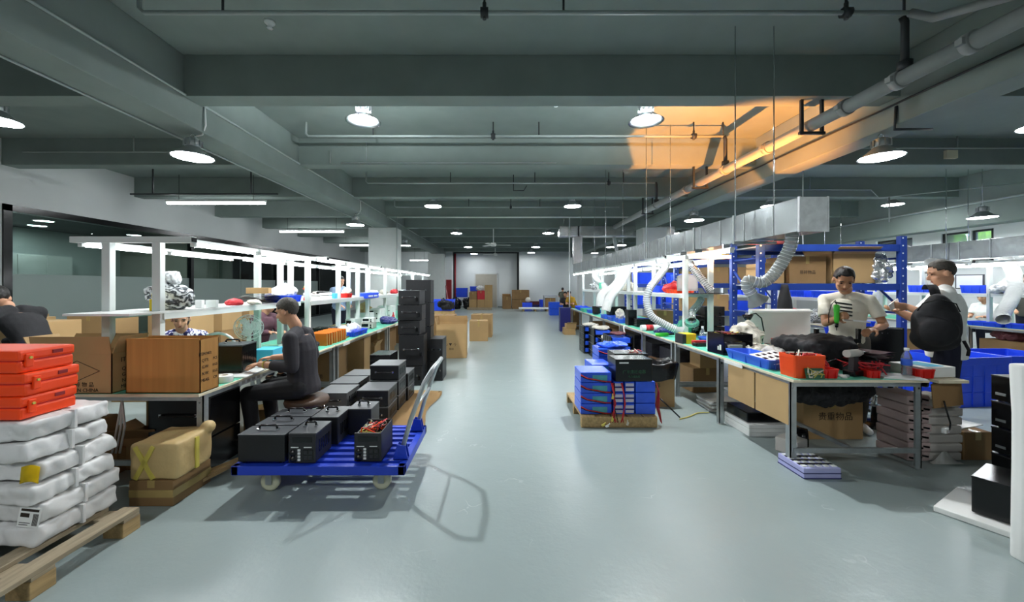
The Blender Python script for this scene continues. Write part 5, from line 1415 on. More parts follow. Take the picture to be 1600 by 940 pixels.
b = MB(); b.box(-1.4, -1.24, -.19, .19, .02, .36); b.build('collar', 'dark_iron', cd)
b = MB(); b.box(-1.18 - .3, -.9 - .28, -.16, .16, -.95, 0, bv=.01); b.build('drop', 'foil', cd)
for x in (-1.8, -.3, 1.2):
    b = MB(); b.cyl((x, 0, .36), (x, 0, SLAB - 3.2), .008, n=6); b.build('hanger', 'chrome', cd)
b = MB(); b.prism([(.1, -.95), (.2, -.95), (.0, 0), (-.1, 0)], -.05, .05); b.build('brace', 'steel', cd)
# far work line along the windows
table(9.0, 10.2, 4.0, 7.45, .74, 'work table at the far work line, its leg just past the person with the backpack', [(x, y) for x in (9.04, 10.16) for y in (4.05, 5.7, 7.4)], 9.0)
table(9.0, 10.2, 7.5, 12.0, .74, 'far work line table under the green windows, behind the person in white', [(x, y) for x in (9.04, 10.16) for y in (7.6, 9.7, 11.9)], 9.0)
for k, (y0, y1) in enumerate(((5.0, 7.3), (7.35, 9.7), (9.75, 11.9))):
    shelf_frame(9.35, 9.75, y0, y1, 1.98, 1.35, .74, [(9.35, y0), (9.75, y0), (9.35, (y0 + y1) / 2), (9.75, (y0 + y1) / 2)], 'white shelf frame at the far work line, %s of three from the viewer' % NTH[k], bars=(y0,), arm=.3)
for i in range(8):
    y = 4.5 + i * 1.0
    for x, t_ in ((9.1, 'aisle-side'), (10.0, 'window-side')):
        tube_lamp(x, y, y + .94, 1.92, '%s tube lamp from the viewer in the %s row at the far work line' % (NTH[i], t_))
du = empty('ventilation_duct', (9.5, 4.0, 2.03), 0, 'long galvanised duct over the far work line under the green windows', 'duct')
b = MB(); b.box(-.2, .2, 0, 9, 0, .36, bv=.005); b.build('duct_body', 'duct', du)
b = MB()
for i in range(18): b.box(-.208, .208, .3 + i * .5 - .008, .3 + i * .5 + .008, -.006, .366)
b.build('flange', 'steel', du)
for y in (1.0, 4.0, 7.0):
    for x in (-.23, .23):
        b = MB(); b.cyl((x, y, -.02), (x, y, SLAB - 2.03), .007, n=6); b.build('hanger', 'chrome', du)
    b = MB(); b.box(-.25, .25, y - .015, y + .015, -.03, -.006); b.build('hanger_bar', 'steel', du)
for k, (pts, r) in enumerate(([[(9.3, 8.3, 2.03), (9.2, 8.2, 1.8), (9.05, 8.0, 1.55), (9.0, 7.9, 1.35)], .11], [[(9.45, 7.2, 2.0), (9.35, 7.0, 1.7), (9.25, 6.95, 1.3), (9.0, 6.9, .98), (8.9, 6.8, .9)], .1])):
    flex_hose(pts, r, 'white ribbed hose from the duct at the far work line, %s' % ('behind the backpack wearer', 'near the picture edge')[k], 'white', 'white')
for k, (y, L) in enumerate(((7.2, .55), (6.65, .5), (6.0, .5))):
    tray((9.18, y, .74), (.3, L, .08), 0, 'blue tray on the far work line table edge, %s from the backpack' % NTH[k], 'blue')
for k, y in enumerate((7.6, 8.6, 9.4, 10.2)):
    tray((9.45, y, 1.35), (.3, .4, .16), 0, 'blue bin on the far work line shelf, %s along' % NTH[k], 'blue')
heap('parts_bag', (9.4, 7.1, 1.35), (.4, .4, .25), 'clear and green bag of parts on the far work line shelf', 'bag', 'crinkle', 3, .3, 4)
mo = empty('monitor', (9.7, 7.95, 1.35), -1.2, 'small white monitor with dark frame on the far work line shelf', 'monitor')
b = MB(); b.box(-.2, .2, -.02, .02, .08, .38, bv=.006); b.build('frame', 'dark', mo)
b = MB(); b.box(-.18, .18, -.024, -.02, .1, .36); b.build('screen', 'white', mo)
b = MB(); b.box(-.02, .02, 0, .02, 0, .1).box(-.1, .1, -.06, .06, 0, .012); b.build('stand', 'dark', mo)
for k, (x, y, s_) in enumerate(((9.5, 7.0, .5), (9.6, 5.9, .55), (9.6, 8.6, .5))):
    carton((x, y, 0), (.7, .7, s_), 0, 'brown carton under the far work line table, %s from the viewer' % NTH[(1, 0, 2)[k]], 'card3')
carton((9.35, 7.35, 0), (.3, .25, .22), 0, 'small yellow carton under the far work line table', 'tapey', tape=False)
heap('wire_bundle', (9.35, 7.0, .5), (.4, .5, .2), 'maroon and white wire bundle under the far work line table top', 'wires', 'maroon', 5, .4, 5)

# ------------------------------------------------------------ hoses at the near bench
flex_hose([(2.69, 3.55, 1.97), (2.69, 3.57, 1.87), (2.67, 3.6, 1.78), (2.63, 3.63, 1.68), (2.58, 3.66, 1.59), (2.51, 3.69, 1.53), (2.44, 3.71, 1.535), (2.395, 3.73, 1.55), (2.40, 3.74, 1.48), (2.44, 3.74, 1.42)], .054, 'clear ribbed hose curling down from the near end of the duct to a clear hood', nose=.1)
flex_hose([(2.6, 6.02, 1.955), (2.56, 5.97, 1.8), (2.4, 5.87, 1.63), (2.24, 5.8, 1.45), (2.2, 5.8, 1.25), (2.25, 5.75, 1.05), (2.42, 5.7, .93), (2.56, 5.65, .86)], .055, 'clear ribbed hose bending down to the bench at the first white frame, aisle side', nose=.09)
flex_hose([(2.86, 5.9, 1.93), (2.9, 5.85, 1.8), (3.0, 5.75, 1.6), (3.1, 5.65, 1.42)], .058, 'clear ribbed hose slanting down behind the first frame post onto the shelf')
flex_hose([(3.05, 5.85, 1.3), (2.98, 5.8, 1.22), (2.84, 5.7, 1.12), (2.78, 5.6, 1.03)], .05, 'foil hose with round open hood below the first frame shelf', 'foilhose', 'steel', nose=.1)
flex_hose([(2.6, 7.9, 1.93), (2.56, 7.85, 1.78), (2.38, 7.75, 1.5), (2.18, 7.7, 1.25), (2.1, 7.7, 1.0)], .09, 'wide white hose leaning at the second frame, outer of two', 'white', 'white')
flex_hose([(2.75, 8.4, 1.93), (2.66, 8.3, 1.75), (2.4, 8.2, 1.45), (2.15, 8.15, 1.3), (2.1, 8.1, 1.05)], .1, 'wide white hose leaning at the second frame, inner of two', 'white', 'white')
flex_hose([(2.6, 10.5, 1.93), (2.55, 10.4, 1.7), (2.75, 10.3, 1.45), (2.7, 10.2, 1.1)], .08, 'white hose at the third frame of the hose side bench', 'white', 'white')

# ------------------------------------------------------------ things on the near table
b_ = tray((2.535, 3.24, RZ), (.26, .2, .185), 0, 'orange plastic bin full of cable ends on the near table corner', 'bin_orange', 'parts_bin', 'bin', ribs=False, taper=.93)
wires(b_, (-.1, .1, -.07, .07, .1, .215), 4, ('gloss', 'redw', 'cloth'), 8, .006)
pc = empty('circuit_board', (2.55, 3.125, RZ), .0, 'green circuit board in a clear sleeve leaning on the orange bin', 'board')
b = MB(); b.cbox((0, 0, .045), (.15, .004, .085), rx=-.25); b.build('board', 'pcb', pc)
wires(pc, (-.07, .08, -.025, -.005, .0, .1), 3, ('cloth', 'tapey'), 12, .003)
tray((2.71, 3.2, RZ), (.13, .12, .075), 0, 'small red tray beside the orange bin on the near table', 'red', taper=.85)
heap('wire_bundle', (2.72, 3.38, RZ + .0), (.24, .2, .13), 'red wire bundle behind the small red tray on the near table', 'wires', 'redw', 22, .5, 6)
wires(None, (2.6, 2.95, 3.3, 3.6, RZ + .01, RZ + .15), 6, ('gloss',), 5, .007, 'black_cables'); tag(bpy.data.objects['black_cables'], 'black cables tangled behind the orange bin', 'cable')
wires(None, (2.95, 3.3, 3.15, 3.5, RZ + .01, RZ + .13), 9, ('redw',), 6, .006, 'red_cables'); tag(bpy.data.objects['red_cables'], 'red and pink cables spread beside the black drill', 'cable')
for k, (x, y, m_) in enumerate(((2.82, 3.16, 'white'), (2.87, 3.19, 'steel'), (2.84, 3.21, 'white'))):
    b = MB(); b.lathe([(.008, 0), (.02, 0), (.022, .012), (.016, .02), (.008, .02), (.008, 0)], n=14); o = b.build('cable_gland', m_); o.location = (x, y, RZ); tag(o, ['white ring clip nearest the red tray on the near table', 'steel ring clip between two white ones on the near table', 'white ring clip behind the steel one on the near table'][k], 'clip')
dr = empty('cordless_drill', (2.97, 3.24, RZ), .3, 'black cordless drill standing on its battery on the near table', 'drill')
b = MB(); b.box(-.06, .06, -.045, .045, 0, .05, bv=.01); b.build('battery', 'gloss', dr)
b = MB(); b.prism([(-.03, .05), (.03, .05), (.035, .17), (-.02, .17)], -.02, .02); b.build('grip', 'dark', dr)
b = MB(); b.cyl((-.08, 0, .19), (.06, 0, .19), .032, n=16).cyl((.06, 0, .19), (.1, 0, .19), .028, .02, n=14); b.build('body', 'foamg', dr)
b = MB(); b.cyl((.1, 0, .19), (.14, 0, .19), .018, .01, n=12).cyl((.14, 0, .19), (.2, 0, .19), .004, n=8); b.build('chuck', 'gloss', dr)
for k in range(5):
    b = MB(); b.sheet(6, 4, lambda u, v, k=k: ((u - .5) * .3, (v - .5) * .24, .008 * math.sin(u * 5 + k)), .01)
    o = b.build('maroon_sheet', 'maroon'); o.location = (3.2 + .01 * k, 3.42 - .01 * k, RZ + .1 + .021 * k); o.rotation_euler = (0, .06, .1 * k); tag(o, 'maroon wrapped board in the pile by the water bottle, %s from the bottom' % NTH[k], 'board', 'maroon boards on the near table')
b = MB(); b.box(-.15, .15, -.12, .12, 0, .085, bv=.006); o = b.build('black_module', 'rubble'); o.location = (3.2, 3.42, RZ); tag(o, 'dark module under the maroon boards on the near table', 'module')
tray((3.08, 3.2, RZ), (.1, .1, .06), 0, 'small red tray under the red cables beside the drill', 'red', taper=.85)
b = MB(); b.box(-.14, .14, -.1, .1, 0, .012).box(-.1, .1, -.07, .07, .012, .014); o = b.build('paper_sheets', 'white'); o.location = (3.3, 3.2, RZ); o.rotation_euler = (0, 0, -.3); tag(o, 'white sheets of paper by the foot of the water bottle', 'paper')
wb = empty('water_bottle', (3.40, 3.22, RZ), 0, 'clear water bottle with blue label and white cap on the near table', 'bottle')
b = MB(); b.lathe([(0, 0), (.03, 0), (.034, .01), (.034, .06), (.031, .075), (.034, .09), (.034, .15), (.03, .175), (.016, .205), (.0145, .22), (0, .22)], n=24); b.build('body', 'water', wb)
b = MB(); b.lathe([(.0345, .095), (.0355, .097), (.0355, .148), (.0345, .15)], n=24); b.build('label', 'blue_tray', wb)
b = MB(); b.lathe([(.016, .215), (.017, .217), (.017, .238), (0, .24)], n=18); b.build('cap', 'white', wb)
tray((3.49, 3.2, RZ), (.14, .13, .075), 0, 'small red tray between the water bottle and the flat white box', 'red', taper=.88)
# extension board, flat box and panel at the table corner
b = MB(); b.box(3.535, 3.78, 3.1, 3.7, .71, .735, bv=.002); b.cyl((3.7, 3.6, 0), (3.7, 3.6, .71), .014); tag(b.build('side_board', 'cream'), 'narrow board on a leg beside the near table, carrying the flat white box', 'board')
fb = empty('flat_box', (3.61, 3.3, .741), .12, 'flat white box with pale blue print beside the water bottle', 'box')
b = MB(); b.box(-.15, .15, -.13, .13, 0, .085, bv=.004); b.build('body', 'white', fb)
b = MB(); b.box(-.08, .08, -.1, .1, .085, .087); b.build('print', 'cyan', fb)
b = MB(); b.box(-.155, -.15, -.13, .13, .005, .08); b.build('end_flap', 'foamg', fb)
b = MB(); b.cbox((3.67, 3.16, .605), (.26, .008, .2), rz=.05, ry=-.1); tag(b.build('hanging_cardboard', 'card3'), 'brown cardboard panel hanging below the flat white box', 'cardboard')
cable([(3.62, 3.14, .56), (3.63, 3.12, .45), (3.65, 3.12, .38), (3.63, 3.11, .33)], .006, 'black power lead hanging below the brown panel')
pg = empty('power_plug', (3.61, 3.12, .325), .4, 'white power strip end hanging before the grey foam blocks', 'plug')
b = MB(); b.cbox((0, 0, 0), (.075, .03, .045), bv=.01); b.build('body', 'white', pg)
b = MB(); b.cbox((-.015, -.016, 0), (.02, .004, .02)).cbox((.018, -.016, 0), (.02, .004, .02)); b.build('socket', 'foamg', pg)
# blue tray with perforated plate
tt = tray((2.53, 3.78, RZ), (.26, .68, .09), 0, 'long blue tray with a white perforated plate on the near table edge', 'blue_tray')
pl = empty('perforated_plate', (2.57, 3.62, RZ + .075), .0, 'white perforated plate lying in the long blue tray', 'plate')
b = MB(); b.cbox((0, 0, .01), (.24, .34, .004), rx=.1, ry=-.15); b.build('plate', 'white', pl)
b = MB()
for i in range(4):
    for j in range(3): b.cbox((-.08 + .055 * i, -.1 + .1 * j, .0145 - .01 * 0 + (-.08 + .055 * i) * .15 + (-.1 + .1 * j) * .1), (.03, .05, .002), rx=.1, ry=-.15)
b.build('slot', 'gloss', pl)
# open black chassis
ch = empty('open_chassis', (2.575, 4.33, RZ), .1, 'open black device chassis full of red wires at the near table edge', 'device')
b = MB(); b.box(-.17, .17, -.14, .14, 0, .01).box(-.17, -.16, -.14, .14, 0, .23).box(.16, .17, -.14, .14, 0, .23).box(-.17, .17, .13, .14, 0, .23).box(-.17, .17, -.14, -.13, 0, .05).box(-.17, .17, -.14, -.13, .15, .23); b.build('body', 'gloss', ch)
b = MB(); b.box(-.12, .12, -.1, .1, .01, .13, bv=.006); b.build('power_board', 'rubble', ch)
b = MB(); b.box(-.1, .05, -.138, -.1, .06, .11); b.build('transformer', 'foamg', ch)
wires(ch, (-.15, .15, -.12, .12, .12, .25), 5, ('redw', 'gloss', 'maroon', 'tapey'), 14, .006)
b = MB(); b.box(-.172, -.17, -.1, -.07, .05, .11).box(-.172, -.17, -.06, -.04, .05, .09); b.build('label', 'white', ch)
b = MB(); b.cbox((2.63, 4.62, RZ + .19), (.36, .05, .012)); b.cbox((2.63, 4.62, RZ + .09), (.3, .04, .18)); tag(b.build('cover_plate', 'white_frame'), 'pale cover plate standing behind the open black chassis', 'plate')
# cloths, jacket
heap('cloth', (2.88, 4.28, RZ), (.3, .5, .12), 'pale crumpled work cloth beside the open chassis, lower heap', 'cloth', 'cloth', 31, .35, 6)
heap('cloth', (2.86, 4.5, RZ), (.26, .3, .33), 'pale cloth hood raised at the back of the cloth heap', 'cloth', 'cloth', 35, .35, 5)
heap('cloth', (2.82, 3.86, RZ), (.3, .36, .14), 'pale folded cloth between the chassis and the black jacket', 'cloth', 'foamg', 38, .35, 6)
j = heap('jacket', (3.05, 3.72, RZ), (.56, .62, .3), 'black jacket thrown in a heap on the near table', 'jacket', 'jacket', 41, .2, 6, f=5, crease=.14)
b = MB(); b.ball((0, 0, 0), (.1, .22, .06), 14, 10).shake(.02, 3, 8); o = voxel(b, 'jacket_sleeve', 'jacket', .01, 2, j); o.location = (.2, -.28, .08); o.rotation_euler = (0, 0, -.7)
# added lamp behind the cloth heap; the warm patch's real source is unseen
wl = empty('added_uplight', (3.2, 4.72, RZ), 0, 'added gooseneck lamp turned up at the ceiling behind the cloth heap, real source unseen', 'lamp')
b = MB(); b.lathe([(0, 0), (.06, 0), (.06, .015), (.015, .03), (0, .03)], n=18); b.build('base', 'gloss', wl)
b = MB(); b.tube([(0, 0, .03), (.03, 0, .2), (.0, 0, .36), (-.07, 0, .42), (-.14, 0, .4), (-.18, 0, .34), (-.17, 0, .32)], .008, 8); b.build('neck', 'gloss', wl)
b = MB(); b.lathe([(.02, 0), (.035, .02), (.06, .07), (.062, .07), (.036, .018), (.02, -.002)], (-.17, 0, .33), 20); b.build('shade', 'gloss', wl)
b = MB(); b.ball((-.17, 0, .36), .02, 12, 8); b.build('bulb', 'bulb', wl)
ld = bpy.data.lights.new('added_warm_light', 'SPOT'); ld.energy = WARM; ld.color = (1.0, .35, .065); ld.spot_size = math.radians(66); ld.spot_blend = .6; ld.shadow_soft_size = .03
lo = bpy.data.objects.new('added_warm_light', ld); COL.objects.link(lo); lo.parent = wl; lo.location = (-.17, 0, .41)
lo.rotation_euler = (Vector((.55, 1.5, 3.0))).to_track_quat('-Z', 'Y').to_euler()
# table behind: white panel and dark machine
table(3.62, 4.7, 4.62, 5.3, .74, 'low work table behind the person in the striped T-shirt', [(x, y) for x in (3.66, 4.66) for y in (4.66, 5.26)], 3.62, 'foamg')
b = MB(); b.cbox((3.0, 4.98, RZ + .225), (.8, .04, .45), rx=-.0, bv=.008).cbox((3.0, 4.95, RZ + .42), (.8, .06, .03), bv=.005); o = b.build('foam_block_tall', 'foam'); o.location = (.68, .1, 0); tag(o, 'white foam panel standing behind the black jacket and cloths', 'panel')
b = MB(); b.box(-.2, .2, -.15, .15, 0, .2, bv=.01).box(-.22, .22, -.17, .17, .2, .24, bv=.006).box(-.22, -.19, -.17, -.14, .24, .34).box(.19, .22, -.17, -.14, .24, .34); o = b.build('black_machine', 'gloss'); o.location = (3.28, 3.9, RZ); tag(o, 'black machine body on the bench under the hands of the person in the striped T-shirt', 'machine')
b = MB(); b.cbox((3.43, 3.7, RZ + .42), (.17, .1, .015), ry=.1); tag(b.build('white_cover', 'white'), 'white cover piece held over the black machine', 'cover')
oc = empty('office_chair', (4.34, 4.28, 0), -.4, 'black chair with square back behind the near table', 'chair')
b = MB(); b.box(-.22, .22, -.22, .22, .44, .5, bv=.02); b.build('seat', 'gloss', oc)
b = MB(); b.box(-.2, .2, .18, .23, .56, 1.02, bv=.02); b.build('backrest', 'gloss', oc)
b = MB()
for i in range(3): b.cyl((-.1 + .05 * i + (.05 if i > 0 else 0), .178, .95), (-.1 + .05 * i + (.05 if i > 0 else 0), .18, .95), .006, n=8)
b.build('stud', 'chrome', oc)
b = MB(); b.cyl((0, 0, .06), (0, 0, .44), .025).box(-.03, .03, .15, .22, .46, .6); b.build('post', 'chrome', oc)
for i in range(5):
    a = i * 2 * PI / 5; b = MB(); b.tube([(0, 0, .07), (.26 * math.cos(a), .26 * math.sin(a), .05)], .016, 8).ball((.26 * math.cos(a), .26 * math.sin(a), .026), .026, 10, 8); b.build('leg', 'gloss', oc)
wires(None, (3.45, 3.9, 4.7, 5.2, .75, .82), 8, ('redw',), 9, .008, 'red_cable_pile'); tag(bpy.data.objects['red_cable_pile'], 'pile of red cables on the low table behind the near table', 'cable')

# bench middle: tools
yb = empty('yellow_box', (2.47, 5.1, RZ), .15, 'small yellow box with dark open end on the hose side bench edge', 'box')
b = MB(); b.box(-.07, .07, -.09, .09, 0, .13, bv=.006); b.build('body', 'yellow', yb)
b = MB(); b.box(-.12, -.07, -.085, .085, .003, .125, bv=.004); b.build('end', 'dark', yb)
bt = empty('clear_bottle', (2.78, 5.3, RZ), 0, 'clear bottle with white cap beside the first frame post', 'bottle')
b = MB(); b.lathe([(0, 0), (.04, 0), (.042, .09), (.03, .13), (.014, .16), (.014, .175), (0, .175)], n=18); b.build('body', 'water', bt)
b = MB(); b.lathe([(.015, .17), (.016, .2), (0, .2)], n=12); b.build('cap', 'white', bt)
rt = empty('hand_tool', (2.52, 4.82, RZ), .1, 'red and black case lying past the yellow box on the hose side bench', 'tool')
b = MB(); b.box(-.1, .14, -.05, .05, 0, .045, bv=.008); b.build('case', 'gloss', rt)
b = MB(); b.box(-.06, .12, .06, .13, 0, .06, bv=.008); b.build('pouch', 'redw', rt)
tray((2.75, 4.98, RZ), (.22, .34, .085), .1, 'blue tray with scraps behind the yellow box on the hose side bench', 'blue_tray')
gt = empty('heat_gun', (2.42, 5.75, RZ), .2, 'lime green hand tool with black grip on the hose side bench edge', 'tool')
b = MB(); b.lathe([(0, -.12), (.024, -.11), (.028, 0), (.024, .08), (.014, .1), (0, .1)], (0, 0, .03), 14, Euler((0, PI / 2, 0)).to_matrix()); b.build('body', 'lime', gt)
b = MB(); b.lathe([(0, -.1), (.016, -.1), (.016, .0), (0, .0)], (.19, 0, .03), 12, Euler((0, PI / 2, 0)).to_matrix()); b.build('grip', 'gloss', gt)
ro = empty('paper_roll', (2.58, 6.5, RZ), .12, 'long white roll with red print on the hose side bench', 'roll')
b = MB(); b.cyl((-.22, 0, .05), (.2, 0, .05), .05, n=20); b.build('roll', 'white', ro)
b = MB(); b.cyl((-.15, 0, .05), (-.02, 0, .05), .0505, n=20); b.build('print', 'redw', ro)
for i in range(5):
    b = MB(); b.box(-.17, .17, -.13, .13, 0, .028, bv=.006); o = b.build('black_tray', 'gloss'); o.location = (2.65, 7.15, RZ + .031 * i); tag(o, 'flat black tray in the pile on the hose side bench, %s from the bottom' % NTH[i], 'tray', 'flat black trays on the hose bench')
carton((2.5, 7.4, RZ), (.16, .2, .3), 0, 'upright black box beside the pile of flat black trays', 'gloss', tape=False, name='equipment_box')
for k, (x, y, L) in enumerate(((2.52, 7.9, .34), (2.5, 8.4, .34), (2.48, 8.9, .34))):
    tray((x, y, RZ), (.28, L, .085), 0, 'blue tray in the row on the hose side bench, %s past the black boxes' % NTH[k], 'blue_tray')
heap('film_bag', (2.5, 8.1, RZ + .05), (.14, .2, .22), 'white pouch standing in the blue trays on the hose side bench', 'bag', 'cloth', 51, .2, 3)
heap('film_bag', (2.66, 7.95, RZ + .05), (.16, .2, .14), 'crumpled clear bag in the blue trays on the hose side bench', 'bag', 'crinkle', 52, .35, 4)
for k, (x, y) in enumerate(((2.62, 9.0), (2.85, 9.05))):
    carton((x, y, RZ), (.24, .26, .27), 0, 'black device box on the hose side bench, %s' % ('by the aisle', 'inner one')[k], 'gloss', tape=False, name='equipment_box')
b = MB(); b.cbox((2.5, 10.1, RZ + .12), (.2, .03, .2), rx=-.3, bv=.005).box(2.44, 2.56, 10.08, 10.2, RZ, RZ + .02); tag(b.build('monitor', 'gloss'), 'small black monitor on the hose side bench by the third frame', 'monitor')
for k, (x, y, m_) in enumerate(((2.6, 10.7, 'blue_tray'), (2.55, 11.3, 'green'), (2.6, 11.7, 'blue_tray'), (2.6, 12.2, 'blue'), (2.65, 12.7, 'blue'))):
    tray((x, y, RZ), (.36, .4, .09), 0, '%s tray near the far end of the hose side bench, %s' % ('green' if m_ == 'green' else 'blue', NTH[k]), m_)
# bench shelf contents
heap('cloth', (2.85, 6.4, 1.38), (.34, .4, .16), 'red cloth bundle on the first hose bench shelf', 'cloth', 'redw', 61, .35, 4)
tray((2.84, 6.1, 1.38), (.34, .3, .06), 0, 'orange-red tray on the near end of the first hose bench shelf', 'orange')
pp = empty('face_shield', (2.84, 5.85, 1.42), 0, 'white curved shield leaning on the first hose bench shelf', 'shield')
b = MB(); b.sheet(10, 5, lambda u, v: (.16 * (u - .5) * 2, .05 * math.cos((u - .5) * 3), .22 * v + .04 * math.cos((u - .5) * 3) * v), .004); b.build('visor', 'white', pp)
tray((2.86, 6.85, 1.38), (.34, .4, .12), 0, 'blue bin on the first hose bench shelf behind the red bundle', 'blue')
b = MB(); b.box(-.2, .25, -.16, .1, 0, .012); o = b.build('dark_mat', 'gloss'); o.location = (2.95, 5.66, 1.382); tag(o, 'dark thin board on the near end of the first hose bench shelf', 'board')
b = MB(); b.box(-.06, .06, -.02, .02, 0, .16, bv=.004); o = b.build('green_sign', 'green'); o.location = (2.68, 10.28, 1.42); tag(o, 'small green notice on the third frame post of the hose bench', 'sign')
for k, y in enumerate((8.6, 9.3, 11.0, 11.8)):
    heap('parts_bag', (2.88, y, 1.38), (.3, .4, .2), 'heap of parts on the hose bench shelves, %s beyond the second frame' % NTH[k], 'bag', ('cloth', 'crinkle', 'crinkle', 'crinkle2')[k], 70 + k, .3, 4)
heap('film_bag', (3.0, 6.1, RZ), (.34, .34, .3), 'clear film bag behind the first frame post on the bench', 'bag', 'crinkle2', 81, .3, 5)
heap('green_bag', (2.85, 5.95, RZ), (.22, .26, .24), 'teal bag on the bench beside the first frame post', 'bag', 'green', 83, .3, 4)
heap('blue_bag', (2.6, 6.15, RZ), (.26, .3, .1), 'crumpled blue bag on the bench past the lime tool', 'bag', 'cell_dark', 84, .4, 4)
for i in range(3):
    instrument(3.2, 5.9 + .0 * i, RZ + .15 * i, (.3, .3, .145), 0, 'black bench instrument in the pile behind the first frame, %s' % ('bottom', 'middle', 'top')[i], 'gloss')
carton((3.0, 7.2, RZ), (.3, .35, .3), 0, 'tan carton on the bench behind the flat black trays', 'card3')

# ------------------------------------------------------------ under the near table
for k, y in enumerate((3.37, 3.8)):
    b = MB(); b.cbox((2.372, y, .52), (.008, .41, .34), bv=.001); tag(b.build('hanging_cardboard', 'card4'), 'tan cardboard panel hanging on the near table side, %s the viewer' % ('closer to', 'further from')[k], 'cardboard')
b = MB(); b.box(2.352, 2.358, 3.75, 4.05, .69, .725); tag(b.build('edge_label', 'white'), 'white edge label on the near table above the cardboard panels', 'label')
c = carton((3.24, 3.92, 0), (.58, .35, .42), 0, 'brown carton with four printed characters under the near table', 'card')
text('贵重物品', .085, (.02, -.1765, .22), FRONT, 'ink', c)
heap('black_cover', (2.9, 3.5, .44), (.9, .3, .22), 'black cloth hanging under the near table top', 'cloth', 'jacket', 91, .2, 5, floor=False)
pb = empty('device_housing', (2.68, 3.5, 0), .5, 'pale device housing with black coil lying under the near table', 'device')
b = MB(); b.box(-.16, .02, -.09, .09, 0, .13, bv=.012); b.build('shell', 'foamg', pb)
b = MB(); b.lathe([(.05, -.05), (.09, -.05), (.095, 0), (.09, .05), (.05, .05), (.05, -.05)], (.1, 0, .095), 20, Euler((PI / 2, 0, .5)).to_matrix()); b.build('coil', 'gloss', pb)
sl = empty('swivel_stool', (4.03, 4.15, 0), 0, 'chrome swivel stool with foot ring under the near table', 'stool')
b = MB(); b.lathe([(0, .6), (.17, .6), (.18, .63), (.16, .66), (0, .665)], n=22); b.build('seat', 'gloss', sl)
b = MB(); b.cyl((0, 0, .04), (0, 0, .6), .028, n=14); b.build('post', 'chrome', sl)
b = MB(); b.lathe([(0, 0), (.2, 0), (.2, .02), (.05, .05), (0, .05)], n=26); b.build('base', 'gloss', sl)
b = MB(); b.tube([(.21 * math.cos(a), .21 * math.sin(a), .25) for a in [2 * PI * i / 24 for i in range(24)]], .01, 8, closed=True).cyl((-.21, 0, .25), (.21, 0, .25), .007).cyl((0, -.21, .25), (0, .21, .25), .007); b.build('foot_ring', 'chrome', sl)
for i in range(7):
    b = MB(); b.box(-.1, .1, -.14, .14, .002, .078, bv=.014).sub(2).shake(.006, i, 9); o = b.build('foam_block', 'foamp', smooth=True); o.location = (3.57 + .01 * (i % 2), 3.42, .08 * i); tag(o, 'pinkish foam block in the pile behind the near table leg, %s from the floor' % NTH[i], 'foam', 'pinkish foam blocks')
    q = MB()
    for k in range(3): q.cbox((-.06 + .055 * k, -.141, .03 + .008 * k), (.05, .012, .014), ry=.2)
    q.build('slot', 'gloss', o)
    b = MB(); b.box(-.15, .15, -.14, .14, .002, .074, bv=.018); o = b.build('foam_block', 'foamg'); o.location = (3.79 + .006 * (i % 3), 3.42, .076 * i); tag(o, 'grey foam block in the pile below the brown hanging panel, %s from the floor' % NTH[i], 'foam', 'grey foam blocks')
carton((4.1, 3.45, 0), (.25, .3, .24), 0, 'small brown carton on the floor beside the grey foam blocks', 'card3')
b = MB(); b.box(-.17, .17, -.2, .2, 0, .008); o = b.build('paper_sheet', 'white'); o.location = (4.12, 3.6, .241); o.rotation_euler = (0, 0, .3); tag(o, 'white board lying on the small brown carton', 'board')
b = MB(); b.sheet(8, 12, lambda u, v: (3.6 + .26 * v + .02 * u, 3.2 + .05 * u, .012 + .09 * max(0, math.sin(v * 3.1)) ** 3 * u), .008); tag(b.build('foam_strip', 'foam'), 'curled white foam strip on the floor before the foam blocks', 'foam')
pk = empty('battery_pack', (2.5, 3.12, 0), 0, 'pale blue battery pack on the floor at the near table leg', 'battery')
for k in range(2):
    b = MB(); b.box(-.15, .14, -.14, .14, k * .042, .04 + k * .042, bv=.006); b.build('cell_row', 'cellw', pk)
b = MB(); b.box(-.151, .141, -.141, .141, .038, .044).box(-.152, .142, -.142, .142, 0, .008); b.build('band', 'cell_dark', pk)
b = MB()
for i in range(5):
    for j_ in range(4): b.cbox((-.12 + .058 * i, -.1 + .068 * j_, .084), (.035, .03, .008), bv=.002)
b.build('terminal', 'white', pk)
b = MB()
for j_ in range(3): b.cbox((-.005, -.066 + .068 * j_, .083), (.27, .02, .006))
b.build('bus_bar', 'gloss', pk)
carton((2.88, 5.6, 0), (.42, .42, .34), .1, 'brown carton with a white corner label under the hose side bench', 'card3')
carton((2.95, 5.55, .34), (.3, .3, .24), 0, 'smaller carton standing on the labelled carton under the hose side bench', 'card')
for i in range(6):
    b = MB(); b.cbox((0, 0, .012), (.3, .34, .018), rz=.1 * (i % 3 - 1), bv=.004); o = b.build('flat_sheet', 'foamg' if i % 2 else 'foam'); o.location = (2.64, 4.72, .021 * i); tag(o, 'flat grey panel in the floor pile under the hose side bench, %s from the floor' % NTH[i], 'panel', 'flat panels under the hose bench')
for i in range(3):
    b = MB(); b.cbox((0, 0, .02), (.4, .42, .038), bv=.006); o = b.build('flat_sheet', 'foam'); o.location = (2.66, 4.02, .04 * i); tag(o, 'cream flat panel behind the middle leg of the near table, %s from the floor' % NTH[i], 'panel', 'cream panels under the near table')
b = MB(); b.box(-.18, .18, -.18, .18, 0, .1, bv=.01); o = b.build('black_box', 'gloss'); o.location = (2.66, 4.05, .12); tag(o, 'black box on the cream flat panels under the near table', 'box')
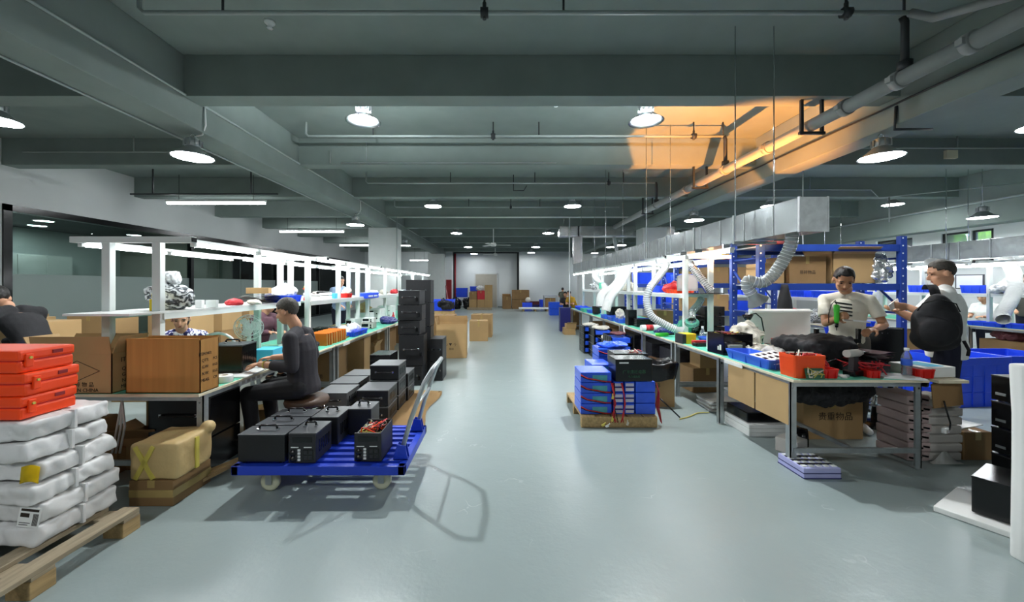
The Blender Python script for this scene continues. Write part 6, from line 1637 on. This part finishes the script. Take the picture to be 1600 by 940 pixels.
for k, (x, y) in enumerate(((2.95, 6.15), (2.9, 6.9), (3.0, 8.05), (2.9, 8.75), (2.8, 9.5), (2.8, 10.65))):
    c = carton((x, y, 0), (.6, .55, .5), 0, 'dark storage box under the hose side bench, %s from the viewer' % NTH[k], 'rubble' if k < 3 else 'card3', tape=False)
cable([(2.37, 7.2, .74), (2.3, 7.2, .72), (2.33, 7.15, .45), (2.35, 7.1, .1)], .014, 'white cable hanging from the hose side bench edge', 'white')
cable([(2.0, 4.3, .008), (2.15, 4.38, .01), (2.3, 4.5, .008), (2.45, 4.52, .01)], .006, 'yellow-green strap lying on the floor by the middle leg', 'tapey', 'strap', 'strap')
# ------------------------------------------------------------ pallet of blue battery packs
p = empty('pallet', (1.25, 4.52, 0), 0, 'small wooden pallet under the blue battery packs in the aisle', 'pallet')
for k in range(5):
    b = MB(); b.box(-.4 + k * .165, -.26 + k * .165, -.46, .46, .1, .118, bv=.003); b.build('deck_board', 'pallet2', p)
for y in (-.43, 0, .43):
    b = MB(); b.box(-.4, .4, y - .04, y + .04, .075, .1, bv=.003).box(-.4, .4, y - .03, y + .03, 0, .014); b.build('stringer_board', 'pallet2', p)
    for x in (-.36, 0, .36):
        b = MB(); b.box(x - .04, x + .04, y - .035, y + .035, .014, .075); b.build('block', 'pallet2', p)
b = MB(); b.box(-.395, .395, -.475, -.462, .012, .115, bv=.003); b.build('end_board', 'pallet2', p)
def battery(loc, size, rz, label, face, group='blue battery packs on the small pallet'):
    w, d, h = size
    c = empty('battery_pack', loc, rz, label, 'battery', group)
    b = MB(); b.box(-w / 2, w / 2, -d / 2, d / 2, .002, h - .002, bv=.008).sub(1).shake(.002, int(loc[0] * 90 + loc[2] * 50), 14); b.build('wrap', 'cell_blue', c)
    y = -d / 2 - .003
    if face == 'label':
        b = MB(); b.box(-w * .12, w * .36, y, y + .004, h * .18, h * .72); b.build('label', 'cell_label', c)
        b = MB(); b.tube([(-w * .5, y, h * .75), (-w * .3, y - .008, h * .45), (0, y - .01, h * .3), (w * .3, y - .006, h * .12), (w * .48, y - .004, h * .1)], .006, 6); b.build('lead', 'redw', c)
        b = MB(); b.tube([(-w * .5, y, h * .65), (-w * .33, y - .006, h * .4), (0, y - .008, h * .22), (w * .3, y - .006, h * .06)], .005, 6); b.build('lead', 'gloss', c)
    else:
        for k in range(2):
            b = MB(); b.box(-w * .42, w * .42, y, y + .004, h * (.12 + .44 * k), h * (.4 + .44 * k), bv=.002); b.build('end_plate', 'cell_end', c)
        b = MB(); b.box(-w * .46, w * .46, y - .001, y + .003, h * .42, h * .53); b.build('band', 'cell_dark', c)
    return c
for i in range(4):
    battery((1.02, 4.3, .12 + i * .113), (.33, .36, .112), 0, 'teal-labelled blue battery pack in the near pile on the small pallet, %s from the bottom' % NTH[i], 'label')
for i in range(3):
    for k, (x, t_) in enumerate(((1.26, 'outer'), (1.38, 'inner'))):
        battery((x, 4.28, .12 + i * .118), (.105, .32, .115), 0, 'slim pale-ended blue battery pack, %s column on the small pallet, %s from the bottom' % (t_, NTH[i]), 'ends')
    battery((1.55, 4.28, .12 + i * .118), (.215, .32, .115), 0, 'plain blue battery pack on the small pallet beside the bin bag, %s from the bottom' % NTH[i], 'none') if False else None
    c = empty('battery_pack', (1.55, 4.28, .12 + i * .118), 0, 'plain blue battery pack on the small pallet beside the bin bag, %s from the bottom' % NTH[i], 'battery', 'blue battery packs on the small pallet')
    b = MB(); b.box(-.105, .105, -.16, .16, .002, .114, bv=.006).sub(1).shake(.002, i + 40, 14); b.build('wrap', 'cell_blue', c)
for i in range(5): battery((1.19, 4.72, .12 + i * .09), (.24, .36, .088), .04, 'blue battery pack in the second pile of the small pallet, %s from the bottom' % NTH[i], 'label')
for i in range(6): battery((1.5, 5.3, .0 + i * .11), (.4, .36, .108), 0, 'blue battery pack in the floor pile behind the small pallet, %s from the floor' % NTH[i], 'label', 'blue battery packs behind the pallet')
heap('film_wrap', (1.54, 5.28, .66), (.4, .36, .07), 'blue and clear wrapping crumpled on top of the rear battery pile', 'wrapping', 'cell_blue', 5, .5, 5)
for k, (x, m_, n) in enumerate(((1.195, 'redw', 4), (1.3, 'redw', 3), (1.68, 'redw', 4), (1.2, 'gloss', 2))):
    b = MB(); R = random.Random(k + 3)
    for i in range(n):
        y = 4.075 + .0 * i; dx = R.uniform(-.02, .02)
        b.tube([(x + dx, 4.105, .46), (x + dx * .3, y - .02, .36), (x - dx, y - .015, .25), (x + dx * 1.4, y - .03, .13), (x + R.uniform(-.05, .05), y - .03, .06)] if x < 1.6 else [(1.665, 4.12, .45), (x + .02 + dx, 4.14 + .02 * i, .35), (x + .02 - dx, 4.12 + .02 * i, .2), (x + .03 + dx, 4.1 + .02 * i, .03)], .0045, 6)
    tag(b.build('battery_leads', m_), ['red leads hanging down beside the labelled battery packs', 'red leads hanging over the slim battery packs', 'red leads at the trash box side of the small pallet', 'black leads hanging beside the labelled battery packs'][k], 'leads')
for k, (x, y, z, m_) in enumerate(((1.17, 4.04, .07, 'tapey'), (1.07, 4.03, .02, 'tapey'), (1.11, 4.02, .012, 'white'), (1.33, 4.04, .03, 'cloth'), (1.18, 4.06, .3, 'tapey'))):
    b = MB(); b.cbox((0, 0, 0), (.022, .016, .036), ry=.3, bv=.003).cyl((0, 0, .015), (0, 0, .04), .006); o = b.build('connector', m_); o.location = (x, y, z + .018); o.rotation_euler = (0, .8 if z < .03 else 0, 0)
    tag(o, ['yellow connector hanging at the pallet end board below the labelled packs', 'yellow connector on the floor before the small pallet', 'white connector on the floor before the small pallet', 'cream connector hanging before the middle of the small pallet', 'yellow connector hanging between the battery piles'][k], 'connector')
b = MB(); b.tube([(1.72, 4.16, .28), (1.8, 4.12, .2), (1.9, 4.08, .1)], .008, 6); tag(b.build('black_lead', 'gloss'), 'black lead sticking out at the trash box side of the pallet', 'lead')
# black case bodies on top
bc = empty('black_casing', (1.42, 4.24, .476), .03, 'black casing with faint green print on top of the battery packs', 'casing')
b = MB(); b.box(-.2, .2, -.13, .13, 0, .235, bv=.008); b.build('body', 'screen', bc)
b = MB(); b.box(-.16, -.06, -.1325, -.13, .19, .205); b.build('label', 'white', bc)
text('广东康旺电器', .042, (-.0, -.1322, .1), FRONT, 'pcb', bc)
text('电力储能箱', .026, (-.0, -.1322, .05), FRONT, 'pcb', bc)
b2 = empty('black_casing', (1.53, 4.66, .5), 0, 'open black casing with red wires behind the printed casing', 'casing')
b = MB(); b.box(-.2, .2, -.15, .15, 0, .2, bv=.008); b.build('body', 'gloss', b2)
wires(b2, (.0, .16, -.1, .05, .19, .23), 4, ('redw', 'cloth'), 19, .005)
carton((1.53, 4.68, .12), (.36, .3, .38), 0, 'black carrier under the open black casing on the small pallet', 'gloss', tape=False, name='steel_box')
# trash carton with black liner
tc = carton((1.93, 4.93, 0), (.44, .36, .43), -.05, 'brown carton lined with a black bin bag beside the small pallet', 'card', flaps=[])
text('易碎', .07, (-.02, -.1812, .26), FRONT, 'ink', tc)
b = MB()
n_ = 28
def bagring(k, z, w_): return [((.22 * k + w_ * math.sin(7 * a)) * (1 if abs(math.cos(a)) > .7 else .98) * max(-1, min(1, 1.35 * math.cos(a))), (.18 * k + w_ * math.cos(5 * a)) * max(-1, min(1, 1.35 * math.sin(a))), z + .02 * math.sin(5 * a)) for a in [2 * PI * i / n_ for i in range(n_)]]
b.loft([bagring(1.06, .33, .006), bagring(1.12, .42, .01), bagring(1.2, .53, .012), bagring(1.16, .55, .008), bagring(1.02, .5, .01), bagring(.9, .2, .01)], cap=False); b.build('bin_bag', 'bagdark', tc)
# black cell crates along the hose bench
def crate_stack(x, y, w, d, hs, label, seed):
    z = 0; R = random.Random(seed)
    for i in range(hs):
        c = empty('battery_crate', (x, y, z), 0, '%s, %s from the floor' % (label, NTH[i]), 'crate', 'black battery crates along the hose bench')
        h = .15
        b = MB(); b.box(-w / 2, w / 2, -d / 2, d / 2, 0, .012)
        for sx in (-1, 1): b.box(sx * w / 2 - .008, sx * w / 2 + .008, -d / 2, d / 2, 0, h)
        b.box(-w / 2, w / 2, d / 2 - .012, d / 2, 0, h).box(-w / 2, w / 2, -d / 2, -d / 2 + .012, 0, .035)
        for k in range(4):
            for sx in (-1, 1): b.cbox((sx * (w / 2 + .006), -d / 2 + d * (k + .5) / 4, h / 2), (.012, .014, h))
        b.build('body', 'gloss', c)
        b = MB()
        for sx in (-1, 1):
            for k in range(4): b.cbox((sx * (w / 2 + .0095), -d / 2 + d * (k + .5) / 4, h - .012), (.008, d / 5, .006))
        b.build('rim_edge', 'charcoal', c)
        b = MB(); b.box(-w * .42, w * .42, -d * .46, d * .4, .014, .118, bv=.006); b.build('battery_pack', 'cell_blue', c)
        z += h + .002
    return z
for k, (x, y, n) in enumerate(((2.02, 8.75, 4), (2.1, 8.15, 4), (2.18, 7.75, 3))):
    z = crate_stack(x, y, .36, .5, n, 'black battery crate in the %s pile beside the hose bench' % ('furthest', 'middle', 'closest')[k], k)
    heap('film_wrap', (x, y - .05, z - .03), (.34, .42, .08), 'white wrapped pack on top of the %s crate pile by the hose bench' % ('furthest', 'middle', 'closest')[k], 'pack', 'cloth', 90 + k, .35, 4)
z = crate_stack(2.12, 7.0, .38, .5, 4, 'black battery crate in the pile right behind the battery pallet', 7)
heap('wire_bundle', (2.12, 6.98, z), (.3, .3, .06), 'dark wires lying over the crate pile behind the battery pallet', 'wires', 'maroon', 97, .5, 4)
# far end of the hose bench
carton((2.1, 11.9, 0), (.34, .4, .2), 0, 'low carton on the aisle floor by the white service pole', 'card')
carton((2.15, 11.9, .2), (.3, .34, .13), 0, 'shallow open carton on the low carton by the service pole', 'card4', flaps=[('f', 60, .1)])
carton((2.1, 12.7, 0), (.34, .3, .78), 0, 'tall purple-blue bundle at the far end of the hose side bench', 'cell_dark', tape=False, name='fabric_bundle')
carton((2.5, 13.3, 0), (.5, .4, .68), 0, 'tan carton at the end of the hose side bench', 'card3')

# ------------------------------------------------------------ blue racks
def rack(x0, x1, y0, y1, h, label, beams, group=None, shelf=True):
    r = empty('pallet_rack', ((x0 + x1) / 2, (y0 + y1) / 2, 0), 0, label, 'rack', group)
    a, c = (x1 - x0) / 2, (y1 - y0) / 2
    for x in (-a, a):
        for y in (-c, c):
            b = MB(); b.box(x - .045, x + .045, y - .035, y + .035, 0, h, bv=.003); u = b.build('upright', 'rack_blue', r)
            b = MB()
            for i in range(int(h / .11)): b.cyl((x - .015, y - .0355, .1 + i * .11), (x - .015, y - .0345, .1 + i * .11), .011, n=8)
            b.build('hole', 'white', u)
            b = MB(); b.box(x - .06, x + .06, y - .06, y + .06, 0, .008); b.build('foot_plate', 'rack_blue', r)
        b = MB()
        for z0, z1 in ((.3, .9), (1.15, 1.75)): b.tube([(x, -c, z0), (x, c, z1)], .018, 6)
        for z in (.3, 1.1, 1.9): b.cyl((x, -c, z), (x, c, z), .016, n=6)
        b.build('side_brace', 'rack_blue', r)
    for z in beams:
        for y in (-c, c):
            b = MB(); b.box(-a, a, y - .022, y + .022, z - .1, z, bv=.003); b.build('beam', 'rack_blue', r)
        if shelf:
            b = MB(); b.box(-a + .02, a - .02, -c + .02, c - .02, z - .03, z - .012); b.build('shelf', 'steel', r)
    return r
rack(3.78, 5.84, 5.6, 6.25, 2.22, 'blue pallet rack behind the two standing people, with cartons on its middle shelf', (.25, 1.53, 2.1))
b = MB(); b.box(3.5, 4.2, 5.5, 5.62, 2.1, 2.14, bv=.004); o = b.build('maroon_plank', 'maroon'); tag(o, 'short maroon plank on top of the blue rack corner under the duct', 'plank')
carton((4.55, 5.95, 1.535), (.55, .5, .4), 0, 'wide brown carton on the middle rack shelf, printed side to the viewer', 'card3')
carton((5.2, 5.92, 1.535), (.62, .52, .44), .0, 'large open brown carton on the middle rack shelf behind the striped T-shirt', 'card', flaps=[('f', 55, .15), ('l', 30, .15), ('b', 10, .15)])
carton((4.08, 5.95, 1.535), (.32, .4, .3), 0, 'small brown carton on the middle rack shelf by the hose hood', 'card')
text('易碎物品', .06, (0, -.2512, .16), FRONT, 'ink', [o for o in COL.objects if o.get('label', '').startswith('wide brown carton on the middle')][0])
heap('foil_bag', (5.62, 5.75, 1.535), (.34, .34, .42), 'silver foil bag on the middle rack shelf beside the blue upright', 'bag', 'foil', 21, .2, 4)
tray((5.55, 5.75, .25), (.4, .45, .3), 0, 'blue crate on the lowest shelf of the rack with cartons', 'blue')
tray((5.05, 5.8, .25), (.45, .5, .35), 0, 'second blue crate on the lowest shelf of the rack with cartons', 'blue')
tray((4.5, 5.8, .25), (.45, .5, .35), 0, 'third blue crate on the lowest shelf, furthest from the backpack', 'blue')
for i in range(3):
    tray((5.25, 5.8, .62 + i * .13 - .02), (.4, .45, .12), 0, 'blue tray piled over the rack crates, %s up' % NTH[i], 'blue')
for i in range(4):
    heap('foam_sheets', (4.0, 5.9, .262 + i * .22), (.4, .46, .22), 'film-wrapped foam bundle in the pile on the rack by the bench, %s from the bottom' % NTH[i], 'foam', 'crinkle', 30 + i, .15, 3)
b = MB(); b.loft([[(4.06 + .58 * w_ * math.cos(a), 5.5 + .07 * math.sin(a), z) for a in [2 * PI * i / 14 for i in range(14)]] for w_, z in ((.2, 1.02), (.19, 1.15), (.15, 1.3), (.06, 1.46), (.02, 1.52))]).shake(.015, 4, 7); tag(b.build('hanging_coat', 'jacket'), 'black coat hanging from the front of the blue rack', 'coat')
rack(3.78, 5.9, 8.3, 8.95, 2.2, 'second blue pallet rack, further along behind the hose side bench', (.25, .95, 1.55, 2.1), 'blue racks behind')
rack(3.78, 5.9, 10.9, 11.6, 2.2, 'third blue pallet rack, furthest along behind the hose side bench', (.25, .95, 1.55, 2.1), 'blue racks behind')
R8 = random.Random(8)
n = 0
for y in (8.62, 11.25):
    for z in (.255, .955, 1.555):
        for x in (4.15, 4.75, 5.4):
            k = R8.randint(0, 3)
            lb = '%s on the %s rack behind the hose bench, %s shelf, %s bay' % ({0: 'blue tray', 1: 'brown carton', 2: 'clear parts heap', 3: 'blue bin'}[k], 'second' if y < 9 else 'third', {.255: 'lowest', .955: 'middle', 1.555: 'upper'}[z], {4.15: 'first', 4.75: 'centre', 5.4: 'last'}[x])
            if k == 0: tray((x, y, z), (.5, .5, .2), 0, lb, 'blue')
            elif k == 1: carton((x, y, z), (.45, .45, .35), 0, lb, 'card')
            elif k == 2: heap('parts_bag', (x, y, z), (.45, .45, .3), lb, 'bag', 'crinkle', n, .25, 4)
            else: tray((x, y, z), (.5, .5, .32), 0, lb, 'blue')
            n += 1
# benches and shelves seen through the racks
for k, (y0, lab) in enumerate(((7.0, 'first'), (9.4, 'second'))):
    table(6.2, 7.2, y0, y0 + 2.2, .74, 'work table in the middle line beyond the blue rack, %s one' % lab, [(x, y) for x in (6.24, 7.16) for y in (y0 + .05, y0 + 2.1)], 6.2, 'foamg')
    shelf_frame(6.6, 6.95, y0 + .05, y0 + 2.15, 1.98, 1.25, .74, [(6.6, y0 + .05), (6.95, y0 + .05), (6.6, y0 + 2.1), (6.95, y0 + 2.1)], 'white shelf frame of the middle line beyond the blue rack, %s one' % lab, bars=(y0 + .05,), arm=.25)
    for i in range(2):
        tube_lamp(6.4, y0 + .1 + i * 1.0, y0 + 1.04 + i * 1.0, 1.93, 'tube lamp of the middle line beyond the blue rack, %s of four' % NTH[k * 2 + i])
    for i in range(3):
        tray((6.75, y0 + .35 + i * .6, 1.25), (.36, .42, .14), 0, 'blue bin on the middle line shelf beyond the blue rack, %s %s' % (lab, NTH[i]), 'blue')
        heap('parts_bag', (6.5, y0 + .35 + i * .6, .74), (.4, .45, .25), 'parts heap on the middle line table beyond the blue rack, %s %s' % (lab, NTH[i]), 'bag', ('cloth', 'crinkle2', 'redw')[i], 110 + k * 3 + i, .3, 4)
# big blue crates on the floor
def big_crate(loc, s, label, rz=0.0):
    w, d, h = s
    c = tray(loc, s, rz, label, 'blue', 'storage_crate', 'crate', taper=.95, lip=.02, ribs=False)
    def rib(*q):
        b = MB(); b.cbox(*q); b.build('rib', 'blue', c)
    for z in (h * .3, h * .62):
        b = MB(); b.tube([(-w * .483, -d * .483, z), (w * .483, -d * .483, z), (w * .483, d * .483, z), (-w * .483, d * .483, z)], .009, 4, closed=True); b.build('band', 'blue', c)
    for i in range(5):
        x = -w * .44 + w * .88 * i / 4
        for s_ in (-1, 1): rib((x, s_ * d * .483, h * .45), (.016, .018, h * .86))
    for i in range(4):
        y = -d * .42 + d * .84 * i / 3
        for s_ in (-1, 1): rib((s_ * w * .483, y, h * .45), (.018, .016, h * .86))
    return c
big_crate((5.95, 5.05, 0), (.8, .62, .61), 'big deep blue crate on the floor past the backpack, closest to the viewer', .12)
big_crate((6.85, 5.2, 0), (.8, .62, .6), 'big deep blue crate beside the first one, half behind the white cabinet')
for k, (x, y) in enumerate(((4.85, 5.05),)):
    big_crate((x, y, 0), (.42, .3, .3), 'smaller blue crate on the floor seen under the near table', 0)
big_crate((4.95, 5.0, .3), (.46, .3, .24), 'smaller blue crate stacked over the one seen under the near table')

# ------------------------------------------------------------ white slab and black cases at the near edge
ws = empty('foam_slab', (3.14, 2.06, 0), -.12, 'tall white foam slab standing at the picture edge before the black cases', 'slab')
b = MB(); b.box(-.32, .32, -.04, .04, .0, 1.07, bv=.02).sub(3).shake(.012, 5, 4); b.build('slab', 'foam', ws, smooth=True)
fbd = MB(); fbd.cbox((0, 0, .02), (.5, .62, .036), bv=.006); o = fbd.build('foam_board', 'foam'); o.location = (3.24, 2.4, 0); o.rotation_euler = (0, 0, .5); tag(o, 'white foam board on the floor under the black case at the picture edge', 'board')
power_case((3.27, 2.4, .04), (.36, .36, .24), .5, 'black case on the white foam board at the picture edge', 'top', 'gloss', 'gloss', vents=False)
z = 0
for i in range(4):
    c = power_case((4.02, 2.86, z), (.36, .3, .2), .0, 'black case in the tower behind the white slab, %s from the floor' % NTH[i], 'front', 'gloss', 'black', 'black cases in the tower', vents=False)
    b = MB(); b.box(-.186, -.18, .06, .12, .05, .07, bv=.002); b.build('side_clip', 'steel', c)
    z += .202

# ------------------------------------------------------------ the far end of the hall
p = empty('pallet', (-1.35, 24.2, 0), 0, 'pallet with cartons ahead of the far door', 'pallet')
b = MB(); b.box(-.75, .75, -.5, .5, .1, .14).box(-.75, .75, -.5, -.4, 0, .1).box(-.75, .75, .4, .5, 0, .1); b.build('deck', 'pallet', p)
for k, (x, z, h, m_) in enumerate(((-1.75, .14, .5, 'card'), (-1.25, .14, .5, 'card'), (-.78, .14, .5, 'card'), (-1.75, .64, .45, 'card3'), (-1.25, .64, .55, 'redw'), (-.78, .64, .5, 'card'), (-.78, 1.14, .4, 'card'))):
    carton((x, 24.2, z), (.46, .8, h), 0, ('carton on the far pallet, %s from its office end' if k < 3 else 'carton on the upper rows of the far pallet, number %s from the office end') % NTH[k] if m_ != 'redw' else 'red carton in the middle of the far pallet', m_, group=None)
heap('film_wrap', (-1.3, 24.0, 1.2), (.5, .5, .3), 'white sack on top of the red carton on the far pallet', 'sack', 'bag', 3, .2, 3)
for k, (x, z) in enumerate(((-2.55, .75), (-1.65, 1.15), (-2.55, 1.05))):
    tray((x, 25.0, z), (.75, .5, .3), 0, 'blue crate behind the far pallet, %s' % ('lower on the black bales', 'beside the door', 'upper on the black bales')[k], 'blue')
carton((-1.65, 25.0, 0), (.7, .5, 1.15), 0, 'tall carton carrying the blue crate beside the far door', 'card3')
for k, x in enumerate((-2.9, -2.1)):
    heap('black_bale', (x, 24.6, 0), (.72, .7, .75), 'black wrapped bale on the floor near the red cabinet, %s' % ('outer one', 'nearer the far pallet')[k], 'bale', 'bagdark', 60 + k, .12, 3)
carton((.35, 25.4, 0), (.55, .5, .75), 0, 'open carton to the hinge side of the far door', 'card', flaps=[('f', 30, .2), ('l', 40, .2), ('b', 5, .2)])
carton((.38, 24.85, 0), (.55, .5, .8), 0, 'dark brown carton in front of the open carton by the far door', 'card3')
for k, (x, z) in enumerate(((1.25, 0), (1.25, .62))):
    carton((x, 24.9, z), (1.1, .7, .6), 0, 'big wrinkled brown bale by the far pilaster, %s' % ('lower', 'upper')[k], 'card3', tape=True, name='bale')
for k, (x, y, z, s_, m_) in enumerate(((1.6, 23.6, 0, (.6, .5, .45), 'blue'), (2.05, 24.4, 0, (.7, .5, .3), 'cell_dark'), (2.7, 24.6, 0, (.5, .5, .6), 'blue'), (2.65, 24.1, 0, (.4, .4, .3), 'blue'), (2.05, 24.4, .3, (.7, .5, .2), 'maroon'))):
    tray((x, y, z), s_, 0, 'plastic bin at the foot of the far wall, number %s from the pilaster' % NTH[k], m_)
b = MB(); b.lathe([(0, .02), (.14, .06), (.17, .17), (.12, .3), (0, .34)], n=16); o = b.build('round_bundle', 'cloth'); o.location = (1.65, 23.6, .45); tag(o, 'white round bundle on the blue bin near the far pilaster', 'bundle')
p = empty('low_platform', (2.0, 22.7, 0), 0, 'low white platform on feet ahead of the far wall', 'platform')
b = MB(); b.box(-.95, .95, -.4, .4, .12, .2, bv=.02); b.build('top', 'white', p)
for x in (-.7, 0, .7):
    b = MB(); b.box(x - .06, x + .06, -.35, .35, 0, .12); b.build('foot', 'pallet2', p)
table(2.55, 3.4, 23.0, 23.6, .9, 'small desk with blue cloth by the far wall', [(x, y) for x in (2.6, 3.35) for y in (23.05, 23.55)], 3.35, 'cell_blue')
carton((2.97, 23.3, 0), (.6, .4, .75), 0, 'dark box under the small desk by the far wall', 'card3')
for k in range(4):
    carton((2.72 + .58 * (k % 2), 19.6, .34 * (k // 2)), (.56, .5, .33), 0, 'blue wrapped water pack at the end of the hose bench, %s, %s' % (('inner', 'outer')[k % 2], ('lower', 'upper')[k // 2]), 'cell_blue', tape=False, name='water_pack')
